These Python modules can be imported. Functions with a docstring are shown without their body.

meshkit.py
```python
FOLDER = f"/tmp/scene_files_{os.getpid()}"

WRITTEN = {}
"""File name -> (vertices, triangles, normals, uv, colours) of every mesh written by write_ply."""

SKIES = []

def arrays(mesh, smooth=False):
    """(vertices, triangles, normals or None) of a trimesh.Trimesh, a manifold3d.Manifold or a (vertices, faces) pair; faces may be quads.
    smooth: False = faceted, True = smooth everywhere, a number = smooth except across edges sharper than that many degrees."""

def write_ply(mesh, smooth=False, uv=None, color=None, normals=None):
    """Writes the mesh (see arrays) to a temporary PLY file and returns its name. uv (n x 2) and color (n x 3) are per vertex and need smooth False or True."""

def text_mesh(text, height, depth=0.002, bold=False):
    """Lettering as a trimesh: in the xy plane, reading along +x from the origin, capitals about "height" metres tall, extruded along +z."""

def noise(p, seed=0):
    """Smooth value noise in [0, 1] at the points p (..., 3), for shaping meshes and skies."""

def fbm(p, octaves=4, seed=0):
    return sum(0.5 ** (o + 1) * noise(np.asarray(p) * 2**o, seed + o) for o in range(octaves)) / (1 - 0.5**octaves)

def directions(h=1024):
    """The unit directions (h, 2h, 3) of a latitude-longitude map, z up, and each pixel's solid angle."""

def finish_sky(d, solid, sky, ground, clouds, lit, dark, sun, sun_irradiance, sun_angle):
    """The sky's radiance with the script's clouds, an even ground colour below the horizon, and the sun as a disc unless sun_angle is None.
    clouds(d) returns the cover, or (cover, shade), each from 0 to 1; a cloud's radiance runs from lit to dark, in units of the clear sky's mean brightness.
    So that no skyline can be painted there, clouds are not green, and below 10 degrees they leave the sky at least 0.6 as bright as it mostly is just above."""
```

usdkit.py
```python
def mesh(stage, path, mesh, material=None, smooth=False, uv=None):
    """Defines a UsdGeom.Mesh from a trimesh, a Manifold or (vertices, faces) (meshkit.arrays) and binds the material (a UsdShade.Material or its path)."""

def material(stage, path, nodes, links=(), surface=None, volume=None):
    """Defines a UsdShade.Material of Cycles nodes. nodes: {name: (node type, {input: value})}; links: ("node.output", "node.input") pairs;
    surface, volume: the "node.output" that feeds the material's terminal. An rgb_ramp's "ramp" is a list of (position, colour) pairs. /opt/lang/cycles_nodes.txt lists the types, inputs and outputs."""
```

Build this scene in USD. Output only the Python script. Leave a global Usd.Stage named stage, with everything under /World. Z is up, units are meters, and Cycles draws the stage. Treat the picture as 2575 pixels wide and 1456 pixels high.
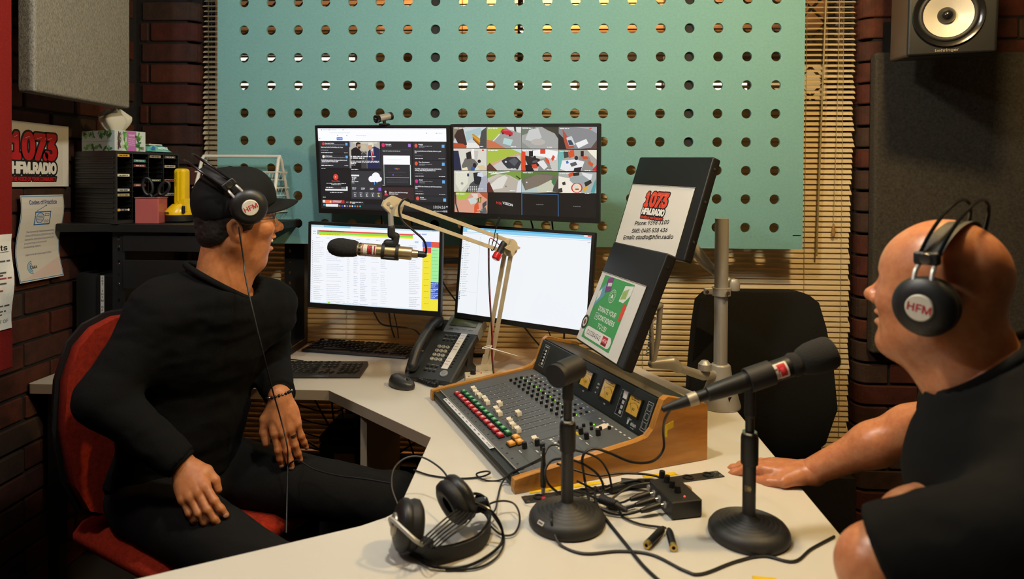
import math, random
import numpy as np, trimesh, manifold3d as m3
import shapely, shapely.geometry as sg, shapely.ops as so
from shapely import affinity
import usdkit, meshkit
from pxr import Usd, UsdGeom, UsdLux, UsdShade, Gf, Sdf, Vt

stage = Usd.Stage.CreateInMemory()
UsdGeom.SetStageUpAxis(stage, UsdGeom.Tokens.z)
UsdGeom.SetStageMetersPerUnit(stage, 1.0)
UsdGeom.Xform.Define(stage, '/World')
rng = random.Random(7)
A = np.array

# ---------------------------------------------------------------- camera
CAM_F, CAM_CX, CAM_CY = 1700.0, 1287.5, 478.5          # in pixels of the 2575 x 1456 frame
CAM_YAW, CAM_PITCH, CAM_ROLL, CAM_H = 0.0498, 0.0125, 0.0065, 1.41
def _axes():
    cy, sy = math.cos(CAM_YAW), math.sin(CAM_YAW)
    r, f, u = A([cy, sy, 0]), A([-sy, cy, 0]), A([0, 0, 1.0])
    cp, sp = math.cos(CAM_PITCH), math.sin(CAM_PITCH)
    f, u = f * cp - u * sp, u * cp + f * sp
    cr, sr = math.cos(CAM_ROLL), math.sin(CAM_ROLL)
    return r * cr + u * sr, u * cr - r * sr, f
CR, CU, CF = _axes()
CPOS = A([0, 0, CAM_H])
cam = UsdGeom.Camera.Define(stage, '/World/Camera')
M4 = np.eye(4); M4[:3, 0], M4[:3, 1], M4[:3, 2], M4[:3, 3] = CR, CU, -CF, CPOS
cam.AddTransformOp().Set(Gf.Matrix4d(*M4.T.ravel().tolist()))
MM = 36.0 / 2575
cam.CreateHorizontalApertureAttr(36.0)
cam.CreateVerticalApertureAttr(1456 * MM)
cam.CreateFocalLengthAttr(CAM_F * MM)
cam.CreateVerticalApertureOffsetAttr((CAM_CY - 728) * MM)
cam.CreateClippingRangeAttr(Gf.Vec2f(0.05, 60))
cam.CreateFStopAttr(3.1)
cam.CreateFocusDistanceAttr(2.05)
cam.CreateExposureAttr(0.0)

# ---------------------------------------------------------------- lights: ceiling downlights of the studio, and the lit yard outside
def disk(name, pos, r, power, color, target=(0, 0, -1)):
    L = UsdLux.DiskLight.Define(stage, '/World/' + name)
    L.CreateRadiusAttr(r); L.CreateIntensityAttr(power); L.CreateColorAttr(Gf.Vec3f(*color)); L.CreateNormalizeAttr(True)
    d = A(target, float); d /= np.linalg.norm(d)
    z = -d; x = np.cross([0, 1, 0], z) if abs(z[1]) < .9 else np.cross([1, 0, 0], z); x /= np.linalg.norm(x); y = np.cross(z, x)
    m = np.eye(4); m[:3, 0], m[:3, 1], m[:3, 2], m[:3, 3] = x, y, z, pos
    L.AddTransformOp().Set(Gf.Matrix4d(*m.T.ravel().tolist()))
def globe(name, pos, r, power, color):
    L = UsdLux.SphereLight.Define(stage, '/World/' + name)
    L.CreateRadiusAttr(r); L.CreateIntensityAttr(power); L.CreateColorAttr(Gf.Vec3f(*color)); L.CreateNormalizeAttr(True); L.AddTranslateOp().Set(pos)
WARM, NEUT = (1.0, .70, .32), (1.0, .96, .85)
globe('ceiling_globe', (.90, 1.46, 2.36), .055, 19.0, WARM)
globe('ceiling_globe_001', (-.18, 1.24, 2.36), .055, 14.5, NEUT)
globe('ceiling_globe_002', (-1.2, .95, 2.36), .055, 9.0, (.94, .97, 1.0))
disk('veranda_light', (0, 5.0, 2.0), .10, 38.0, (1.0, .68, .38), (0, .45, 1))
DOME = UsdLux.DomeLight.Define(stage, '/World/night_sky'); DOME.CreateIntensityAttr(.004); DOME.CreateColorAttr(Gf.Vec3f(.5, .6, 1))
# ---------------------------------------------------------------- measuring: the point of the room seen at a pixel of the photograph
def ray(px, py):
    return CR * (px - CAM_CX) / CAM_F - CU * (py - CAM_CY) / CAM_F + CF
def at(px, py, x=None, y=None, z=None, d=None):
    v = ray(px, py)
    if d is not None: return CPOS + v * d
    k, n = (x, 0) if x is not None else (y, 1) if y is not None else (z, 2)
    return CPOS + v * (k - CPOS[n]) / v[n]
def desk(px, py, h=0.0): return at(px, py, z=DESK + h)
def onplane(px, py, P, n):
    v = ray(px, py); return CPOS + v * (((A(P) - CPOS) @ n) / (v @ n))
DESK = .73

# ---------------------------------------------------------------- scene helpers
used = {}
def numbered(parent, name):
    n = used.get((parent, name), 0); used[(parent, name)] = n + 1
    return name if n == 0 else f'{name}_{n:03d}'
MAT = {}
def thing(name, label, cat, M=None, group=None, kind=None):
    path = '/World/' + numbered('/World', name)
    x = UsdGeom.Xform.Define(stage, path); p = x.GetPrim()
    M = np.eye(4) if M is None else A(M, float)
    x.AddTransformOp().Set(Gf.Matrix4d(*M.T.ravel().tolist()))
    tag(p, label, cat, group, kind)
    MAT[path] = M
    return path
def tag(p, label=None, cat=None, group=None, kind=None):
    p = p if isinstance(p, Usd.Prim) else stage.GetPrimAtPath(p)
    for k, v in (('label', label), ('category', cat), ('group', group), ('kind', kind)):
        if v: p.SetCustomDataByKey(k, v)
def part(parent, name, mesh, m, smooth=35, label=None, world=False, color=None, kind=None):
    """One mesh under parent. world=True: the mesh is given in room coordinates and is brought into the thing's own."""
    path = parent + '/' + numbered(parent, name)
    if isinstance(mesh, list): mesh = cat(mesh)
    root = '/'.join(parent.split('/')[:3])
    if world: mesh = tf(mesh, np.linalg.inv(MAT[root]))
    g = usdkit.mesh(stage, path, mesh, m, smooth if color is None else False)
    if color is not None:
        UsdGeom.PrimvarsAPI(g).CreatePrimvar('col', Sdf.ValueTypeNames.Color3fArray, 'vertex').Set(Vt.Vec3fArray.FromNumpy(np.asarray(color, np.float32)))
    if label or kind: tag(g.GetPrim(), label=label, kind=kind)
    return path
def single(name, mesh, m, label, cat_, group=None, smooth=35, kind=None):
    path = '/World/' + numbered('/World', name)
    if isinstance(mesh, list): mesh = cat(mesh)
    g = usdkit.mesh(stage, path, mesh, m, smooth); tag(g.GetPrim(), label, cat_, group, kind)
    return path
def struct(name, mesh, m, smooth=35):
    path = '/World/' + numbered('/World', name)
    if isinstance(mesh, list): mesh = cat(mesh)
    g = usdkit.mesh(stage, path, mesh, m, smooth); tag(g.GetPrim(), kind='structure')
    MAT[path] = np.eye(4)
    return path

# ---------------------------------------------------------------- mesh helpers
def cat(ms): return trimesh.util.concatenate([as_tm(m) for m in ms])
def as_tm(m):
    if hasattr(m, 'to_mesh'):
        k = m.to_mesh(); return trimesh.Trimesh(k.vert_properties[:, :3], k.tri_verts, process=False)
    return m
def tf(m, M):
    m = as_tm(m).copy(); m.apply_transform(M); return m
def mv(m, x=0, y=0, z=0): return tf(m, trimesh.transformations.translation_matrix([x, y, z]))
def rot(m, deg, axis=(0, 0, 1), c=(0, 0, 0)): return tf(m, trimesh.transformations.rotation_matrix(math.radians(deg), axis, c))
def frame(o, X, Y, Z):
    m = np.eye(4); m[:3, 0], m[:3, 1], m[:3, 2], m[:3, 3] = X, Y, Z, o; return m
def nrm(v): v = A(v, float); return v / np.linalg.norm(v)
def box(x0, x1, y0, y1, z0, z1):
    b = trimesh.creation.box([x1 - x0, y1 - y0, z1 - z0]); b.apply_translation([(x0 + x1) / 2, (y0 + y1) / 2, (z0 + z1) / 2]); return b
def rbox(x0, x1, y0, y1, z0, z1, r=.004, seg=2):
    """a box with rounded edges"""
    r = min(r, .49 * min(x1 - x0, y1 - y0, z1 - z0))
    s = m3.Manifold.sphere(r, 4 * seg)
    return as_tm(m3.Manifold.batch_hull([s.translate([x, y, z]) for x in (x0 + r, x1 - r) for y in (y0 + r, y1 - r) for z in (z0 + r, z1 - r)]))
def cbox(x0, x1, y0, y1, z0, z1, c=.003):
    """a box with chamfered edges"""
    p = [(x, y, z) for X, Y, Z in (((x0, x1), (y0 + c, y1 - c), (z0 + c, z1 - c)), ((x0 + c, x1 - c), (y0, y1), (z0 + c, z1 - c)), ((x0 + c, x1 - c), (y0 + c, y1 - c), (z0, z1))) for x in X for y in Y for z in Z]
    return as_tm(m3.Manifold.hull_points(A(p, float)))
def hull(pts): return as_tm(m3.Manifold.hull_points(A(pts, float)))
def cyl(a, b, r, r2=None, n=20):
    """a cylinder or a cone from a to b"""
    a, b = A(a, float), A(b, float); d = b - a; L = np.linalg.norm(d)
    return mapz(as_tm(m3.Manifold.cylinder(L, r, r if r2 is None else r2, n)), a, d / L)
def mapz(m, o, d):
    d = nrm(d); x = nrm(np.cross([0, 1, 0], d)) if abs(d[1]) < .9 else nrm(np.cross([1, 0, 0], d)); return tf(m, frame(o, x, np.cross(d, x), d))
def lathe(prof, n=32, o=(0, 0, 0), d=(0, 0, 1)):
    """revolves the (radius, height) profile about d at o"""
    m = trimesh.creation.revolve(A(prof, float), sections=n); m.merge_vertices(); return mapz(m, o, d)
def extrude(poly, h, z0=0):
    gs = [g for g in getattr(poly, 'geoms', [poly]) if g.geom_type == 'Polygon' and g.area > 0]
    return mv(cat([trimesh.creation.extrude_polygon(g, h, engine='earcut') for g in gs]), z=z0)
def ball(c, r, n=16): return mv(as_tm(m3.Manifold.sphere(r, n)), *c)
def spline(P, n=8):
    """Catmull-Rom through the points"""
    P = A(P, float); Q = np.vstack([2 * P[0] - P[1], P, 2 * P[-1] - P[-2]]); out = []
    for i in range(1, len(Q) - 2):
        a, b, c, d = Q[i - 1:i + 3]
        for t in np.linspace(0, 1, n, endpoint=False):
            out.append(.5 * (2 * b + (c - a) * t + (2 * a - 5 * b + 4 * c - d) * t * t + (3 * b - a - 3 * c + d) * t ** 3))
    return A(out + [P[-1]])
def tube(P, r, n=8, seg=8, closed=False):
    """a round cable or rod along the smoothed points; r a number or one per given point"""
    C = spline(P, seg) if seg > 1 else A(P, float); m = len(C)
    R = np.full(m, r) if np.ndim(r) == 0 else np.interp(np.linspace(0, 1, m), np.linspace(0, 1, len(r)), r)
    T = np.gradient(C, axis=0); T /= np.maximum(np.linalg.norm(T, axis=1, keepdims=True), 1e-12)
    u = np.cross(T[0], [0, 0, 1.0]); u = nrm(u if np.linalg.norm(u) > 1e-3 else np.cross(T[0], [1.0, 0, 0]))
    V = []
    for i in range(m):
        u = nrm(u - T[i] * (u @ T[i])); w = np.cross(T[i], u)
        for k in range(n):
            a = 2 * math.pi * k / n; V.append(C[i] + R[i] * (u * math.cos(a) + w * math.sin(a)))
    F = []
    for i in range(m - 1):
        for k in range(n):
            a, b = i * n + k, i * n + (k + 1) % n; F += [(a, b, b + n), (a, b + n, a + n)]
    V += [C[0], C[-1]]
    for k in range(n): F += [(m * n, (k + 1) % n, k), (m * n + 1, (m - 1) * n + k, (m - 1) * n + (k + 1) % n)]
    return trimesh.Trimesh(A(V), A(F), process=False)
def strip(P, w, t, up=(0, 0, 1), seg=6):
    """a flat strap of width w (along up) and thickness t along the smoothed points"""
    C = spline(P, seg); T = np.gradient(C, axis=0); V = []; up = A(up, float); n = len(C)
    for c, d in zip(C, T):
        d = nrm(d); s = nrm(np.cross(d, up)); q = np.cross(s, d)
        V += [c + q * w / 2 + s * t / 2, c - q * w / 2 + s * t / 2, c - q * w / 2 - s * t / 2, c + q * w / 2 - s * t / 2]
    F = []
    for i in range(n - 1):
        for k in range(4):
            a, b = i * 4 + k, i * 4 + (k + 1) % 4; F += [(a, b, b + 4), (a, b + 4, a + 4)]
    F += [(0, 2, 1), (0, 3, 2), (4 * n - 4, 4 * n - 3, 4 * n - 2), (4 * n - 4, 4 * n - 2, 4 * n - 1)]
    return trimesh.Trimesh(A(V), A(F), process=False)

# ---------------------------------------------------------------- materials
def lin(c):
    if isinstance(c, str): c = [int(c[i:i + 2], 16) / 255 for i in (1, 3, 5)]
    return tuple(x / 12.92 if x <= .04045 else ((x + .055) / 1.055) ** 2.4 for x in c)
def mat(name, color, rough=.5, metal=0., spec=.5, vary=0., vscale=20., bump=0., bscale=200., stretch=(1, 1, 1), color2=None, coat=0., emit=None, estr=1., sss=0., trans=0., ior=1.5, sheen=0., obj=True, detail=3):
    """a principled material; vary/color2: mottled by noise; bump: fine relief"""
    c = lin(color)
    nodes = {'p': ('principled_bsdf', dict(base_color=c, roughness=rough, metallic=metal, specular_ior_level=spec, coat_weight=coat, transmission_weight=trans, ior=ior, sheen_weight=sheen))}
    links = []
    if emit is not None: nodes['p'][1].update(emission_color=lin(emit), emission_strength=estr)
    if sss: nodes['p'][1].update(subsurface_weight=sss, subsurface_scale=.004, subsurface_radius=(1., .35, .2))
    if vary or color2 is not None or bump:
        nodes['tc'] = ('texture_coordinate', {})
        nodes['mp'] = ('mapping', dict(scale=stretch)); links.append(('tc.object' if obj else 'tc.generated', 'mp.vector'))
    if vary or color2 is not None:
        c2 = lin(color2) if color2 is not None else tuple(x * (1 - vary) for x in c)
        nodes['n'] = ('noise_texture', dict(scale=vscale, detail=float(detail), roughness=.6))
        nodes['r'] = ('rgb_ramp', dict(ramp=[(.3, c), (.7, c2)]))
        links += [('mp.vector', 'n.vector'), ('n.fac', 'r.fac'), ('r.color', 'p.base_color')]
    if bump:
        nodes['bn'] = ('noise_texture', dict(scale=bscale, detail=2.))
        nodes['b'] = ('bump', dict(strength=bump, distance=.002))
        links += [('mp.vector', 'bn.vector'), ('bn.fac', 'b.height'), ('b.normal', 'p.normal')]
    return usdkit.material(stage, '/World/Looks/' + name, nodes, links, surface='p.BSDF')
def print_mat(name, rough=.6):
    return usdkit.material(stage, '/World/Looks/' + name, {'a': ('attribute', dict(attribute='col')), 'p': ('principled_bsdf', dict(roughness=rough))}, [('a.color', 'p.base_color')], surface='p.BSDF')
def screen_mat(name, strength=1.):
    return usdkit.material(stage, '/World/Looks/' + name, {'a': ('attribute', dict(attribute='col')), 'p': ('principled_bsdf', dict(base_color=(.01, .01, .01), roughness=.35, emission_strength=strength))}, [('a.color', 'p.emission_color')], surface='p.BSDF')
PRINT, PRINT_GLOSS = print_mat('printed_ink'), print_mat('printed_gloss', .3)
SCREEN = screen_mat('lit_screen', 1.0)
BLACK = mat('black_plastic', '#151514', .45, bump=.1, bscale=600)
BLACK_GLOSS = mat('black_gloss', '#141414', .18)
BLACK_MATT = mat('black_matt', '#171716', .75)
BLACK_METAL = mat('black_steel', '#1c1c1c', .4, spec=.6, bump=.15, bscale=500)
RUBBER = mat('black_rubber', '#1a1a19', .6)
CABLE = mat('black_cable', '#121212', .5)
CHROME = mat('bright_metal', '#c8c6c2', .22, 1.)
SILVER = mat('satin_silver', '#a8a49c', .42, .35, bump=.05, bscale=400)
WHITE = mat('white_plastic', '#d8d4c8', .45)
CREAM = mat('cream_enamel', '#cbbb98', .45, vary=.12, vscale=25)

# ---------------------------------------------------------------- flat print: lettering and pictures as thin coloured shapes
TXT = {}
def txt(s, h=1.0, bold=False):
    """lettering as a flat shape, capitals h tall, reading along +x from the origin"""
    k = (s, bold)
    if not s.strip(): return sg.Polygon()
    if k not in TXT:
        m = meshkit.text_mesh(s, 1.0, depth=.01, bold=bold)
        v = m.vertices; f = m.faces[(np.abs(v[m.faces][:, :, 2]) < 1e-6).all(1)]
        TXT[k] = so.unary_union([sg.Polygon(v[t][:, :2]).buffer(1e-4) for t in f]).simplify(.010)
    return affinity.scale(TXT[k], h, h, origin=(0, 0))
def text_w(s, h, bold=False): return txt(s, h, bold).bounds[2]
def homography(q, w, h):
    """matrix that takes pixel corners q (TL TR BR BL) to the rectangle w x h about its centre, y up"""
    dst = [(-w / 2, h / 2), (w / 2, h / 2), (w / 2, -h / 2), (-w / 2, -h / 2)]; M = []
    for (x, y), (u, v) in zip(q, dst):
        M += [[x, y, 1, 0, 0, 0, -u * x, -u * y], [0, 0, 0, x, y, 1, -v * x, -v * y]]
    s = np.linalg.solve(A(M, float), A(dst, float).ravel()); return np.append(s, 1).reshape(3, 3)
class Print:
    """collects flat shapes, each a little proud of the last; q: pixel corners of the sheet in the drawing's own pixels, or None for metres (y up)"""
    def __init__(s, w, h, q=None):
        s.w, s.h, s.H, s.V, s.F, s.C, s.n, s.q = w, h, homography(q, w, h) if q else None, [], [], [], 0, q
    def poly(s, g, color, layer=1, gain=1.):
        if not hasattr(g, 'geom_type'): g = sg.Polygon(g)
        if g.is_empty: return
        if not g.is_valid: g = g.buffer(0)
        c = A(lin(color)) * gain
        for p in getattr(g, 'geoms', [g]):
            if p.geom_type != 'Polygon' or p.area == 0: continue
            v, f = trimesh.creation.triangulate_polygon(p, engine='earcut')
            f = np.asarray(f, int); keep, f = np.unique(f, return_inverse=True); f = f.reshape(-1, 3); v = np.asarray(v, float)[keep]
            if s.H is not None:
                x = np.c_[v, np.ones(len(v))] @ s.H.T; v = x[:, :2] / x[:, 2:]
                v = np.clip(v, [-s.w / 2, -s.h / 2], [s.w / 2, s.h / 2])
            f = np.asarray(f, int)
            a = v[f]; e1, e2 = a[:, 1] - a[:, 0], a[:, 2] - a[:, 0]; area = e1[:, 0] * e2[:, 1] - e1[:, 1] * e2[:, 0]; f[area < 0] = f[area < 0][:, ::-1]
            s.V.append(np.c_[v, np.full(len(v), layer * .0002)]); s.F.append(f + s.n); s.C.append(np.tile(c, (len(v), 1))); s.n += len(v)
    def rect(s, x0, y0, x1, y1, color, layer=1, gain=1.): s.poly(sg.box(min(x0, x1), min(y0, y1), max(x0, x1), max(y0, y1)), color, layer, gain)
    def disc(s, x, y, r, color, layer=1, ry=None):
        s.poly(affinity.scale(sg.Point(x, y).buffer(r, 6), 1, (ry or r) / r), color, layer)
    def line(s, pts, w, color, layer=1): s.poly(sg.LineString(pts).buffer(w / 2, 4), color, layer)
    def text(s, t, x, y, h, color, layer=2, bold=False, center=False, slope=0., width=None, grow=0.):
        """t with its baseline from (x, y); in pixel drawings y runs down"""
        g = txt(t, h, bold)
        if g.is_empty: return
        if width: g = affinity.scale(g, width / g.bounds[2], 1, origin=(0, 0))
        if center: g = affinity.translate(g, -(g.bounds[0] + g.bounds[2]) / 2)
        if grow: g = g.buffer(grow)
        k = -1 if s.H is not None else 1
        g = affinity.affine_transform(g, [1, 0, slope, k, x, y]); s.poly(g, color, layer)
    def squiggle(s, x0, x1, y, h, color, layer=2, seed=0, slope=0.):
        """a line of print too small to read"""
        r = random.Random(seed + int(x0 * 7 + y * 13)); x = x0
        while x < x1:
            w = min(h * r.uniform(1.2, 5), x1 - x); yy = y + (x - x0) * slope
            s.rect(x, yy - h * r.uniform(.35, .5), x + w, yy + h * r.uniform(.3, .5), color, layer); x += w + h * .7
    def mesh(s): return trimesh.Trimesh(np.vstack(s.V), np.vstack(s.F), process=False), np.vstack(s.C)
    def add(s, parent, name, m, M=None, label=None):
        g, c = s.mesh()
        if M is not None: g = tf(g, M)
        return part(parent, name, g, m, color=c, label=label)
# ---------------------------------------------------------------- the room
XL, YB, CEIL = -1.715, 2.76, 2.45            # brick face of the left wall, of the back wall, ceiling
WX0, WX1 = -1.455, 1.25                      # the window opening
CARPET = mat('dark_carpet', '#1d1b19', .95, vary=.4, vscale=300)
PLASTER = mat('ceiling_paint', '#8d867a', .9)
DARKWALL = mat('studio_wall_paint', '#4a423a', .9)
MORTAR = mat('mortar', '#1d1815', .95, vary=.5, vscale=60, bump=.6, bscale=160)
BR = [mat(f'brick_{i}', a, .8, vary=0, color2=b, vscale=22, bump=.7, bscale=110, detail=6, spec=.3) for i, (a, b) in enumerate([('#54291c', '#371d13'), ('#4b281f', '#302019'), ('#5a2e1f', '#402317'), ('#463025', '#31251d'), ('#50251a', '#3c1b13')])]
struct('floor', box(-2.4, 2.4, -2.2, 3.0, -.05, 0), CARPET)
struct('ceiling', box(-2.4, 2.4, -2.2, 3.0, CEIL, CEIL + .05), PLASTER)
struct('wall_right', box(2.1, 2.2, -2.2, 2.76, 0, CEIL), DARKWALL)
struct('wall_front', box(-2.4, 2.2, -2.2, -2.1, 0, CEIL), DARKWALL)
BL, BH, BW, JT = .230, .076, .11, .010        # a brick and its joint
def brick_mesh(L, round0=False, round1=False):
    """a brick lying along x from 0 to L, its face at y=0 looking to -y; round ends are bullnosed"""
    c = .004; D = .09
    def plan(o):
        R = .042; pts = []
        if round0: pts += [(o, D)] + [(R - (R - o) * math.cos(a), R - (R - o) * math.sin(a)) for a in np.linspace(0, math.pi / 2, 6)]
        else: pts += [(o, D), (o, c + o), (c + o, o)]
        if round1: pts += [(L - R + (R - o) * math.sin(a), R - (R - o) * math.cos(a)) for a in np.linspace(0, math.pi / 2, 6)] + [(L - o, D)]
        else: pts += [(L - c - o, o), (L - o, c + o), (L - o, D)]
        return pts
    a, b = plan(0), plan(c * .8)
    return hull([(x, y, z) for x, y in a for z in (c, BH - c)] + [(x, y, z) for x, y in b for z in (0, BH)])
def wall_bricks(wall, pieces):
    """pieces: (origin, direction along the wall, length, round0, round1)"""
    for (o, ang, L, r0, r1) in pieces:
        m = brick_mesh(L, r0, r1)
        m.apply_translation([0, rng.uniform(-.003, .003), rng.uniform(-.0015, .0015)])
        m = mv(rot(m, ang + rng.uniform(-.5, .5)), *o)
        part(wall, 'brick', m, rng.choice(BR), smooth=False)
wl = struct('wall_left', [box(XL - .2, XL - .009, -2.2, 3.0, 0, CEIL)], MORTAR)
P = []
for k in range(25):
    z = .012 + k * .086; off = (k % 2) * .12 + .03
    y = YB + .01 - off
    if off > .05: P.append(((XL, YB - JT, z), 0, None, 0, 0)); 
    while y > 1.60:
        L = min(BL, y - 1.4); P.append(((XL, y - L, z), 90, L, 0, 0)); y -= L + JT
wall_bricks(wl, [p for p in P if p[2]])
wb = struct('wall_back', [box(XL - .2, WX0 - .05, YB + .009, YB + .3, 0, CEIL), box(WX0 - .05, WX0 - .006, YB + .05, YB + .3, 0, CEIL), box(WX1 + .05, 2.2, YB + .009, YB + .3, 0, CEIL), box(WX1 + .006, WX1 + .05, YB + .05, YB + .3, 0, CEIL), box(WX0 - .01, WX1 + .01, YB + .02, YB + .3, 0, .22), box(WX0 - .01, WX1 + .01, YB + .02, YB + .3, 2.3, CEIL)], MORTAR)
P = []
for k in range(25):
    z = .012 + k * .086
    P.append(((WX0 - (.205 if k % 2 else .24), YB, z), 0, (.205 if k % 2 else .24) - .002, 0, 1))
    if k % 2: P.append(((XL + .01, YB, z), 0, WX0 - .215 - XL - .01, 0, 0))
    x = WX1 + .004; first = True
    while x < 2.08:
        L = min((.115 if k % 2 and first else BL), 2.095 - x)
        if L > .03: P.append(((x, YB, z), 0, L, first, 0))
        x += L + JT; first = False
wall_bricks(wb, P)
# window: dark frame, mullions, panes
FRAME = mat('dark_window_frame', '#17130f', .5)
GLASS = usdkit.material(stage, '/World/Looks/window_glass', {'t': ('transparent_bsdf', {}), 'g': ('glossy_bsdf', dict(roughness=.02)), 'm': ('mix_closure', {'fac': .06})}, [('t.BSDF', 'm.closure1'), ('g.BSDF', 'm.closure2')], surface='m.closure')
win = struct('window_1', [box(WX0 - .005, WX0 + .035, 2.84, 2.92, .2, 2.32), box(WX1 - .035, WX1 + .005, 2.84, 2.92, .2, 2.32), box(WX0, WX1, 2.84, 2.92, .2, .25), box(WX0, WX1, 2.84, 2.92, 2.27, 2.32)], FRAME)
for x in (-.46, .52): part(win, 'mullion', box(x - .025, x + .025, 2.845, 2.915, .25, 2.27), FRAME)
for a, b in ((WX0 + .035, -.485), (-.435, .495), (.545, WX1 - .035)): part(win, 'pane', box(a, b, 2.878, 2.884, .25, 2.27), GLASS)
# security grille outside the panes
g = thing('security_grille', 'dark diamond pattern security grille outside the window behind the blind', 'window grille')
GR = mat('grille_steel', '#1c130b', .6)
bars = []
for x in np.arange(WX0 - 2.2, WX1, .125):
    for s in (1, -1):
        pts = []
        a, b = (x, 1.25), (x + 1.06, 2.31)
        if s < 0: a, b = (x + 1.06, 1.25), (x, 2.31)
        t0, t1 = 0, 1
        dx = b[0] - a[0]
        for lim, sg_ in ((WX0 + .02, 1), (WX1 - .02, -1)):
            t = (lim - a[0]) / dx
            if (dx > 0) == (sg_ > 0): t0 = max(t0, t)
            else: t1 = min(t1, t)
        if t1 - t0 < .03: continue
        p, q = [(a[0] + dx * t, 2.955 + .008 * s, a[1] + (b[1] - a[1]) * t) for t in (t0, t1)]
        bars.append(cyl(p, q, .006, n=6))
part(g, 'diagonal_bar_lattice', bars, GR, kind='stuff')
for k in range(5): part(g, 'upright_bar', box(WX0 + .02 + k * .66 - .012, WX0 + .02 + k * .66 + .012, 2.945, 2.965, 1.2, 2.32), GR)
# the yard outside at night: brick wall opposite, veranda soffit, lit windows
SOFF = mat('timber_soffit', '#c08a52', .8, vary=.25, vscale=6)
YARD = mat('yard_wall', '#4a3f26', .9, vary=.3, vscale=4)
struct('veranda_soffit', box(-4, 4, 3.06, 6.0, 2.74, 2.80), SOFF)
struct('exterior_wall', box(-6, 6, 6.0, 6.1, -.5, 4), YARD)
struct('exterior_ground', box(-6, 6, 3.05, 6.0, -.6, -.5), CARPET)
LITWIN = mat('lit_window_glass', '#ffffff', .5, emit='#fffdf4', estr=1.6)
LITDIM = mat('lit_window_dim', '#ffffff', .5, emit='#8d8046', estr=.55)
w2 = thing('neighbour_window', 'bright lit window of the building across the yard, seen through the board holes', 'window')
part(w2, 'frame', [box(-2.95, -1.65, 5.93, 6.0, 2.06, 2.56)], FRAME); part(w2, 'pane', box(-2.9, -2.33, 5.915, 5.93, 2.10, 2.52), LITWIN); part(w2, 'pane', box(-2.28, -1.7, 5.915, 5.93, 2.10, 2.52), LITWIN)
w3 = thing('neighbour_window', 'long dim lit window across the yard behind the middle of the board', 'window')
part(w3, 'frame', [box(-1.2, 2.5, 5.93, 6.0, 2.1, 2.55)], FRAME)
for k in range(5): part(w3, 'pane', box(-1.15 + k * .73, -1.15 + k * .73 + .68, 5.915, 5.93, 2.13, 2.42), LITWIN if k in (2, 3) else LITDIM)

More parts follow.
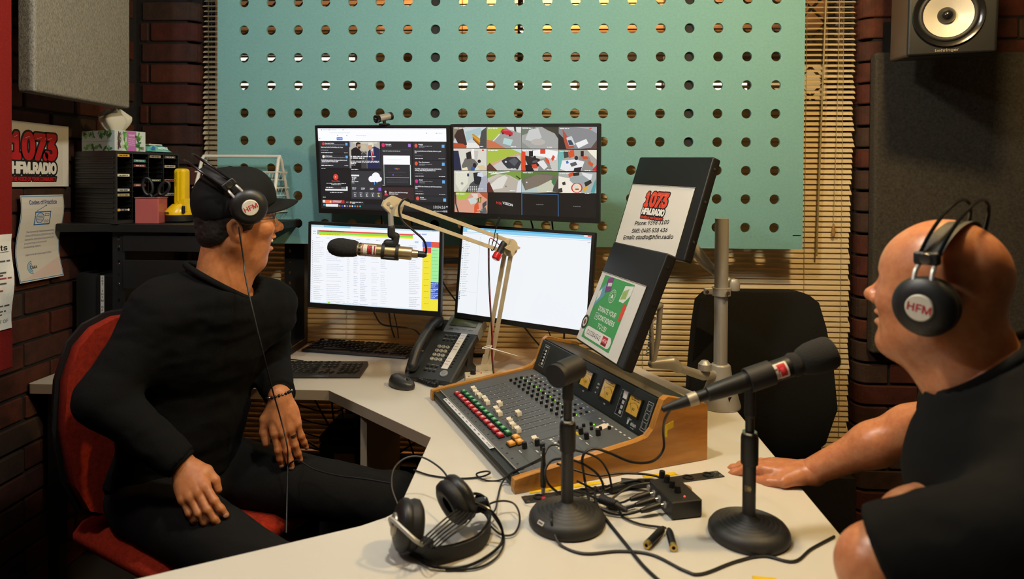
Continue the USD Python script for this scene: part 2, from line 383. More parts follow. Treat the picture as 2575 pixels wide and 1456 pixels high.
# ---------------------------------------------------------------- venetian blind
SLAT = mat('cream_slat', '#d6c298', .4, spec=.45)
bl = thing('venetian_blind', 'cream venetian blind filling the window behind the perforated board', 'blind', frame((0, 2.795, .26), (1, 0, 0), (0, 1, 0), (0, 0, 1)))
SP, SWD = .0213, .025
def slat_mesh(x0, x1, tilt):
    a = math.radians(tilt); up, lo = [], []
    for t in np.linspace(-.5, .5, 4):
        s, n = t * SWD, .0026 * (1 - 4 * t * t)
        # inner (room) edge low, outer edge high
        for lst, o in ((up, n + .0003), (lo, n - .0003)):
            lst.append((s * math.cos(a) - o * math.sin(a), s * math.sin(a) + o * math.cos(a)))
    ring = up + lo[::-1]; n = len(ring)
    V = [(x, y, z) for x in (x0, x1) for y, z in ring]
    F = [(k, (k + 1) % n, n + (k + 1) % n) for k in range(n)] + [(k, n + (k + 1) % n, n + k) for k in range(n)]
    for e, flip in ((0, 0), (n, 1)):
        for k in range(1, n - 1): F.append((e, e + k, e + k + 1) if flip else (e, e + k + 1, e + k))
    return trimesh.Trimesh(A(V), A(F), process=False)
NS = 95
for k in range(NS):
    z = .03 + k * SP
    m = mv(slat_mesh(WX0 + .012 + rng.uniform(-.004, .004), WX1 - .022 + rng.uniform(-.006, .004) + (.008 if k > 55 else 0), min(58, max(20, 51 - (z + .26 - 1.41) * (41 if z > 1.15 else 24))) + rng.uniform(-1.2, 1.2)), z=z)
    part(bl, 'slat', m, SLAT, smooth=60)
part(bl, 'bottom_rail', rbox(WX0 + .012, WX1 - .03, -.013, .013, .0, .014, .005), SLAT)
for x in (-1.42, -.83, -.35, .40, 1.045, 1.19):
    part(bl, 'ladder_cord', [tube([(x, s * .0125, .01), (x, s * .0125, .7), (x, s * .0125, 2.06)], .0009, 4, 2) for s in (-1, 1)], mat('blind_cord', '#9a8a60', .8) if x == -1.42 else '/World/Looks/blind_cord')
part(bl, 'tilt_wand', tube([(1.115, -.034, 2.05), (1.10, -.034, 1.5), (1.085, -.034, .86)], .0035, 8, 2), mat('clear_wand', '#8d7c50', .3))
part(bl, 'pull_cord', tube([(1.17, -.022, 2.05), (1.165, -.022, 1.5), (1.155, -.022, .99)], .0012, 5, 2), '/World/Looks/blind_cord')
part(bl, 'cord_tassel', lathe([(0, 0), (.006, 0), (.008, .02), (.003, .05), (0, .05)], 10, (1.155, -.022, .94)), mat('tassel', '#a07a4a', .3))

# ---------------------------------------------------------------- perforated board in front of the blind
S_ = .10926; HX0, HZ0 = -10.986 * S_, 1.41 + 6.4439 * S_; YP = 2.635
TEAL = mat('teal_pinboard_cloth', '#78a9a8', .9, vary=.10, vscale=120, stretch=(1, 1, 2.5), bump=.5, bscale=500, spec=.2)
bx0, bz0, bx1 = at(547, 0, y=YP)[0] + .0, at(2015, 627, y=YP)[2], at(2028, 0, y=YP)[0]
sh = sg.box(bx0, bz0, bx1 - .004, 2.42)
holes = so.unary_union([sg.Point(HX0 + S_ * i, HZ0 - S_ * j).buffer(.0187, 8) for i in range(20) for j in range(-2, 9)])
brd = thing('perforated_board', 'large teal board with rows of round holes hung before the blind', 'board', frame((0, YP, 0), (1, 0, 0), (0, 0, 1), (0, -1, 0)))
part(brd, 'panel', extrude(sh.difference(holes), .012, -.012), TEAL)
for i in (7, 16):
    part(brd, 'batten', mv(box(HX0 + S_ * i - .028, HX0 + S_ * i + .028, bz0 + .02, 2.42, -.05, -.0125)), BLACK_MATT)
part(brd, 'staple', box(.945, .975, bz0 + .052, bz0 + .055, 0, .0015), BLACK_METAL)

# ---------------------------------------------------------------- acoustic panels
def cloth_panel(name, label, x0, x1, y0, y1, z0, z1, m, r=.008):
    return single(name, rbox(x0, x1, y0, y1, z0, z1, r, 3), m, label, 'acoustic panel', smooth=60)
LINEN = mat('grey_linen', '#8f8878', .95, color2='#5f5a4e', vscale=210, stretch=(1, 2.2, .6), bump=.7, bscale=420, spec=.15)
CHAR = mat('charcoal_cloth', '#4b4740', .95, color2='#37342e', vscale=110, bump=.6, bscale=420, spec=.15)
REDCLOTH = mat('red_felt', '#7d1d17', .95, vary=.3, vscale=260, bump=.5, bscale=400, spec=.15)
cloth_panel('acoustic_panel', 'light grey woven acoustic panel high on the side brick wall', XL + .19, XL + .245, 1.878, 2.325, 1.66, 2.38, LINEN)
single('panel_bracket', [box(XL - .01, XL + .19, 1.95, 1.98, 1.9, 1.93), box(XL - .01, XL + .19, 2.2, 2.23, 1.9, 1.93)], BLACK_METAL, 'dark steel stand-off brackets behind the light grey acoustic panel', 'bracket')
cloth_panel('acoustic_panel', 'charcoal cloth acoustic panel on brick beneath the loudspeaker', 1.28, 2.09, 2.705, 2.7565, .745, 1.925, CHAR, .012)
PXE = -1.45; PYE = at(32, 450, x=PXE)[1]
cloth_panel('pin_pillar', 'dark red felt-covered pillar with a notice, against the brick side wall', XL + .002, PXE, .9, PYE, at(45, 920, x=PXE)[2], 2.44, REDCLOTH, .004)
# ---------------------------------------------------------------- posters on the side wall
PAPER = mat('white_paper', '#d9d6cc', .75)
REDI, BLKI, BLUEI = '#a3161c', '#141313', '#2f6da8'
def wavy(pr, g, c, fn):
    """bends a flat print in z"""
    g.vertices[:, 2] += fn(g.vertices[:, 0], g.vertices[:, 1]); return g, c
def radio_logo(p, x, y, w, red='#b3171d'):
    """the red bubble lettering 107.3 over white HFM.RADiO and a red band; x, y: bottom middle, w: width, metres"""
    k = w / 1.0
    def put(t, cx, y0, h, tw, fill, layer, out, pad, bold=True):
        g = txt(t, h, bold); b = g.bounds; g = affinity.translate(g, -(b[0] + b[2]) / 2, -b[1]); g = affinity.scale(g, tw / (b[2] - b[0]), 1, origin=(0, 0))
        g = affinity.translate(g, cx, y0).buffer(pad * .9, 4)
        p.poly(g.buffer(out, 4), BLKI, layer); p.poly(g, fill, layer + 2)
    put('THE VOICE OF YOUR COMMUNITY', x, y + .005 * k, .055 * k, .92 * k, red, 1, .018 * k, .003 * k)
    put('HFM.RADiO', x, y + .12 * k, .155 * k, .90 * k, '#e9e6dd', 2, .030 * k, .013 * k)
    for i, (ch, cx) in enumerate((('1', -.37), ('0', -.13), ('7', .11), ('.', .225), ('3', .34))):
        h = .36 * k; g = txt(ch, h, True); b = g.bounds
        wd = {'1': .14, '.': .06}.get(ch, .22) * k
        g = affinity.translate(g, -(b[0] + b[2]) / 2, -b[1]); g = affinity.scale(g, wd / (b[2] - b[0]), 1, origin=(0, 0))
        g = affinity.translate(g, x + cx * k, y + .345 * k).buffer(.024 * k, 5)
        p.poly(g.buffer(.030 * k, 5), BLKI, 3); p.poly(g, red, 5)
        p.line([(x + cx * k - wd * .3, y + .66 * k), (x + cx * k + wd * .1, y + .69 * k)], .008 * k, '#e8b0a8', 6)
def sheet(name, label, M, w, h, draw, cat_='poster', thick=.0006, bend=None, m=None, q=None):
    """a sheet of paper with print on its face"""
    t = thing(name, label, cat_, M)
    n = 14
    gx, gy = np.meshgrid(np.linspace(-w / 2, w / 2, n), np.linspace(-h / 2, h / 2, n))
    f = bend or (lambda x, y: 0 * x)
    top = np.c_[gx.ravel(), gy.ravel(), f(gx.ravel(), gy.ravel())]
    F = [(i * n + j, i * n + j + 1, (i + 1) * n + j + 1) for i in range(n - 1) for j in range(n - 1)] + [(i * n + j, (i + 1) * n + j + 1, (i + 1) * n + j) for i in range(n - 1) for j in range(n - 1)]
    F = A(F); V = np.vstack([top, top - [0, 0, thick]])
    G = np.vstack([F, F[:, ::-1] + n * n])
    edge = [k for k in range(n - 1)] + [k * n + n - 1 for k in range(n - 1)] + [n * n - 1 - k for k in range(n - 1)] + [(n - 1 - k) * n for k in range(n - 1)]
    S = []
    for a, b in zip(edge, edge[1:] + edge[:1]): S += [(a, a + n * n, b + n * n), (a, b + n * n, b)]
    part(t, 'paper', trimesh.Trimesh(V, np.vstack([G, A(S)]), process=False), m or PAPER, smooth=False)
    p = Print(w, h, q); draw(p); g, c = p.mesh()
    if bend is not None:
        g = subdiv_colored(g, c); g, c = g
    g.vertices[:, 2] += f(g.vertices[:, 0], g.vertices[:, 1])
    part(t, 'print', g, PRINT, color=c)
    return t
def subdiv_colored(g, c, edge=.03):
    v, f = g.vertices.copy(), g.faces.copy(); c = c.copy()
    for _ in range(5):
        e = np.stack([np.linalg.norm(v[f[:, i]] - v[f[:, (i + 1) % 3]], axis=1) for i in range(3)], 1)
        big = e.max(1) > edge
        if not big.any(): break
        v2, f2, c2 = [v], [f[~big]], [c]; n = len(v)
        fb = f[big]; a, b, d = fb.T; m = len(fb)
        v2.append(np.vstack([(v[a] + v[b]) / 2, (v[b] + v[d]) / 2, (v[d] + v[a]) / 2])); c2.append(np.vstack([c[a], c[b], c[d]]))
        ab, bd, da = n + np.arange(m), n + m + np.arange(m), n + 2 * m + np.arange(m)
        f2 += [np.c_[a, ab, da], np.c_[ab, b, bd], np.c_[da, bd, d], np.c_[ab, bd, da]]
        v, f, c = np.vstack(v2), np.vstack(f2), np.vstack(c2)
    return trimesh.Trimesh(v, f, process=False), c
def on_left_wall(y, z, off=.006): return frame((XL + off, y, z), (0, 1, 0), (0, 0, 1), (1, 0, 0))
def d1(p):
    radio_logo(p, -.008, -.088, .215)
sheet('station_poster', 'white poster with bold red and black 107.3 lettering on the brick wall', on_left_wall(2.185, 1.49), .287, .213, d1, bend=lambda x, y: .004 + .006 * np.clip((x - .11) * 30, 0, 1) ** 2)
def d2(p):
    for a in (((-.095, -.138), (-.095, .138)), ((-.095, .138), (.095, .138)), ((.095, .138), (.095, -.138)), ((.095, -.138), (-.095, -.138))): p.line(a, .0025, '#4a86b8')
    p.text('Codes of Practice', 0, .112, .0135, '#33418c', 2, True, True, width=.125)
    p.poly(sg.box(-.036, .042, .036, .088).difference(sg.box(-.032, .046, .032, .084)), BLUEI)
    p.poly(sg.Point(-.012, .066).buffer(.018).difference(sg.Point(-.012, .066).buffer(.0155)), BLUEI)
    for k in range(5): p.line([(-.025, .056 + .005 * k), (.001, .056 + .005 * k)], .0015, BLUEI)
    p.poly(sg.box(.008, .071, .028, .080).difference(sg.box(.010, .073, .026, .078)), BLUEI)
    for x in (.013, .024): p.poly(sg.Point(x, .054).buffer(.0045).difference(sg.Point(x, .054).buffer(.003)), BLUEI)
    p.line([(-.028, .09), (.012, .107)], .002, BLUEI); p.disc(.012, .107, .003, BLUEI)
    for k, s in enumerate(('The Community Radio Broadcasting', 'Codes Of Practice (2025) set out the', 'standards, principles and policies for', 'programming on community', 'broadcasting stations.')):
        p.text(s, -.062, .018 - .0125 * k, .0062, '#55608f', 2, False, width=[.125, .128, .132, .10, .075][k])
    p.text('Learn more at: cbaa.org.au/codes', -.056, -.058, .0062, '#4a5488', 2, False, width=.115)
    for r in (.022, .0165, .011):
        p.poly(sg.Point(-.034, -.098).buffer(r).difference(sg.Point(-.034, -.098).buffer(r - .0032)).intersection(sg.box(-.07, -.13, -.034, -.07)), '#5c9bc4')
    p.text('CBAA', -.044, -.102, .0095, '#23242c', 3, True, width=.03)
    p.poly([(-.09, -.133), (.09, -.133), (.09, -.075), (.02, -.10), (-.06, -.128)], '#dcc6bf', 1)
sheet('codes_poster', 'narrow blue-bordered Codes of Practice sheet curling away from the bricks', on_left_wall(2.195, 1.213, .012), .195, .285, d2, bend=lambda x, y: .004 + .010 * np.sin((y - .03) * 22) + .10 * np.abs(x + .1) * (y < -.02) * (-.02 - y))
def d3(p):
    p.text('Contacts', -.050, .085, .014, BLKI, 2, True, width=.125); p.line([(-.050, .080), (.078, .080)], .0015, BLKI)
    ys = [.066, .030, .022, .012, -.004, -.026, -.075, -.092, -.102]
    for i, y in enumerate(ys): p.squiggle(-.07, .08 - (i % 3) * .012, y * .85, .005, '#8c3a34' if i in (3, 5) else '#4a4843')
    p.text('ACT OF', .028, -.110, .009, '#4a4843', 2, False, width=.048)
sheet('notice_sheet', 'white typed notice sheet pinned on the red felt pillar', frame((PXE + .0012, PYE - .098, 1.133), (0, 1, 0), (0, 0, 1), (1, 0, 0)), .176, .255, d3, 'notice', bend=lambda x, y: .002 + .012 * np.clip(x / .1, 0, 1) ** 2 * np.sin((y + .1) * 16) ** 2)

# ---------------------------------------------------------------- desk
def bend_poly(pts, r=.03, which=()):
    g = sg.Polygon(pts); return g
LAMI = mat('desk_laminate', '#cfcabd', .42, vary=.05, vscale=3, spec=.45)
EDGE = mat('desk_edge_band', '#a3917a', .5)
inner = [(-1.712, 2.15), (-.697, 2.15), (-.30, 1.772), (-.30, 1.372), (-.318, 1.345), (-.36, 1.308), (-.95, .955), (-1.2, .80), (-1.0, .42), (.30, .42), (.575, .70)]
out = inner + [(.575, 2.045), (.41, 2.37), (.26, 2.70), (.20, 2.75), (-1.70, 2.75)]
dk = thing('desk', 'pale laminate U-shaped studio desk with thick edges', 'desk')
dp = sg.Polygon(out).buffer(-.012, 6).buffer(.012, 6)
part(dk, 'desktop', extrude(dp.buffer(-.0012), .0325, DESK - .0325), LAMI, smooth=25)
part(dk, 'edge_band', extrude(dp.difference(dp.buffer(-.0012)), .0318, DESK - .0322), EDGE, smooth=25)
part(dk, 'end_panel', box(-.56, -.54, 2.03, 2.5, .01, DESK - .034), EDGE)
part(dk, 'modesty_panel', box(-.29, -.275, 1.0, 1.78, .01, DESK - .034), BLACK_MATT)
part(dk, 'modesty_panel', box(.545, .56, .72, 2.0, .01, DESK - .034), BLACK_MATT)
part(dk, 'rear_panel', box(-1.69, -.46, 2.70, 2.72, .60, DESK - .034), BLACK_MATT)
part(dk, 'leg', box(-.80, -.76, 2.68, 2.72, .001, DESK - .034), BLACK_METAL); part(dk, 'leg', box(-1.68, -1.64, 2.2, 2.24, .001, DESK - .034), BLACK_METAL)
part(dk, 'leg', box(-.98, -.94, .55, .59, .001, DESK - .034), BLACK_METAL)
# things under the desk
ub = thing('equipment_case', 'black equipment case with yellow label under the desk', 'case')
c0 = at(900, 1150, y=2.35)
part(ub, 'body', rbox(-.80, -.575, 2.36, 2.60, .001, .47, .006), BLACK_MATT); part(ub, 'lid', rbox(-.80, -.575, 2.36, 2.60, .476, .50, .004), BLACK_MATT)
part(ub, 'yellow_label', box(-.745, -.67, 2.357, 2.3605, .40, .44), mat('yellow_label', '#a8892a', .6))
def hang(name, label, pts, r=.003, g=None): return single(name, tube(pts, r, 6, 8), CABLE, label, 'cable', group=g)
for k in range(9):
    x0 = -1.0 + .055 * k; y0 = 2.60 + .01 * (k % 3)
    hang('loose_cable', 'one of the tangled black cables hanging under the desk before the blind', [(x0, y0, .69), (x0 + rng.uniform(-.05, .05), y0 - .02, .62), (x0 + rng.uniform(-.15, .2), y0 - .06, .45 + rng.uniform(-.05, .05)), (x0 + rng.uniform(-.1, .3), y0 - .03, .30), (x0 + rng.uniform(-.1, .3), y0, .02)], .0035, 'tangled cables under the desk')
for k in range(4):
    z0 = .42 + .05 * k
    hang('slack_cable', 'one of the slack black cables looped sideways under the desk', [(-1.05, 2.58, z0 + .05), (-.95, 2.57, z0 - .03), (-.80, 2.56, z0 - .05), (-.74, 2.64, z0 + .03 - .01 * k), (-.66, 2.66, z0 + .05)], .003, 'looped cables under the desk')
# ---------------------------------------------------------------- equipment rack in the corner and what stands on it
RT = 1.255                                    # top of the rack
RACK = mat('rack_steel', '#161616', .5, bump=.1, bscale=500)
rk = thing('equipment_rack', 'black open-sided steel equipment rack standing on the desk in the corner', 'rack', frame((-1.26, 2.52, DESK), (1, 0, 0), (0, 1, 0), (0, 0, 1)))
h = RT - DESK
def rp(n, m, mm=RACK, **k): return part(rk, n, m, mm, **k)
def rail(x, y):
    m = extrude(sg.box(-.022, 0, .022, h).difference(so.unary_union([sg.box(-.004, .03 + .0445 * k, .004, .042 + .0445 * k) for k in range(11)])), .003)
    return mv(rot(m, 90, (1, 0, 0)), x, y, 0)
rp('top_plate', cbox(-.435, .275, -.26, .24, h - .028, h, .002))
rp('base_plate', cbox(-.25, .275, -.24, .24, 0.001, .03, .002))
for x in (-.225, .255):
    rp('front_rail', rail(x, -.235))
for x in (-.24, .255): rp('rear_post', box(x - .02, x + .02, .20, .24, .03, h - .028))
rp('rear_rail', rail(.215, .20))
rp('side_panel', box(-.252, -.248, -.23, .2, .03, h - .028))
for k, (z0, z1) in enumerate(((.30, .40), (.43, .485))):
    rp('blank_panel', rbox(-.205, .235, -.245, -.238, z0, z1, .002), BLACK_METAL)
    for x in (-.225, .255):
        for z in (z0 + .015, z1 - .015): rp('rack_screw', lathe([(0, .002), (.004, .0015), (.005, 0), (0, 0)], 10, (x, -.238, z), (0, -1, 0)), CHROME)
cm = thing('rack_unit', 'black rack unit lettered COMREX mounted low in the equipment rack', 'rack unit', frame((-1.255, 2.285, DESK + .17), (1, 0, 0), (0, 0, 1), (0, -1, 0)))
part(cm, 'case', mv(rbox(-.20, .20, 0, .044, -.25, 0, .003)), BLACK_METAL); part(cm, 'faceplate', cbox(-.235, .235, -.002, .05, 0.0005, .005, .001), BLACK)
p = Print(.4, .04); p.text('COMREX', -.215, .022, .009, '#b9b6ac', 1, True); p.line([(-.217, .017), (-.165, .017)], .0012, '#b9b6ac'); p.add(cm, 'lettering', PRINT, frame((0, 0, .0052), (1, 0, 0), (0, 1, 0), (0, 0, 1)))
for k in range(3): part(cm, 'knob', lathe([(0, .012), (.006, .012), (.007, 0), (0, 0)], 14, (.05 + .05 * k, .024, .005)), BLACK_GLOSS)
for k, (x, z) in enumerate(((.10, .33), (.135, .22))):
    hb = thing('power_adaptor', ('black plug-in power adaptor dangling in the open rack, the upper one', 'black plug-in power adaptor dangling in the open rack, the lower one')[k], 'power adaptor', frame((-1.16 + .03 * k, 2.62, DESK + z - .1), (1, 0, 0), (0, 1, 0), (0, 0, 1)))
    part(hb, 'body', rbox(-.03, .03, -.02, .02, 0, .07, .006), BLACK); part(hb, 'lead', tube([(0, 0, .07), (.0, .0, .15), (-.02, .02, .27)], .003, 6), CABLE); part(hb, 'lead', tube([(0, 0, 0), (.02, -.01, -.06), (.06, -.02, -.13)], .003, 6), CABLE)
# binder beside the rack
bd = thing('ring_binder', 'black binder with a white spine label reading 107.3HFM OPERATIONS', 'binder', frame((-1.567, 2.335, DESK + .001), (1, .0, 0), (0, 1, 0), (0, 0, 1)))
part(bd, 'cover', [rbox(-.030, .030, 0, .006, 0, .335, .002), rbox(-.032, -.029, 0, .28, 0, .335, .001), rbox(.029, .032, 0, .28, 0, .335, .001)], BLACK)
part(bd, 'pages', box(-.026, .026, .008, .27, .01, .325), PAPER)
p = Print(.014, .20); p.rect(-.007, -.11, .007, .12, '#d4cfbf', 1)
for k, ch in enumerate('107.3HFM OPERATIONS'): p.text(ch, 0, .108 - .0117 * k, .0075, '#23211e', 2, True, True)
p.add(bd, 'spine_label', PRINT, frame((-.012, -.0003, .215), (1, 0, 0), (0, 0, 1), (0, -1, 0)))
bd = thing('ring_binder', 'plain black binder between the brick wall and the labelled binder', 'binder', frame((-1.645, 2.345, DESK + .001), (1, 0, 0), (0, 1, 0), (0, 0, 1)))
part(bd, 'cover', [rbox(-.036, .036, 0, .006, 0, .34, .002), rbox(-.038, -.035, 0, .28, 0, .34, .001), rbox(.035, .038, 0, .28, 0, .34, .001)], BLACK_MATT); part(bd, 'pages', box(-.03, .03, .008, .27, .01, .325), PAPER)

# CD tower: square, one corner towards us, slatted side and pigeonholes
P0 = A([-1.474, 2.25, 0]); ex = nrm((.40, .917, 0)); ey = A([-ex[1], ex[0], 0]); Ls = .235
Lf = .245
TH = .252
tw = thing('cd_tower', 'black plastic CD tower with slatted side and pigeonholes on the rack', 'CD tower', frame((P0[0], P0[1], RT + .001), ex, ey, (0, 0, 1)))
part(tw, 'shell', [box(0, Lf, .0, Ls, 0, .012), box(0, Lf, 0, Ls, TH - .008, TH), box(0, .006, 0, Ls, .012, TH - .008), box(Lf - .005, Lf, 0, Ls, .012, TH - .008), box(0, Lf, Ls - .006, Ls, .012, TH - .008)] + [box(c * .060, c * .060 + .002, 0, Ls, .012, TH - .008) for c in (1, 2, 3)], BLACK)
for k in range(13): part(tw, 'side_slat', rbox(-.004, .001, .012, Ls - .012, .018 + .0172 * k, .026 + .0172 * k, .0015, 1), BLACK)
for c in range(4):
    for k in range(13): part(tw, 'shelf_rib', [box(c * .060 + .003, c * .060 + .007, .002, Ls - .01, .024 + .0172 * k, .0255 + .0172 * k), box(c * .060 + .053, c * .060 + .057, .002, Ls - .01, .024 + .0172 * k, .0255 + .0172 * k)], BLACK)
cds = [(0, 12, '#c99c3a', 'amber'), (0, 8, '#cdc8b0', 'white'), (0, 5, '#b9bdb4', 'pale grey'), (0, 4, '#a89a68', 'tan'), (0, 1, '#26231f', 'black-and-yellow'), (1, 11, '#3f7f78', 'teal'), (1, 10, '#6c3a35', 'dark red'), (1, 6, '#7d4a44', 'maroon'), (2, 12, '#8d7a5c', 'brown'), (2, 7, '#45604a', 'dark green'), (3, 12, '#55504a', 'grey'), (3, 10, '#a89878', 'beige'), (3, 7, '#d86a3a', 'orange'), (3, 4, '#c9cbc6', 'silver')]
for c, k, col, nm in cds:
    where = ('first', 'second', 'third', 'fourth')[c]
    m = mat('cd_spine_' + col[1:], col, .35)
    t = thing('cd_case', f'{nm} CD case spine in the {where} column of the black CD tower', 'CD case', frame(P0 + A([0, 0, RT + .0255 + .0172 * (k) + .001]) + ex * (c * .060 + .0075), ex, ey, (0, 0, 1)), 'CDs in the tower')
    part(t, 'case', box(.001, .045, .004, .13, .0005, .0098), m)
    p = Print(.04, .01); p.squiggle(.008, .038, .005, .0035, '#2b2925' if sum(lin(col)) > .5 else '#cfcabd', 1, k)
    if nm == 'black-and-yellow': p.rect(.001, .0008, .010, .0095, '#d8a32c', 1); p.disc(.041, .005, .004, '#d9d4c6', 1)
    p.add(t, 'spine_print', PRINT, frame((0, .0038, 0), (1, 0, 0), (0, 0, 1), (0, -1, 0)))

# tissue box with tissue
TB = thing('tissue_box', 'tissue box with green leaves and a mauve panel, tissue sticking up', 'tissue box', frame(P0 + ey * .025 + ex * .012 + A([0, 0, RT + TH + .002]), ex, ey, (0, 0, 1)))
bw, bl_, bh = .115, .225, .072
M = TB
part(TB, 'carton', cbox(0, bw, 0, .185, 0, bh, .001), mat('carton', '#aeb8ae', .5))
def leaves(p, x0, x1, y0, y1, n, seed):
    r = random.Random(seed)
    for k in range(n):
        x, y, an, L = r.uniform(x0, x1), r.uniform(y0, y1), r.uniform(0, 180), r.uniform(.006, .013)
        g = affinity.rotate(affinity.scale(sg.Point(0, 0).buffer(1, 4), L, L * .36), an); p.poly(affinity.translate(g, x, y), r.choice(['#4e8a3c', '#6aa84f', '#3c6b35', '#85b06a', '#2f5d4a']), 2 + k % 2)
p = Print(.185, bh); p.rect(-.0915, -.035, .0915, .035, '#b4bfb5', 1); leaves(p, -.08, .075, .014, .030, 30, 3); leaves(p, -.075, .07, -.031, -.016, 26, 5); p.line([(-.09, -.002), (.08, -.002)], .0012, '#7f8c83', 2)
p.add(TB, 'side_print', PRINT, frame((-.0004, .0925, bh / 2), (0, -1, 0), (0, 0, 1), (-1, 0, 0)))
p = Print(bw, bh); p.rect(-.057, -.035, .057, .035, '#b9c4bb', 1); p.rect(-.057, -.035, -.028, .035, '#b4b6b0', 2)
r_ = random.Random(4)
for k in range(34): p.line([(r_.uniform(-.047, -.034), r_.uniform(-.033, .032)), (r_.uniform(-.047, -.034), r_.uniform(-.033, .032))], .0022, r_.choice(['#3b2f2c', '#5d4c46', '#7f6f68']), 3)
p.rect(-.014, -.035, .022, .035, '#a9629f', 2); leaves(p, -.024, -.016, -.03, .03, 12, 8); leaves(p, .026, .036, -.03, .03, 14, 9)
p.text('TISSUES', -.008, .018, .005, '#e5d5e2', 3, True, width=.024)
for k in range(4): p.squiggle(-.008, .016, .008 - .007 * k, .0022, '#d7bfd3', 3, k)
for k in range(6): p.rect(.040 + .0018 * k, -.03, .041 + .0018 * k, -.018, '#33302c', 3)
p.add(TB, 'end_print', PRINT, frame((bw / 2, -.0004, bh / 2), (1, 0, 0), (0, 0, 1), (0, -1, 0)))
nth, nh = 40, 9; V = []
for i in range(nh):
    t = i / (nh - 1)
    for k in range(nth):
        an = 2 * math.pi * k / nth
        R = (.022 + .030 * math.sin(math.pi * min(1, t * .72 + .05)) ** 1.2) * (1 + .16 * math.sin(3 * an + 1 + t) + .10 * math.sin(5 * an + 2 * t)) * (1 - .45 * max(0, t - .75) / .25)
        V.append((bw / 2 + R * math.cos(an) * 1.0, .085 + R * math.sin(an) * .62, bh - .002 + .076 * t + .009 * math.sin(3 * an + .6) * t))
F = [(i * nth + k, i * nth + (k + 1) % nth, (i + 1) * nth + (k + 1) % nth) for i in range(nh - 1) for k in range(nth)] + [(i * nth + k, (i + 1) * nth + (k + 1) % nth, (i + 1) * nth + k) for i in range(nh - 1) for k in range(nth)]
c = len(V); V.append((bw / 2, .085, bh + .055)); F += [((nh - 1) * nth + k, (nh - 1) * nth + (k + 1) % nth, c) for k in range(nth)]
part(TB, 'tissue', trimesh.Trimesh(A(V), A(F), process=False), mat('tissue_paper', '#d6d1c2', .85), smooth=True)
# wipes
wp = thing('wipes_packet', 'teal soft packet of wipes lying on top of the CD tower', 'wipes packet', frame(P0 + ex * .135 + ey * .015 + A([0, 0, RT + TH + .002]), ex, ey, (0, 0, 1)))
V = []; nx, ny = 22, 10
def wz(u, v): return .003 + .027 * (1 - abs(2 * u - 1) ** 4) * (1 - abs(2 * v - 1) ** 4) * (1 + .12 * math.sin(17 * u + 3 * v) + .08 * math.sin(23 * v))
top = [(.10 * u, .155 * v, wz(u, v)) for u in np.linspace(0, 1, nx) for v in np.linspace(0, 1, ny)]; n = nx * ny
V = top + [(x, y, .0005) for x, y, z in top]
F = []
for i in range(nx - 1):
    for j in range(ny - 1):
        q = i * ny + j; F += [(q, q + ny, q + ny + 1), (q, q + ny + 1, q + 1), (n + q, n + q + ny + 1, n + q + ny), (n + q, n + q + 1, n + q + ny + 1)]
part(wp, 'packet', trimesh.Trimesh(A(V), A(F), process=False), mat('teal_film', '#3fa79b', .22, color2='#8fcfc4', vscale=26, coat=.3), smooth=60)
part(wp, 'flap', rbox(.02, .075, .03, .11, .027, .0315, .002), WHITE)
p = Print(.1, .03); p.text('WIPES', .035, .006, .009, '#e9f2ee', 1, True, width=.04); p.disc(.018, .010, .007, '#2a5fa0', 1); p.add(wp, 'lettering', PRINT, frame((.0, -.0008, .006), (1, 0, 0), (0, .25, .97), (0, -.97, .25)))

# pink pen cup, scissors, torch
PINK = usdkit.material(stage, '/World/Looks/pink_clear_plastic', {'p': ('principled_bsdf', dict(base_color=lin('#b9625f'), roughness=.18, alpha=.82, coat_weight=.3))}, surface='p.BSDF')
cp = thing('pen_cup', 'pink translucent square plastic cup standing on the rack top', 'cup', frame((-1.405, 2.345, RT + .001), nrm((1, .15, 0)), nrm((-.15, 1, 0)), (0, 0, 1)))
g = sg.box(-.036, -.036, .036, .036).buffer(.004, 3)
part(cp, 'walls', extrude(g.difference(g.buffer(-.003)), .088, .003), PINK); part(cp, 'base', extrude(g, .003), PINK); part(cp, 'rim', extrude(g.buffer(.003).difference(g.buffer(-.002)), .003, .0885), PINK)
sc = thing('scissors', 'black-handled scissors standing in the pink cup', 'scissors', frame((-1.403, 2.345, RT + .005), nrm((1, .2, 0)), nrm((-.2, 1, 0)), (0, 0, 1)))
def ringloop(cx, cz, rx, rz, tiltdeg):
    pts = [(cx + rx * math.cos(t), 0, cz + rz * math.sin(t)) for t in np.linspace(0, 2 * math.pi, 17)]
    return rot(tube(pts, .0055, 8, 3), tiltdeg, (0, 1, 0), (cx, 0, cz - rz))
part(sc, 'handle', [ringloop(-.010, .125, .016, .030, -8), cyl((-.006, 0, .098), (.0, 0, .085), .006)], BLACK); part(sc, 'handle', [ringloop(.028, .122, .015, .025, 30), cyl((.022, 0, .10), (.002, 0, .085), .006)], BLACK)
part(sc, 'blade', hull([(-.002, -.001, .085), (.010, -.001, .085), (.006, -.001, .002), (-.002, .001, .085), (.010, .001, .085), (.006, .001, .002)]), CHROME); part(sc, 'blade', hull([(-.008, .0015, .085), (.006, .0015, .085), (-.006, .0015, .004), (-.008, .003, .085), (.006, .003, .085), (-.006, .003, .004)]), CHROME)
YEL = mat('torch_yellow', '#e5bd0c', .3, coat=.2)
tc = thing('torch', 'bright yellow hand torch standing on its black lens end', 'torch', frame((-1.338, 2.405, RT + .001), nrm((1, -.1, 0)), nrm((.1, 1, 0)), (0, 0, 1)))
part(tc, 'lens_ring', lathe([(0, 0), (.044, 0), (.050, .004), (.050, .022), (.047, .026), (0, .026)], 32), BLACK)
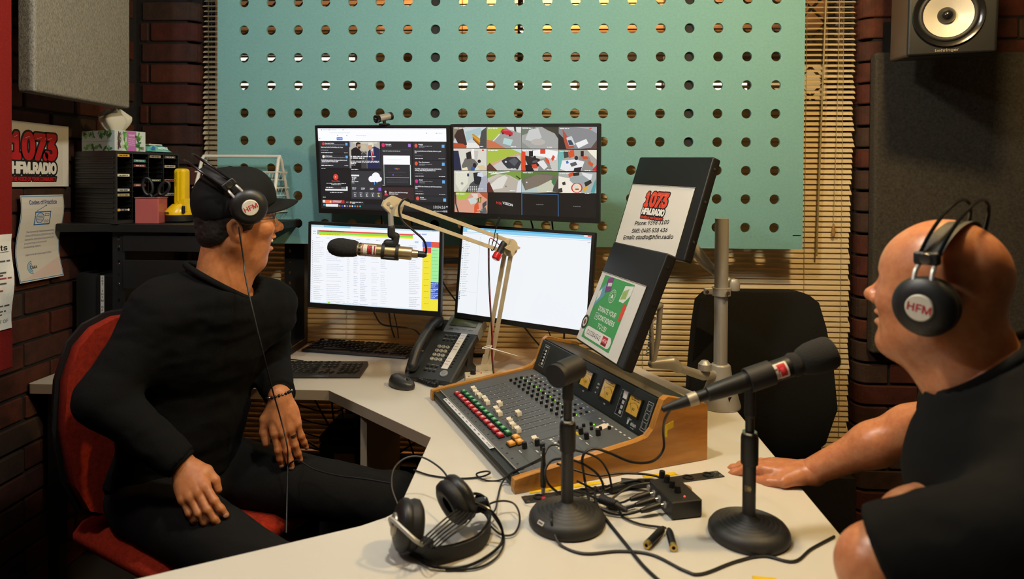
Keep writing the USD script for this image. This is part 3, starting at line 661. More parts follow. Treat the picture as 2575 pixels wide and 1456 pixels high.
part(tc, 'head', hull([(x, y, z) for r, z, s in ((.049, .0265, 0), (.049, .040, 0), (.030, .066, .010)) for an in np.linspace(0, 2 * math.pi, 24)[:-1] for x, y in ((r * math.cos(an) + s, r * math.sin(an)),)]), YEL, smooth=50)
part(tc, 'grip', rbox(-.010, .034, -.022, .022, .06, .195, .012, 4), YEL, smooth=60); part(tc, 'grip_ridge', rbox(.006, .014, -.0235, -.018, .075, .185, .002), YEL)
part(tc, 'switch', rbox(.036, .046, -.038, -.028, .032, .060, .003), BLACK); part(tc, 'head_shoulder', hull([(x, y, z) for x in (.02, .046) for y in (-.03, .03) for z in (.04,)] + [(.016, -.02, .085), (.034, -.02, .085), (.016, .02, .085), (.034, .02, .085)]), YEL, smooth=50)
p = Print(.1, .1)
p.text('DOLPHIN', -.055, -.004, .008, '#8d7309', 1, True); p.add(tc, 'grip_lettering', PRINT, frame((.001, -.0224, .125), (0, 0, -1), (1, 0, 0), (0, -1, 0)))
p = Print(.05, .01); p.rect(-.016, -.003, .016, .004, '#1a1713', 1); p.text('DOLPHIN', -.013, -.0015, .0035, '#b39a3a', 2, True); p.add(tc, 'badge', PRINT, frame((-.018, -.0470, .0335), nrm((.93, -.36, 0)), (0, 0, 1), nrm((-.36, -.93, 0))))

# white wire A-frame stand with mesh trays
ws = thing('wire_tray_stand', 'white metal A-frame stand with mesh trays on the rack', 'tray stand', frame((-1.175, 2.56, RT + .001), (1, 0, 0), (0, 1, 0), (0, 0, 1)))
WW = mat('white_wire', '#cfcbbf', .4)
for x in (-.150, .150):
    part(ws, 'a_frame', tube([(x * 1.06, -.10, .004), (x * 1.0, -.012, .235), (x, 0, .246), (x * 1.0, .012, .235), (x * 1.06, .10, .004)], .0065, 8, 1), WW)
part(ws, 'top_bar', cyl((-.150, 0, .246), (.150, 0, .246), .0065, n=10), WW)
for k, z in enumerate((.062, .125, .185)):
    y0 = -.075 + .02 * k; tray = []
    loop = [(-.165, y0, z), (.165, y0, z), (.165, -y0, z), (-.165, -y0, z), (-.165, y0, z)]
    tray.append(tube(loop, .0032, 6, 1)); tray.append(tube([(x * .94, y * .9, zz - .03) for x, y, zz in loop], .002, 6, 1))
    for x in np.linspace(-.155, .155, 22): tray.append(tube([(x, y0, z), (x * .94, y0 * .9, z - .03), (x * .94, -y0 * .9, z - .03), (x, -y0, z)], .0009, 4, 1))
    for y in np.linspace(y0 * .85, -y0 * .85, 7): tray.append(cyl((-.15, y, z - .03), (.15, y, z - .03), .0009, n=4))
    part(ws, 'mesh_tray', tray, WW)
single('cable_bundle', [tube([(-1.20, 2.46, RT + .008), (-1.12, 2.44, RT + .012), (-1.08, 2.47, RT + .010), (-1.02, 2.49, RT + .008)], .006, 8)], SILVER, 'silvery cable lying on the rack top beneath the tray stand', 'cable')
# ---------------------------------------------------------------- monitors
def monitor(label, c, X, Y, w, h, draw, q, bez=.010, strength=None):
    X = nrm(X); Y = A(Y, float); Y = nrm(Y - X * (X @ Y)); Z = np.cross(X, Y)
    t = thing('monitor', label, 'monitor', frame(c, X, Y, Z))
    part(t, 'housing', [rbox(-w / 2 - .001, w / 2 + .001, -h / 2 - .001, h / 2 + .001, -.022, -.001, .004), rbox(-w * .28, w * .28, -h * .36, h * .36, -.05, -.018, .012)], BLACK, smooth=50)
    fr = sg.box(-w / 2, -h / 2, w / 2, h / 2)
    sw, sh_ = w - 2 * bez, h - 2 * bez - .008
    part(t, 'bezel', extrude(fr.buffer(-.0015).buffer(.0015).difference(affinity.translate(sg.box(-sw / 2, -sh_ / 2, sw / 2, sh_ / 2), 0, .004)), .0035, -.001), BLACK)
    p = Print(sw, sh_, q); draw(p); p.add(t, 'screen', SCREEN, frame((0, .004, -.0008), (1, 0, 0), (0, 1, 0), (0, 0, 1)))
    part(t, 'rear_bracket', [rbox(-.05, .05, -.05, .05, -.062, -.05, .004), rbox(-.018, .018, -.03, .03, -.11, -.062, .008)], BLACK_METAL)
    return t, frame(c, X, Y, Z)
DG, W_ = '#2c2d31', '#f4f5f8'
def s_news(p):
    # drawn in the pixels of an enlarged view of the screen
    p.rect(60, 200, 1830, 1350, '#1a1a1c', 0)
    p.rect(60, 200, 1830, 402, '#fbfcff', 1)
    p.rect(60, 200, 1830, 250, '#e9edf6', 2)
    for x in (130, 235, 425, 350, 475, 105, 1545, 1670): p.disc(x, {130: 253, 235: 253, 425: 253, 350: 327, 475: 327, 105: 370}.get(x, 293), 5, '#5a5f6a', 3)
    for x0, x1, y in ((150, 215, 253), (250, 330, 253), (240, 520, 294), (600, 740, 327), (1680, 1750, 293)): p.squiggle(x0, x1, y, 8, '#cdd3df', 3)
    p.poly(sg.box(345, 360, 408, 382).buffer(9), '#3d74d8', 3); p.text('Go to stream', 345, 377, 14, W_, 4, True, width=64)
    B = lambda x0, y0, x1, y1, c=DG: p.rect(x0, y0, x1, y1, c, 1)
    B(102, 410, 495, 572); B(104, 580, 497, 758); B(505, 408, 918, 765, '#8d8c88'); B(928, 412, 1345, 985); B(1355, 410, 1790, 645); B(1360, 652, 1795, 880); B(1368, 890, 1798, 1115); B(1372, 1122, 1800, 1195)
    B(112, 795, 510, 1150, '#1d1c1f'); B(520, 800, 935, 1175, '#35363b'); B(942, 1010, 1362, 1180, '#3b2a2a')
    def post(x, y, dot, name, l1, l2=None, ic='#6aa9e8', w=330, sub=True):
        p.disc(x + 22, y, 19, dot, 2, 22); p.text(name, x + 55, y - 8, 15, W_, 3, True)
        p.squiggle(x + 60, x + 230, y + 10, 7, '#b9bcc4', 3); p.rect(x + w, y - 18, x + w + 32, y + 18, ic, 2)
        p.text(l1, x, y + 80, 17, W_, 3, True, width=min(w + 30, 15 * len(l1) * .62))
        if l2: p.text(l2, x, y + 100, 17, W_, 3, True, width=15 * len(l2) * .62)
    for y, col, nm, a, b in ((440, '#d8423a', 'Georgia Wells', 'Radio how Wa like Tim We hilltop rain, I hope', None), (612, '#e8e4e0', 'HFM Radio', 'Scarlet kitchen weekdays this the way before but well', 'outside the Radio on way to pop')):
        p.disc(150, y, 17, col, 2, 20); p.text(nm, 172, y, 14, W_, 3, True); p.squiggle(172, 440, y + 13, 6, '#a8abb3', 3); p.rect(452, y - 14, 482, y + 20, '#63b0ee', 2)
        p.text(a, 118, y + 54, 16, W_, 3, True, width=300 if b is None else 355)
        if b: p.text(b, 124, y + 72, 16, W_, 3, True, width=215); p.disc(342, y + 64, 9, '#e8bd3c', 3)
        p.squiggle(118, 215, y + 86, 7, '#9a9ca4', 3); p.squiggle(120, 280, y + 118, 9, W_, 3); p.squiggle(435, 485, y + 118, 6, W_, 3)
    # two men talking, news picture
    p.rect(505, 408, 918, 600, '#b9b2a6', 2); p.rect(560, 412, 885, 435, '#cfcabf', 3); p.rect(505, 415, 520, 480, '#3b6bc0', 3); p.disc(700, 480, 34, '#c6bb96', 3)
    p.poly([(530, 640), (530, 520), (560, 495), (600, 480), (640, 505), (665, 540), (665, 765), (530, 765)], '#1c1b1d', 3); p.disc(632, 462, 28, '#b98a72', 4, 40); p.poly([(600, 470), (598, 430), (625, 416), (660, 424), (660, 440), (618, 446), (612, 478)], '#241c18', 5); p.poly([(622, 478), (660, 470), (655, 500), (630, 505)], '#3a2a22', 5)
    p.poly([(745, 640), (760, 540), (800, 485), (850, 470), (918, 505), (918, 765), (745, 765)], '#232a4d', 3); p.disc(790, 478, 30, '#cf9a78', 4, 40); p.poly([(765, 455), (765, 425), (810, 415), (836, 440), (832, 480), (815, 480), (812, 450)], '#e3dccb', 5); p.poly([(795, 525), (830, 490), (830, 640), (812, 655)], '#d9d6d6', 4); p.poly([(803, 530), (818, 525), (840, 645), (820, 660)], '#b0262c', 5)
    p.poly([(665, 540), (740, 540), (740, 765), (665, 765)], '#403f42', 3); p.line([(670, 570), (700, 540), (740, 572)], 8, '#a59a8a', 4)
    for k, (s, wd) in enumerate((('', 350), ('', 200))): p.squiggle(520, 520 + wd, 606 + 22 * k, 15, W_, 6, k)
    for k in range(3): p.squiggle(520, (910, 910, 600)[k], 668 + 15 * k, 10, W_, 6, k)
    p.squiggle(525, 585, 720, 8, W_, 6)
    p.squiggle(525, 620, 778, 8, W_, 3); p.squiggle(118, 175, 770, 7, W_, 3); p.squiggle(945, 985, 985, 7, W_, 3)
    # google mail
    p.disc(965, 452, 22, '#dc3568', 2, 26); p.text('Google', 995, 450, 16, W_, 3, True); p.squiggle(1000, 1075, 464, 7, '#b9bcc4', 3); p.rect(1297, 435, 1330, 475, '#a77ad8', 2)
    p.rect(950, 512, 1325, 515, '#55565c', 2); p.squiggle(955, 1190, 530, 9, W_, 3)
    p.rect(962, 590, 1318, 710, '#fafbfd', 2); p.squiggle(1010, 1210, 645, 5, '#e4e4ea', 3); p.rect(966, 710, 972, 975, '#cfe0da', 2); p.rect(1316, 710, 1326, 975, '#cfe0da', 2)
    for ch, x, c in zip('Google', (1110, 1122, 1132, 1142, 1152, 1163), ('#4a7fe0', '#d8483c', '#e8b83c', '#4a7fe0', '#4aa35a', '#d8483c')): p.text(ch, x, 770, 18, c, 3, True)
    p.text('A new sign-in on Windows', 1020, 820, 20, '#4d4e54', 3, False, width=245); p.disc(1090, 846, 9, '#7c5fd0', 3); p.squiggle(1110, 1210, 848, 11, '#3f4046', 3); p.rect(990, 880, 1305, 886, '#b9bcc2', 2)
    for k in range(3): p.squiggle(1005, 1290, 912 + 17 * k, 10, '#47484e', 3, k)
    # right column
    for y, dot, nm, a, b in ((458, '#e05a46', 'Peggy', 'Have a good afternoon on Saturday afternoon, great', 'show'), (692, '#e2573c', 'The Dominator', 'Hey HFM, loving the 80s grooves on this stormy', 'morning, keep raining those hits for us'), (925, '#d42f8a', 'Noah', 'Love HFM! Lots of tunes you don\'t hear anywhere', 'else.')):
        x = 1380
        p.disc(x + 20, y, 20, dot, 2, 26); p.text(nm, x + 52, y - 10, 15, W_, 3, True); p.squiggle(x + 60, x + 230, y + 6, 6, '#b9bcc4', 3); p.squiggle(x + 60, x + 130, y + 20, 6, '#b9bcc4', 3); p.rect(x + 358, y - 15, x + 394, y + 25, '#67aeeb', 2)
        p.text(a, x, y + 78, 17, W_, 3, True, width=350); p.text(b, x, y + 98, 17, W_, 3, True, width=12 * len(b) * .58)
        p.squiggle(x + 5, x + 105, y + 132, 5, '#8a8c94', 3); p.squiggle(x + 5, x + 115, y + 166, 8, W_, 3); p.squiggle(x + 315, x + 400, y + 168, 6, W_, 3)
    p.disc(1412, 1152, 22, '#e05a46', 2, 26); p.text('Brian', 1445, 1148, 15, W_, 3, True); p.squiggle(1448, 1525, 1162, 6, W_, 3); p.rect(1748, 1148, 1785, 1188, '#6ab7ee', 2)
    # offline notice, weather
    p.disc(312, 885, 34, '#dd4a38', 2, 40); p.text('x', 300, 892, 22, W_, 3, True); p.text('Phone Offline', 256, 948, 17, '#dd4a38', 3, True, width=112)
    p.squiggle(182, 450, 970, 9, W_, 3); p.squiggle(250, 385, 988, 8, W_, 3); p.rect(165, 1012, 470, 1068, '#3a393d', 2); p.squiggle(178, 275, 1028, 11, W_, 3); p.text('Cancel', 385, 1036, 13, W_, 3); p.rect(165, 1048, 472, 1068, '#f2f2f2', 3); p.rect(452, 1010, 472, 1068, '#f2f2f2', 3); p.squiggle(230, 410, 1092, 10, W_, 3)
    p.rect(525, 850, 632, 872, '#e8e8ea', 2); p.text('15°', 528, 925, 44, W_, 3, True, width=65); p.squiggle(530, 625, 945, 10, W_, 3); p.squiggle(530, 565, 960, 8, W_, 3)
    for x, y, r in ((800, 905, 42), (858, 872, 56), (905, 905, 34), (830, 915, 32), (875, 915, 32)): p.disc(x, y, r, '#f6f7fb', 3)
    p.line([(840, 945), (838, 975)], 9, '#5da5ea', 2); p.line([(868, 942), (872, 958)], 9, '#5da5ea', 2)
    for k in range(3): p.squiggle(535 + 120 * k, 590 + 120 * k, 1028, 8, W_, 3); p.squiggle(535 + 120 * k, 580 + 120 * k, 1045, 7, W_, 3)
    p.rect(890, 1020, 926, 1060, '#8e62dd', 2)
    for k in range(5): p.rect(532 + 82 * k, 1082, 605 + 82 * k, 1150, '#4a4b50', 2); p.squiggle(555 + 80 * k, 590 + 80 * k, 1094, 7, W_, 3); p.disc(570 + 80 * k, 1118, 9, '#e8eaf0' if k < 4 else '#e9bb35', 3); p.squiggle(560 + 80 * k, 588 + 80 * k, 1138, 8, W_, 3)
    p.rect(955, 1050, 1020, 1120, '#1b1717', 2); p.disc(985, 1070, 14, '#d8c7bd', 3); p.poly([(968, 1120), (975, 1085), (1000, 1085), (1020, 1120)], '#c7485a', 3); p.text("What's on Your Mind (Pure Energy)", 1032, 1086, 15, W_, 3, True, width=250); p.text('Information Society', 1032, 1106, 14, W_, 3, True, width=122)
    p.squiggle(950, 1030, 1185, 7, W_, 3); p.squiggle(130, 170, 1158, 7, W_, 3)
    p.rect(125, 1195, 425, 1238, '#a83436', 2); p.rect(125, 1195, 160, 1232, '#e8dfda', 3); p.rect(160, 1195, 250, 1238, '#e8704a', 3); p.disc(235, 1218, 12, '#f0d9b0', 4); p.text('The Morning Show with', 262, 1212, 13, W_, 4, True, width=125); p.text('the HFM Breakfast', 262, 1228, 13, W_, 4, True, width=115)
    p.rect(430, 1205, 690, 1250, '#2d2d30', 2); p.squiggle(450, 478, 1220, 10, W_, 3); p.disc(512, 1222, 14, '#d99a8e', 3); p.squiggle(530, 672, 1220, 10, W_, 3); p.squiggle(530, 570, 1235, 9, W_, 3)
    p.rect(100, 1245, 1800, 1300, '#222327', 1); p.rect(135, 1250, 155, 1272, '#46b7c0', 3); p.poly(sg.box(175, 1256, 330, 1276).buffer(9), '#e9e9ec', 3)
    for k, c in enumerate(('#d9622f', '#4a5bd0', '#e8d9c0', '#7a55c8', '#e0a03c', '#cfe3f2', '#3a9ad8', '#e0672f', '#46b7a8')): p.disc(358 + 35 * k, 1272, 12, c, 3)
    p.text('10:04:16', 1612, 1280, 36, W_, 3, False, width=160); p.text('AM', 1780, 1262, 14, W_, 3, True)
    p.squiggle(1620, 1740, 1315, 9, W_, 3); p.squiggle(1745, 1800, 1310, 7, W_, 3); p.squiggle(1745, 1800, 1324, 7, W_, 3)
def s_cctv(p):
    R = lambda x0, y0, x1, y1, c, l=2: p.rect(x0, y0, x1, y1, c, l)
    p.rect(60, 90, 2110, 1400, '#171311', 0)
    Xs = ((92, 558, 1035, 1538, 2060), (95, 562, 1038, 1538, 2060), (105, 568, 1040, 1540, 2058), (115, 574, 1042, 1542, 2058)); Ys = (108, 415, 722, 1025, 1340)
    def T(i, j): return Xs[j][i], Ys[j] + (8 if j and i == 3 else 0), Xs[j][i + 1] - 4, Ys[j + 1] - 6
    def tile(i, j, bg, shapes):
        x0, y0, x1, y1 = T(i, j); p.rect(x0, y0, x1, y1, bg, 1); cl = sg.box(x0, y0, x1, y1)
        for k, (c, pts) in enumerate(shapes):
            g = sg.Polygon([(x0 + (x1 - x0) * u, y0 + (y1 - y0) * v) for u, v in pts]).buffer(0).intersection(cl)
            if not g.is_empty: p.poly(g, c, 2 + k)
        if (i, j) != (0, 1): p.squiggle(x0 + 18, x0 + 150, y0 + 22, 12, '#f2f2f0', 14)
    q = lambda x0, y0, x1, y1: [(x0, y0), (x1, y0), (x1, y1), (x0, y1)]
    def el(cx, cy, rx, ry): return [(cx + rx * math.cos(t), cy + ry * math.sin(t)) for t in np.linspace(0, 6.28, 16)]
    tile(0, 0, '#c9cfd0', [('#8a7f68', [(0, 0), (.35, 0), (.1, .35), (0, .7)]), ('#3b2a26', [(.03, .45), (.12, .18), (.3, .1), (.42, .85), (.2, .95)]), ('#a9c2c6', [(.36, .25), (.8, .05), (.9, .3), (.4, .7)]), ('#b8502f', [(0, .75), (.3, .8), (.5, 1), (0, 1)]), ('#4a4a48', [(.85, .2), (1, 0), (1, 1), (.75, 1)]), ('#e6e4e0', [(.42, .75), (.75, .75), (.8, 1), (.4, 1)])] + [(c, [(.56 + .01 * k, .38 + .07 * k), (.6, .33 + .07 * k), (.82, .58 + .09 * k), (.80, .64 + .09 * k)]) for k, c in enumerate(('#c98a2a', '#d8a034', '#b8741f', '#7a4a22'))])
    tile(1, 0, '#9d9d9a', [('#a9bf3f', [(0, 0), (.55, 0), (.38, .3), (.2, .6), (0, .7)]), ('#e6ded8', [(.36, .33), (.40, .33), (.2, .68), (.16, .68)]), ('#c9714d', [(0, .6), (.2, .68), (.55, 1), (0, 1)]), ('#b5d2d0', [(.50, .52), (.76, .6), (.70, .88), (.46, .78)]), ('#d9d9d6', [(.55, 0), (.62, .12), (.98, .3), (1, 0)]), ('#3c3a38', [(.78, 0), (.84, 0), (.86, .25), (.8, .2)]), ('#c02a35', [(.40, .22), (.45, .12), (.57, .10), (.76, .28), (.74, .42), (.58, .38), (.41, .28)]), ('#d9555c', [(.47, .15), (.57, .12), (.66, .22), (.5, .2)]), ('#231a1c', el(.47, .31, .025, .045)), ('#231a1c', el(.67, .41, .025, .045))])
    tile(2, 0, '#a5a5a2', [('#6f7a6a', [(0, .4), (0, .1), (.35, 0), (.4, .08), (.1, .35)]), ('#c9cac8', [(.2, .15), (.45, .05), (.55, .5), (.35, .7), (.1, .6)]), ('#3d3a2c', [(.55, 0), (1, 0), (1, .55), (.9, .3), (.7, .15)]), ('#8e9089', [(.0, .7), (.25, 1), (0, 1)]), ('#b9b4ac', el(.45, .7, .2, .15))])
    tile(3, 0, '#88898c', [('#2c2726', [(0, .3), (.12, .5), (.22, 1), (0, 1)]), ('#b0503a', [(.1, .1), (.25, .5), (.42, .95), (.2, 1), (.12, .5)]), ('#cfd2d6', [(.2, .5), (.34, .42), (.44, .82), (.28, .88)]), ('#3a4658', [(.24, .62), (.33, .6), (.4, .82), (.28, .84)]), ('#ecebeb', [(.44, .75), (.72, .55), (.78, .75), (.52, .98)]), ('#a9aaae', [(.35, 0), (1, 0), (1, .3), (.8, .1)]), ('#c9564c', q(.8, .04, .86, .1)), ('#5d4a42', [(.85, .95), (1, .6), (1, 1), (.6, 1)])])
    tile(0, 1, '#d8d5c9', [('#262a45', [(0, .1), (.15, .1), (.22, .7), (.25, 1), (0, 1)]), ('#6d6a64', [(.35, .45), (.6, .45), (.75, .7), (.62, 1), (.3, 1), (.25, .8)]), ('#2b2626', [(.38, .2), (.52, .12), (.55, .45), (.40, .5)]), ('#f0eee6', [(.55, 0), (.62, 0), (.62, .5), (.55, .45)]), ('#c0bfb8', [(.62, .1), (.75, .1), (.72, .6), (.65, .5)]), ('#22201e', el(.64, .78, .055, .12)), ('#2b5a9c', el(.59, .93, .06, .1)), ('#d8c39a', [(.72, .8), (.92, .75), (1, .95), (.8, 1)]), ('#26221f', el(.78, .58, .05, .08)), ('#c9463c', q(.86, .04, .92, .1)), ('#e8dfb8', [(.28, .9), (.42, .85), (.45, 1), (.28, 1)])])
    tile(1, 1, '#a9bd45', [('#cfa58c', [(0, .75), (.4, .5), (.9, .2), (1, .3), (1, 1), (0, 1)]), ('#c8c6bf', [(.1, .85), (.6, .4), (.95, .3), (1, 1), (.2, 1)]), ('#34343a', [(.42, .55), (.6, .38), (.85, .36), (1, .6), (.9, .95), (.6, .9), (.48, .7)]), ('#56585f', [(.62, .55), (.8, .4), (.92, .55), (.8, .8)]), ('#d8e2e6', el(.55, .6, .03, .04)), ('#5b342c', [(0, .8), (.08, .65), (.3, 1), (0, 1)]), ('#c2d6dd', [(.7, 0), (1, 0), (1, .2), (.85, .1)])])
    tile(2, 1, '#c9c4bd', [('#d84a2a', [(0, .1), (.1, .15), (.12, 1), (0, 1)]), ('#2c2626', [(.1, .3), (.5, .45), (.5, .8), (.2, .85), (.1, .5)]), ('#8b8a86', [(.5, .45), (.7, .4), (.85, 1), (.45, 1)]), ('#f1efee', [(.25, .1), (.6, .0), (1, .1), (.95, .5), (.6, .35), (.3, .3)]), ('#1f1d1f', q(.2, .05, .31, .35)), ('#d8482e', q(.51, 0, .65, .22)), ('#d8522f', [(.63, .35), (.75, .5), (.78, .7), (.68, .6)]), ('#d8482e', [(.86, .27), (.92, .35), (.86, .55), (.81, .45)]), ('#e4e2e0', [(.42, .6), (.6, .5), (.72, .8), (.62, .95)]), ('#d5452a', [(.27, .72), (.40, .68), (.45, .88), (.32, .9)]), ('#54585c', [(.3, .55), (.42, .5), (.46, .6), (.3, .65)]), ('#1e1a1c', [(.1, .75), (.25, .7), (.35, 1), (.12, 1)]), ('#26211f', el(.36, .38, .04, .07))])
    tile(3, 1, '#a9a49a', [('#6fb2ae', [(0, .1), (.15, .0), (.1, .9), (0, 1)]), ('#d6542c', [(.25, .05), (.4, .0), (.42, .3), (.28, .4)]), ('#3f4640', [(.13, .08), (.25, .05), (.27, .35), (.15, .4)]), ('#201c1c', q(.58, .05, .66, .35)), ('#8d8a85', [(.55, .3), (.8, .3), (.95, 1), (.5, 1)]), ('#e8e6ea', [(.1, .5), (.45, .45), (.68, .55), (.6, .95), (.2, 1), (.05, .9)]), ('#55585a', [(.3, .65), (.45, .55), (.5, .7), (.35, .8)]), ('#252024', [(.42, .85), (.62, .8), (.58, 1), (.4, 1)]), ('#c9502b', [(.6, .3), (.75, .3), (.78, .42), (.65, .45)]), ('#d0562c', [(.78, .5), (.92, .65), (.88, .8), (.78, .65)]), ('#eee8d6', [(.75, .0), (1, 0), (1, .45), (.85, .2)]), ('#2e2a2c', el(.47, .38, .05, .1)), ('#c3242c', [(.88, .95), (1, .7), (1, 1)]), ('#3a74b8', [(.2, .55), (.25, .5), (.28, .62), (.22, .66)])])
    tile(0, 2, '#c9c7b8', [('#4a4c50', [(.5, .6), (.75, .3), (.95, .5), (.8, 1), (.35, 1)]), ('#dedccb', [(.05, .1), (.45, .0), (.42, .6), (.2, 1), (.05, .6)]), ('#23252a', [(.58, .1), (.85, .05), (.8, .7), (.62, .6)]), ('#cfd8e8', [(.72, .1), (.85, .05), (.88, .3), (.7, .25)]), ('#a8acb8', [(.85, .3), (1, .2), (1, 1), (.7, 1)]), ('#223a5c', q(.40, .13, .46, .27)), ('#9a9e98', el(.25, .6, .04, .06))] + [('#d6d3cc', q(.44 + .06 * k, .72 + .07 * r, .47 + .06 * k, .76 + .07 * r)) for k in range(5) for r in range(4)])
    tile(1, 2, '#c4bdb0', [('#7d9a45', [(0, 0), (1, 0), (1, .5), (.65, .2), (.3, .15), (0, .35)]), ('#b9b0a2', [(.05, .5), (.35, .25), (.55, .15), (.95, .5), (1, 1), (0, 1)]), ('#ddd9d0', [(.3, .35), (.5, .2), (.6, .3), (.45, .8), (.1, .9), (.05, .7)]), ('#d8dce0', [(.9, .5), (1, .35), (1, 1), (.85, 1)]), ('#5c2c26', [(0, .6), (.05, .5), (.2, 1), (0, 1)]), ('#e6e8ea', [(.1, .12), (.65, .0), (.66, .04), (.1, .18)]), ('#8a8276', el(.55, .72, .03, .04)), ('#2b2a28', [(.85, .2), (.98, .35), (.97, .4), (.84, .24)])])
    tile(2, 2, '#6e675b', [('#5d7a3c', [(0, 0), (1, 0), (1, .2), (.6, .1), (.2, .25), (0, .4)]), ('#7d7163', [(.1, .4), (.4, .15), (.85, .2), (.75, .6), (.1, .9)]), ('#b3c4c2', [(0, .5), (.1, .9), (.45, .7), (.5, 1), (0, 1)]), ('#c6c7b2', [(.4, .75), (.8, .4), (.9, .5), (.85, .95), (.45, 1)]), ('#3d7a44', [(.82, .5), (.88, .3), (.95, .35), (.88, .65)]), ('#d8e2da', el(.14, .52, .02, .03)), ('#4a4640', [(.85, .9), (1, .3), (1, 1)])])
    tile(3, 2, '#a9ada8', [('#eee6d8', [(0, .2), (.3, .3), (.5, .6), (.6, 1), (0, 1)]), ('#9ba3a3', [(.3, .25), (.75, .15), (.8, .4), (.5, .75), (.3, .4)]), ('#d2542c', [(.25, .05), (.4, .0), (.42, .15), (.28, .25)]), ('#2b2624', [(.38, .05), (.55, .0), (.55, .15), (.4, .2)]), ('#dfe0e4', [(.6, 0), (.9, .1), (.85, .4), (.65, .15)]), ('#2f2b28', [(.68, .5), (.85, .35), (.88, .5), (.72, .7)]), ('#4f9aa0', [(.85, .95), (.98, .3), (1, .6), (.95, 1)]), ('#c0283a', el(.49, .75, .15, .24)), ('#efd2b4', el(.49, .75, .12, .21)), ('#c9dcda', el(.47, .68, .05, .06)), ('#6a4a3a', q(.45, .78, .54, .84)), ('#3b352f', [(.1, .5), (.18, .45), (.2, .6), (.12, .62)]), ('#d8a640', [(.65, .75), (.75, .65), (.78, .8), (.68, .92)]), ('#3d352e', [(0, .8), (.1, .75), (.12, .95), (0, 1)])])
    tile(0, 3, '#d89c84', [('#a5c043', [(.05, 0), (.5, 0), (.35, .3), (.08, .35)]), ('#c9d3cc', [(.4, .3), (.6, .2), (.72, .45), (.5, .55)]), ('#e0cfc2', [(.5, .05), (.7, .05), (.72, .3), (.6, .25)]), ('#d85a30', [(.6, .6), (.72, .35), (.75, .85), (.6, .95)]), ('#3a4a35', [(.7, .25), (.82, .2), (.8, .45), (.72, .45)]), ('#d8b03a', q(.74, .25, .79, .42)), ('#b35632', [(.75, 0), (1, 0), (1, .3), (.85, .15)]), ('#414a50', [(.85, .5), (.98, .35), (.98, .55), (.86, .75)]), ('#595f62', [(.75, .8), (.95, .65), (1, .9), (.8, 1)]), ('#2a3c30', [(.01, 0), (.05, 0), (.06, .5), (.14, 1), (.10, 1), (.02, .5)])])
    for (x, y) in ((480, 385), (930, 385), (1425, 388), (930, 690), (1425, 698), (1938, 708), (480, 975), (920, 992), (1425, 1000), (1940, 1020), (470, 1268)): p.squiggle(x - 40, x + 35, y, 10, '#f5f5f3', 15)
    for k in range(2): pass
    p.text('HIK', 690, 1176, 33, '#d8352c', 2, True, slope=.25, width=82); p.text('VISION', 778, 1178, 33, '#f2f2f2', 2, True, slope=.25, width=140)
    p.text('No network video', 1238, 1188, 13, '#a09c98', 2, width=100); p.text('No network video', 1742, 1208, 13, '#a09c98', 2, width=100)
    for a in (((1042, 1030), (1045, 1330)), ((1042, 1030), (1540, 1042)), ((1538, 1042), (1542, 1345))): p.line(a, 7, '#4a86c4', 3)
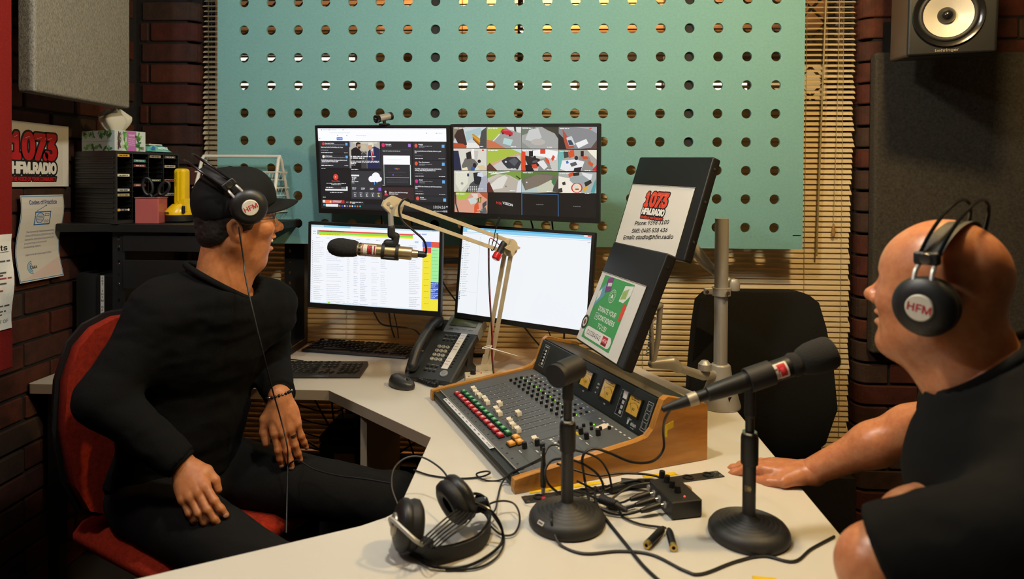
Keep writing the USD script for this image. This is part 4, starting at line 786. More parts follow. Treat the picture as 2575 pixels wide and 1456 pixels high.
def s_log(p):
    p.rect(60, 90, 1830, 1330, '#f3f6fb', 0); p.poly([(60, 100), (1850, 165), (1850, 210), (60, 150)], '#bfe0ee', 1); p.poly([(265, 128), (620, 140), (610, 165), (265, 152)], '#7cc3dd', 2)
    def band(y0, y1, c, x0=200, x1=1440): s = .0385; p.poly([(x0, y0 + (x0 - 200) * s), (x1, y0 + (x1 - 200) * s), (x1, y1 + (x1 - 200) * s), (x0, y1 + (x0 - 200) * s)], c, 2)
    band(192, 212, '#e4574a'); band(212, 240, '#8ee04a'); band(240, 258, '#f2e63a'); p.squiggle(210, 530, 205, 8, '#7a2420', 3, 0, .03); p.squiggle(210, 480, 250, 7, '#9a8a1a', 3, 0, .03); p.rect(185, 190, 196, 252, '#6a7a52', 2)
    for y in (208, 240): p.squiggle(125, 165, y, 12, '#b8bcd0', 2)
    for k, x in enumerate((165, 300, 420, 560, 690, 820, 950)): p.squiggle(x, x + 50, 295 + (x - 165) * .04, 7, '#a8acb8', 2)
    r = random.Random(5)
    for i in range(34):
        for (x0, x1, c) in ((130, 270, '#a9afb8'), (300, 545, '#aab0cc'), (570, 605, '#b5b9c2'), (655, 718, '#a4aac8'), (742, 832, '#9aa0c8'), (890, 990, '#b4bac6'), (1010, 1100, '#b9bdc8'), (1385, 1535, '#9a9ea8')):
            y = 345 + i * 25 + (x0 - 130) * .044
            if y < 1290 and r.random() < .86: p.squiggle(x0, x0 + (x1 - x0) * r.uniform(.55, 1), y, 5, '#c99a96' if r.random() < .06 else c, 2, i, .035)
        p.disc(120 - i * .3, 335 + i * 25, 4, '#5b5f66', 2)
    p.squiggle(1440, 1630, 240, 16, '#b07ac8', 3); p.poly(sg.box(1560, 232, 1625, 252), '#a9c4ea', 3); p.poly(sg.box(1465, 336, 1515, 360), '#b8cbe8', 2)
    p.poly([(1570, 340), (1688, 344), (1686, 420), (1570, 415)], '#5a6cc8', 2); p.poly([(1688, 345), (1796, 350), (1796, 428), (1686, 422)], '#e25a4a', 2); p.poly([(1575, 418), (1686, 424), (1684, 500), (1572, 492)], '#e2534a', 2)
    p.poly([(1572, 494), (1684, 502), (1672, 1288), (1550, 1278)], '#f2e23a', 2); p.poly([(1686, 424), (1796, 430), (1786, 900), (1676, 892)], '#a5eda0', 2); p.poly([(1676, 892), (1786, 900), (1780, 1135), (1668, 1126)], '#3a5cc0', 2); p.poly([(1668, 1126), (1780, 1135), (1777, 1296), (1666, 1288)], '#f2e440', 2)
    for k in range(9): p.squiggle(1585, 1650, 530 + 82 * k, 7, '#b8a63a', 3, k, .03); p.squiggle(1695, 1775, 460 + 48 * k, 6, '#74b878', 3, k, .03)
    for k in range(3):
        p.line([(1672, 970 + 76 * k), (1784, 976 + 76 * k)], 4, '#c9d4f2', 3)
        for j in range(3): p.squiggle(1678, 1775 - 20 * j, 915 + 78 * k + 16 * j, 8, '#dfe6fb', 3, j, .04)
    p.poly([(60, 1150), (1850, 1285), (1850, 1320), (60, 1190)], '#d5e7f2', 1); p.disc(332, 1170, 16, '#8edc4a', 3, 9)
    for k in range(5): p.squiggle(420 + 90 * k, 480 + 90 * k, 1172 + 6.5 * k, 7, '#a9bcc8', 3)
    p.rect(1700, 185, 1790, 202, '#9ac4dc', 3)
def s_white(p):
    p.rect(60, 90, 1830, 1420, '#f0f4f8', 0)
    p.poly([(130, 110), (1765, 215), (1765, 285), (130, 180)], '#8fd0ee', 1); p.poly([(400, 140), (1650, 222), (1650, 248), (400, 160)], '#5bb5e2', 2); p.poly([(1655, 228), (1760, 236), (1760, 256), (1655, 248)], '#e8d8dc', 3); p.poly([(1700, 232), (1745, 236), (1745, 252), (1700, 248)], '#d85a55', 4); p.poly([(195, 150), (480, 172), (480, 196), (195, 176)], '#eaf5fa', 3)
    p.line([(130, 195), (1760, 300)], 4, '#c2ccd6', 2); p.line([(360, 240), (325, 1180)], 4, '#d0d6dc', 2); p.line([(110, 890), (325, 915)], 3, '#c6d3e0', 2)
    for k in range(26):
        y = 245 + 28 * k; x = 160 - .06 * (y - 245); p.disc(x, y, 5, ('#8a98a8', '#d8c07a', '#6f8aa8')[k % 3], 3); p.squiggle(x + 18, x + (60, 85, 70)[k % 3], y, 7, '#b4bcc6', 3, k)
    for y in (370, 500, 905, 930, 962, 985): p.disc(150 - .05 * (y - 245), y, 7, '#4a6a8c', 4)
    p.squiggle(395, 445, 355, 6, '#d2d6da', 3); p.squiggle(1700, 1740, 320, 7, '#8a8f98', 3)
ma, FA = monitor('slim black monitor with dark news tiles under a white band, webcam on top', (-.6039, 2.4617, 1.4474), (.9717, -.2358, -.0168), (-.0106, -.1146, .9934), .54, .332, s_news, [(78, 232), (1803, 228), (1812, 1338), (105, 1308)])
mb, FB = monitor('slim black monitor with a grid of security camera pictures', (-.0802, 2.332, 1.443), (.9573, -.2885, -.018), (-.0072, -.086, .9963), .54, .332, s_cctv, [(92, 118), (2055, 105), (2058, 1358), (112, 1300)])
mc, FC = monitor('slim black monitor with a white playlist table and yellow-green columns', (-.6185, 2.4093, 1.0943), (.9903, -.1363, -.027), (.0226, -.0337, .9992), .51, .316, s_log, [(103, 118), (1803, 190), (1775, 1295), (90, 1165)])
md, FD = monitor('slim black monitor with an almost blank white window behind the microphone arm', (-.0847, 2.3781, 1.0744), (.8878, -.4599, -.0167), (.0565, .073, .9957), .54, .345, s_white, [(145, 120), (1752, 235), (1697, 1378), (92, 1150)])
SX = at(1183, 700, y=2.66)[0]
st = thing('monitor_stand', 'black four-armed monitor stand behind the screens', 'monitor stand', frame((SX, 2.66, DESK + .001), (1, 0, 0), (0, 1, 0), (0, 0, 1)))
part(st, 'base', rbox(-.07, .07, -.06, .06, 0, .014, .004), BLACK_METAL); part(st, 'post', cyl((0, 0, .014), (0, 0, .80), .018), BLACK_METAL)
for Fm, dz in ((FA, 0), (FB, 0), (FC, 0), (FD, 0)):
    e = (Fm @ A([0, 0, -.112, 1]))[:3] - A([SX, 2.66, DESK + .001]); k = A([0, 0, e[2]])
    part(st, 'arm', [tube([k, (e + k) / 2 + A([0, .03 if e[1] > -.2 else 0, 0]), e], .013, 10, 4), cyl(k - A([0, 0, .022]), k + A([0, 0, .022]), .03)], BLACK_METAL)
# webcam on the first monitor
wcam = thing('webcam', 'small silver and black webcam clipped on the top edge of a monitor', 'webcam', FA @ frame((.015, .167, -.010), (1, 0, 0), (0, 0, 1), (0, 1, 0)) @ np.diag([1, -1, 1, 1]) if False else frame((FA @ A([.015, .1675, -.008, 1]))[:3], FA[:3, 0], -FA[:3, 2], FA[:3, 1]))
part(wcam, 'clip', [rbox(-.014, .014, -.020, .010, 0, .006, .002), rbox(-.014, .014, .012, .018, -.03, .004, .002), cyl((0, -.002, .005), (0, -.002, .016), .006)], BLACK)
part(wcam, 'barrel', cyl((-.012, -.022, .024), (.010, .018, .031), .013, n=24), SILVER); part(wcam, 'lens_hood', cyl((-.018, -.034, .022), (-.012, -.022, .024), .0145, n=24), BLACK_GLOSS); part(wcam, 'rear_cap', cyl((.010, .018, .031), (.015, .027, .0325), .0145, n=24), BLACK)
part(wcam, 'lens', ball((-.018, -.034, .022), .008), BLACK_GLOSS)
# cables hanging from the monitors
for k, (lab, pts) in enumerate((
    ('black power cable drooping from the playlist monitor behind the keyboard', [at(940, 785, y=2.47), at(960, 815, y=2.48), at(1000, 822, y=2.5), at(1040, 828, y=2.52), at(1062, 850, y=2.56)]),
    ('black video cable hanging straight from the playlist monitor', [at(978, 785, y=2.47), at(983, 820, y=2.50), at(992, 848, y=2.62)]),
    ('thin black cable hanging beside the thicker one from the playlist monitor', [at(990, 785, y=2.47), at(998, 820, y=2.50), at(1002, 849, y=2.63)]),
    ('black cable hanging between the playlist monitor and the blank monitor', [at(1108, 690, y=2.45), at(1120, 720, y=2.5), at(1145, 755, y=2.55), at(1170, 790, y=2.6)]),
    ('black cable slanting down from the blank monitor towards the mixer', [at(1315, 818, y=2.42), at(1340, 850, y=2.5), at(1365, 878, y=2.6)]),
    ('black cable under the blank monitor beside a second thinner cable', [at(1378, 828, y=2.40), at(1388, 855, y=2.45), at(1402, 885, y=2.5)]),
    ('short black cable hanging straight down from the corner of the blank monitor', [at(1419, 834, y=2.38), at(1418, 860, y=2.4), at(1416, 890, y=2.44)]),
    ('black cable running down from the news monitor between upper and lower screens', [at(958, 535, y=2.56), at(960, 560, y=2.57), at(962, 640, y=2.58)]),
    ('black cable hanging from the news monitor behind the microphone arm', [at(1030, 540, y=2.55), at(1036, 566, y=2.56), at(1040, 640, y=2.57)]),
    ('black cable under the security camera monitor, the nearer of a pair', [at(1335, 553, y=2.44), at(1341, 582, y=2.45), at(1346, 660, y=2.46)]),
    ('black cable under the security camera monitor, the farther of a pair', [at(1388, 556, y=2.43), at(1391, 588, y=2.44), at(1393, 660, y=2.46)]))):
    single('cable', tube(pts, .0022 if 'thin' in lab else .0032, 6, 8), CABLE, lab, 'cable')
# ---------------------------------------------------------------- keyboards, mouse
KEYTOP = mat('key_plastic', '#232322', .42, bump=.05, bscale=500)
LEGEND = mat('key_legend', '#b5b2a8', .6)
KBODY = mat('keyboard_case', '#262625', .4, bump=.06, bscale=500)
def keyboard(label, o, X, keys_w=.445, keys_d=.145, lip=.012):
    """o: front left corner on the desk, X: direction of the front edge"""
    X = nrm(X); Y = A([-X[1], X[0], 0])
    t = thing('keyboard', label, 'keyboard', frame((o[0], o[1], DESK + .001), X, Y, (0, 0, 1)))
    w, d = keys_w, keys_d
    part(t, 'case', hull([(x, y, z) for x0, x1, y0, y1, z in ((.006, w - .006, .004, d - .004, 0), (0, w, 0, d, .004), (.002, w - .002, .002, d - .002, .0)) for x in (x0, x1) for y in (y0, y1)] + [(x, y, z) for x in (.003, w - .003) for y, z in ((.003, .009), (d - .003, .020))]), KBODY, smooth=25)
    rows = [(.020, [1.25, 1.25, 1.25, 6.25, 1.25, 1.25, 1.25, 1.25]), (.0395, [2.25] + [1] * 10 + [2.75]), (.0585, [1.75] + [1] * 11 + [2.25]), (.0775, [1.5] + [1] * 12 + [1.5]), (.0965, [1] * 13 + [2]), (.120, [1, -1] + [1] * 4 + [-.5] + [1] * 4 + [-.5] + [1] * 4)]
    def zat(y): return .009 + (y - .003) / (d - .006) * .011
    def key(x, y, kw, kd=.0165):
        a = [(x0, y0, z) for x0, x1, y0, y1, z in ((x + .0012, x + kw - .0012, y, y + kd, zat(y + .008)), (x + .0035, x + kw - .0035, y + .002, y + kd - .002, zat(y + .008) + .0055)) for x0 in (x0, x1) for y0 in (y0, y1)]
        part(t, 'key', hull(a), KEYTOP, smooth=False)
        p_.rect(x + .004, y + kd - .0065, x + .0075, y + kd - .0040, '#a9a69c', 1)
    p_ = Print(w, d); leg = []
    U = .019; x0 = .010
    for y, ks in rows:
        x = x0
        for k in ks:
            if k > 0: key(x, y, k * U)
            x += abs(k) * U
    xn = x0 + 15 * U + .008
    for y in (.020, ): [key(xn + k * U, y, U) for k in range(3)]
    key(xn + U, .0395, U)
    for y in (.0775, .0965, .120): [key(xn + k * U, y, U) for k in range(3)]
    xp = xn + 3 * U + .008
    for y in (.0395, .0585, .0775, .0965): [key(xp + k * U, y, U) for k in range(4 if y > .09 else 3)]
    key(xp, .020, 2 * U); key(xp + 2 * U, .020, U); key(xp + 3 * U, .020, U, .036); key(xp + 3 * U, .0585, U, .036)
    g, c = p_.mesh(); g.vertices[:, 2] = [.0148 + zat(v[1] - .008) - .009 + .0002 for v in g.vertices]
    part(t, 'key_legends', g, PRINT, color=c, kind='stuff')
    return t
kx = desk(1040, 905) - desk(755, 884); kx[2] = 0
keyboard('slim black keyboard lying at the back of the desk beneath the playlist monitor', desk(757, 885), kx)
kx2 = desk(905, 951) - desk(745, 951); kx2[2] = 0; kx2 = nrm(kx2)
keyboard('black keyboard with raised rim lying in front by the seated man in the cap', desk(906, 952) - kx2 * .455, kx2, .455, .15)
# mouse
mc_ = desk(1006, 978); ax = nrm((.80, -.60, 0)); ay = A([-ax[1], ax[0], 0])
mo = thing('mouse', 'black wireless mouse on the desk between keyboard and mixer', 'mouse', frame((mc_[0], mc_[1] + .02, DESK + .001), ax, ay, (0, 0, 1)))
V = [(.056 * math.cos(t) * s, .030 * math.sin(t) * s * (1 + .08 * math.cos(t)), z + (.004 * math.cos(t) * -1 if z > .02 else 0)) for s, z in ((.93, 0), (1, .004), (1, .010), (.95, .019), (.82, .028), (.6, .034), (.3, .037)) for t in np.linspace(0, 2 * math.pi, 33)[:-1]]
part(mo, 'shell', hull(V), mat('mouse_grey', '#30302f', .38, coat=.1), smooth=70)
part(mo, 'scroll_wheel', cyl((.030, -.004, .028), (.030, .004, .028), .007), RUBBER); part(mo, 'wheel_surround', mv(rot(lathe([(.0065, 0), (.010, 0), (.010, .0025), (.0065, .0025)], 20), 20, (0, 1, 0)), .030, 0, .0275), CHROME)

# ---------------------------------------------------------------- desk telephone
PH = mat('phone_charcoal', '#2b2d2d', .4, bump=.08, bscale=500)
PHS = mat('phone_silver', '#9a9c9d', .4, .5)
ph = thing('telephone', 'charcoal desk telephone with grey display, keypad and handset on its cradle', 'telephone', frame((-.469, 2.275, DESK + .001), nrm((.94, -.345, 0)), nrm((.345, .94, 0)), (0, 0, 1)))
sl = math.radians(30.5)
FF = frame((0, 0, .016), (1, 0, 0), (0, math.cos(sl), math.sin(sl)), (0, -math.sin(sl), math.cos(sl)))
def fp(n, m, mm, **k): return part(ph, n, tf(m, FF), mm, **k)
part(ph, 'stand', hull([(x, y, z) for x in (.03, .165) for y, z in ((.01, 0), (.20, 0), (.20, .018), (.02, .006))] + [(x, .19, .045) for x in (.06, .14)]), PH)
part(ph, 'stand_leg', hull([(x, y, z) for x in (.045, .155) for y, z in ((.14, .01), (.19, .01), (.205, .10), (.175, .10))]), PH)
fp('body', cbox(-.012, .170, -.006, .235, -.026, .0, .005), PH, smooth=25)
fp('display_head', hull([(x, y, z) for x in (.034, .172) for y, z in ((.228, -.03), (.305, -.03), (.307, .010), (.236, .004), (.228, .0))]), PHS, smooth=25)
fp('display_tail', cbox(-.012, .033, .236, .296, -.026, -.004, .003), PH)
tl = math.atan2(.006, .071)
fp('display', tf(box(.048, .155, .255, .297, .0078, .0090), np.eye(4)), mat('lcd_olive', '#4c5440', .2, coat=.5), smooth=False)
for k in range(4): fp('soft_key', rbox(.052 + .026 * k, .071 + .026 * k, .241, .247, .0035, .0072, .001), PHS)
p = Print(.2, .05); p.text('Panasonic', .088, .2995, .0046, '#3a3c40', 1, True, width=.032); p.add(ph, 'maker_lettering', PRINT, FF @ frame((0, 0, .0103), (1, 0, 0), (0, 1, 0), (0, 0, 1)))
for r in range(4):
    for c in range(3):
        x, y = .055 + .0165 * c, .150 - .0205 * r
        kp = fp('number_key', lathe([(0, .0045), (.0062, .0042), (.0072, .003), (.0075, 0), (0, 0)], 18, (x, y, 0)), mat('key_ivory', '#a39f8f', .45) if r == 0 and c == 0 else '/World/Looks/key_ivory')
p = Print(.2, .3)
for i, ch in enumerate('123456789*0#'):
    p.text(ch, .055 + .0165 * (i % 3), .150 - .0205 * (i // 3) - .0034, .007, '#2a2a28', 1, True, True)
p.add(ph, 'key_digits', PRINT, FF @ frame((0, 0, .0047), (1, 0, 0), (0, 1, 0), (0, 0, 1)))
for r in range(2):
    for c in range(3): fp('function_key', rbox(.052 + .0165 * c, .062 + .0165 * c, .20 - .019 * r, .205 - .019 * r, 0, .003, .001), BLACK)
    for c in range(3): fp('function_key', rbox(.050 + .0165 * c, .061 + .0165 * c, .052 - .02 * r, .059 - .02 * r, 0, .003, .001), BLACK)
p = Print(.2, .3)
for r in range(2):
    for c in range(3): p.squiggle(.051 + .0165 * c, .063 + .0165 * c, .211 - .019 * r, .0018, '#a5a59f', 1, c); p.squiggle(.050 + .0165 * c, .062 + .0165 * c, .0635 - .02 * r, .0018, '#a5a59f', 1, c)
p.rect(.1085, .052, .1335, .226, '#d5d0c8', 1)
for k in range(9): p.squiggle(.112, .126, .215 - .014 * k - (.03 if k > 5 else 0), .003, '#7d6f70' if k < 7 else '#a03a34', 2, k)
p.rect(-.004, .118, .006, .122, '#c8a98a', 1)
p.add(ph, 'key_labels', PRINT, FF @ frame((0, 0, .0004), (1, 0, 0), (0, 1, 0), (0, 0, 1)))
for k in range(12): fp('line_key', rbox(.138, .145, .061 + .0138 * k, .065 + .0138 * k, 0, .003, .001), BLACK); fp('line_key', rbox(.099, .106, .061 + .0138 * k, .065 + .0138 * k, 0, .003, .001), BLACK)
fp('navigation_ring', lathe([(.006, .004), (.013, .004), (.0145, .002), (.0145, 0), (.006, 0)], 28, (.130, .030, 0)), PHS); fp('navigation_button', lathe([(0, .004), (.005, .004), (.0055, 0), (0, 0)], 18, (.130, .030, 0)), PHS)
def chain(pts, n=14):
    """hull-joined spheres (x, y, z, r) as one smooth body"""
    S = [m3.Manifold.sphere(r, n).translate([x, y, z]) for x, y, z, r in pts]
    return as_tm(m3.Manifold.batch_boolean([m3.Manifold.batch_hull([a, b]) for a, b in zip(S, S[1:])], m3.OpType.Add))
fp('handset', chain([(.012, .030, .020, .019), (.011, .06, .036, .0175), (.010, .10, .047, .0155), (.008, .15, .050, .015), (.006, .20, .046, .0155), (.004, .235, .036, .018), (.003, .262, .022, .019)], 20), PH, smooth=60)
fp('earpiece', rbox(-.014, .022, .232, .276, .0, .026, .012), PH, smooth=60); fp('mouthpiece', rbox(-.008, .030, .012, .056, .0, .026, .012), PH, smooth=60)
cpath = spline([desk(1030, 915, .03), desk(1025, 938, .014), desk(1045, 950, .010), desk(1075, 963, .010), desk(1098, 966, .010), desk(1085, 952, .011), desk(1050, 940, .011)], 30)
tt = np.linspace(0, 1, len(cpath) * 6); cc = np.stack([np.interp(tt, np.linspace(0, 1, len(cpath)), cpath[:, k]) for k in range(3)], 1); T_ = np.gradient(cc, axis=0); T_ /= np.linalg.norm(T_, axis=1, keepdims=True)
nu = np.cross(T_, [0, 0, 1.]); nu /= np.linalg.norm(nu, axis=1, keepdims=True); nv = np.cross(nu, T_); ph_ = tt * 2 * math.pi * 62
single('coiled_cord', tube(cc + .0065 * (nu * np.cos(ph_)[:, None] + nv * np.sin(ph_)[:, None]), .0018, 5, 1), CABLE, 'black coiled handset cord heaped in front of the telephone', 'cord')

# ---------------------------------------------------------------- microphone arm, with its switch box, and the gold microphone
bx = desk(1205, 962); BXX = nrm((.95, .08, 0)) ; BXX = nrm(desk(1235, 955) - desk(1168, 957) * A([1, 1, 1])); BXX[2] = 0; BXX = nrm(BXX); BXY = A([-BXX[1], BXX[0], 0])
o = desk(1170, 972)
sb = thing('switch_box', 'cream plastic switch box with black knob and red light before the telephone', 'switch box', frame((o[0], o[1], DESK + .001), BXX, BXY, (0, 0, 1)))
part(sb, 'case', rbox(0, .098, 0, .062, 0, .030, .003), CREAM); part(sb, 'knob', lathe([(0, .014), (.008, .013), (.010, 0), (0, 0)], 8, (.028, .034, .030)), BLACK); part(sb, 'red_light', ball((.056, .040, .031), .003), mat('red_led', '#c01818', .3, emit='#e02020', estr=.4))
part(sb, 'panel_seam', box(-.0003, .0983, -.0003, .0623, .017, .018), mat('seam', '#8d8468', .6))
for k, s in enumerate((.012, .086)): part(sb, 'screw', lathe([(0, .001), (.003, .0008), (.003, 0), (0, 0)], 10, (s, .008, .030)), CHROME)
am = thing('microphone_boom', 'cream enamelled two-section microphone boom arm fixed to the desk', 'microphone arm')
pb = desk(1222, 950) + A([0, .035, .03]); el = at(1280, 622, y=2.27); hd = at(1002, 522, y=2.035)
def bars(p, q, gap, r=.0058, up=(0, 0, 1)):
    d = nrm(q - p); n = nrm(A(up) - d * (d @ A(up))); s = np.cross(d, n)
    return [tf(box(-r, r, -r, r, 0, np.linalg.norm(q - p)), frame(p + n * g_, n, s, d)) for g_ in (-gap / 2, gap / 2)]
part(am, 'base_bracket', [hull([pb + A([x, y, z]) for x, y, z in ((-.026, -.012, -.03), (.026, -.012, -.03), (-.026, .012, -.03), (.026, .012, -.03), (-.014, -.012, .04), (.014, -.012, .04), (-.014, .012, .04), (.014, .012, .04))]), cyl(pb + A([0, -.014, -.005]), pb + A([0, -.0125, -.005]), .005)], CREAM)
b1, b2 = bars(pb + A([0, 0, -.01]), el + A([0, 0, 0]), .021, .0075, (1, 0, 0))
part(am, 'lower_bar', b1, CREAM); part(am, 'lower_bar', b2, CREAM)
dU = nrm(hd - el); up_ = nrm(A([0, 0, 1]) - dU * dU[2]); sd = np.cross(dU, up_)
b1, b2 = bars(el + dU * .005, hd, .040)
part(am, 'upper_bar', b1, CREAM); part(am, 'upper_bar', b2, CREAM)
def disc_plate(pts, th): return hull([tuple(p + sd * s) for p in pts for s in (-th, th)])
part(am, 'elbow_plate', [disc_plate([el + up_ * a * .030 + dU * b * .030 for a, b in [(math.cos(t), math.sin(t)) for t in np.linspace(0, 6.28, 18)]], .009)], CREAM, smooth=40)
kn = el - sd * .015 if (sd @ CF) > 0 else el + sd * .015; kd = -sd if (sd @ CF) > 0 else sd
star = sg.Polygon([((.026 if k % 2 == 0 else .010) * math.cos(math.pi * k / 4 + .3), (.026 if k % 2 == 0 else .010) * math.sin(math.pi * k / 4 + .3)) for k in range(8)]).buffer(.003, 4)
part(am, 'star_knob', tf(extrude(star, .010), frame(kn, up_, np.cross(kd, up_), kd)), CREAM, smooth=30)
part(am, 'head_plate', [disc_plate([hd + dU * a + up_ * b for a, b in ((-.012, .026), (.030, .028), (-.012, -.026), (.012, -.030), (.040, .018), (.040, .002), (.052, -.012), (.052, .002))], .008)], CREAM, smooth=40)
for a, b in ((.0, .0), (.038, .0)): part(am, 'rivet', cyl(hd + dU * a + kd * .0082 + up_ * b, hd + dU * a + kd * .010 + up_ * b, .0055, n=14), SILVER)
tip = hd + dU * .046 + up_ * -.008; stb = at(984, 580, y=2.02); stt = A([stb[0] - .003, stb[1], tip[2] - .006])
part(am, 'end_stud', [cyl(stb, stt, .0085, n=18), ball(stt, .011)], SILVER)
# red signal lamp below the elbow
lp = at(1262, 622, y=2.245); lq = at(1252, 640, y=2.235); ld = nrm(lq - lp)
rl = thing('signal_lamp', 'small red signal lamp strapped under the elbow of the microphone arm', 'lamp')
part(rl, 'holder', cyl(lp - ld * .018, lq - ld * .004, .011, n=18), BLACK); part(rl, 'lens', lathe([(0, 0), (.0135, 0), (.0145, .003), (.0145, .020), (.010, .024), (0, .024)], 22, lq - ld * .004, ld), mat('red_lens', '#b3161a', .2, coat=.5, emit='#8a0c10', estr=.25), smooth=30)
part(rl, 'wire', [tube([lp, at(1245, 606, y=2.23), at(1232, 600, y=2.22), at(1229, 625, y=2.23)], .0014, 6)], mat('red_wire', '#8e2030', .5))
redw = [at(1229, 620, y=2.225), at(1230, 700, y=2.235), at(1234, 780, y=2.25), at(1238, 850, y=2.26), at(1238, 900, y=2.27), at(1243, 950, y=2.27)]
single('lamp_wire', tube([p + A([.0012, 0, 0]) for p in redw], .0016, 6), mat('red_wire2', '#962a2a', .5), 'thin dark red lamp wire running down along the microphone arm', 'wire')
single('lamp_wire', tube([p - A([.002, 0, 0]) for p in redw], .0015, 6), CABLE, 'thin black lamp wire paired with the red one along the microphone arm', 'wire')
zc = at(1232, 600, y=2.20)
single('cable_tie', [tube([el + dU * .06 + up_ * (.030 * math.cos(t)) + kd * (.012 * math.sin(t)) for t in np.linspace(0, 6.28, 14)], .0016, 6, 2), tube([at(1242, 598, y=2.18), at(1247, 575, y=2.17), at(1250, 565, y=2.16), at(1256, 548, y=2.16)], [.0015, .0015, .003, .005], 6)], CABLE, 'black cable tie sticking up from the upper bar of the microphone arm', 'cable tie')
zp = at(1225, 873, y=2.255)
single('cable_tie', [tube([zp + A([.016 * math.cos(t), .014 * math.sin(t), .004 * math.cos(t)]) for t in np.linspace(0, 6.28, 12)], .0018, 6, 2), tube([zp + A([.01, -.012, 0]), at(1262, 884, y=2.24), at(1304, 896, y=2.24)], [.003, .002, .001], 6)], WHITE, 'white cable tie round the lower bar with its tail sticking out', 'cable tie')
# gold microphone with foam windscreen
GOLD = mat('champagne_metal', '#b39a70', .35, .75, bump=.06, bscale=500)
ma_, mb_ = at(842, 621, y=2.01), at(1062, 640, y=2.035); md_ = nrm(mb_ - ma_); L = np.linalg.norm(mb_ - ma_)
gm = thing('microphone', 'champagne gold studio microphone with black foam windscreen hanging from the boom arm', 'microphone', frame(ma_, nrm(np.cross([0, 0, 1], md_)), np.cross(md_, nrm(np.cross([0, 0, 1], md_))), md_))
part(gm, 'body', lathe([(0, .05), (.0175, .05), (.0185, .055), (.0185, .075), (.0195, .080), (.0195, L * .86), (.0185, L * .88), (.012, L * .885), (.0115, L * .95), (0, L * .95)], 32), GOLD, smooth=30)
part(gm, 'windscreen', lathe([(0, -.022), (.010, -.0205), (.018, -.015), (.024, -.005), (.0275, .008), (.0285, .022), (.027, .040), (.0255, .058), (.022, .068), (0, .069)], 36), mat('black_foam', '#1f1f1e', .95, bump=.9, bscale=700), smooth=60)
for k in range(10): an = 2 * math.pi * k / 10; part(gm, 'vent_slot', tf(box(-.0015, .0015, -.004, .004, .073, .080), frame((.0178 * math.cos(an), .0178 * math.sin(an), 0), (math.cos(an), math.sin(an), 0), (-math.sin(an), math.cos(an), 0), (0, 0, 1))), BLACK)
part(gm, 'plug', lathe([(0, L * .93), (.0095, L * .93), (.0095, L * 1.02), (.006, L * 1.05), (0, L * 1.05)], 20), BLACK)
# wrapped sticker
p = Print(.05, .04); p.rect(-.021, -.018, .021, .018, '#d8d1bd', 1)
p.rect(-.0205, -.018, -.0175, .018, '#8c2326', 2)
p2 = Print(.04, .05); radio_logo(p2, 0, -.017, .030)
g, c = p.mesh(); g2, c2 = p2.mesh(); g2 = rot(g2, 90); g = trimesh.util.concatenate([g, mv(g2, .001, 0, .0002)]); c = np.vstack([c, c2]); g, c = subdiv_colored(g, c, .006)
v = g.vertices.copy(); th = v[:, 1] / .0198; rr = .0197 + v[:, 2] * .5
camdir = gm; Mi = np.linalg.inv(MAT[gm]); cd = nrm((Mi @ A([*CPOS, 1]))[:3] * A([1, 1, 0])); a0 = math.atan2(cd[1], cd[0])
sgn = 1
g.vertices = np.c_[rr * np.cos(a0 - sgn * th), rr * np.sin(a0 - sgn * th), .105 + v[:, 0]]
if np.mean(np.einsum('ij,ij->i', g.face_normals, np.c_[g.triangles_center[:, :2], np.zeros(len(g.faces))])) < 0: g.faces = g.faces[:, ::-1]
part(gm, 'station_sticker', g, PRINT, color=c)
clip_c = at(982, 630, y=2.024)
zc_ = float((Mi @ A([*clip_c, 1]))[2])
mc2 = thing('microphone_clip', 'black rubber microphone clip gripping the gold microphone', 'microphone clip', MAT[gm])
ringp = sg.Point(0, 0).buffer(.0245, 10).difference(sg.Point(0, 0).buffer(.0205, 10))
up_l = nrm((Mi[:3, :3] @ A([0, 0, 1.0])) * A([1, 1, 0]))
part(mc2, 'collar', [mv(extrude(ringp, .010), z=zc_ - .026), mv(extrude(ringp, .010), z=zc_ + .016)] + [tf(box(.0205, .0245, -.006, .006, zc_ - .02, zc_ + .02), frame((0, 0, 0), (math.cos(t), math.sin(t), 0), (-math.sin(t), math.cos(t), 0), (0, 0, 1))) for t in (a0 - 1.1, a0 + 1.1, a0 + math.pi)], RUBBER)
part(mc2, 'neck', chain([(*(up_l[:2] * .025), zc_ - .012, .012), (*(up_l[:2] * .025), zc_ + .010, .012), (*(up_l[:2] * .048), zc_ + .012, .0115)] + [(*q[:3], .0115) for q in ((Mi @ A([*(stb + A([0, 0, -.012])), 1]), Mi @ A([*(stb + A([0, 0, .008])), 1])))], 14), RUBBER, smooth=60)
single('microphone_cable', tube([at(1063, 641, y=2.036), at(1072, 632, y=2.03), at(1066, 605, y=2.02), at(1040, 580, y=2.015), at(1012, 555, y=2.012), at(1003, 525, y=2.01), at(1012, 505, y=2.012), at(1024, 500, y=2.02), at(1034, 510, y=2.03)], .0032, 8), CABLE, 'black cable looping from the gold microphone up over the arm head', 'cable')
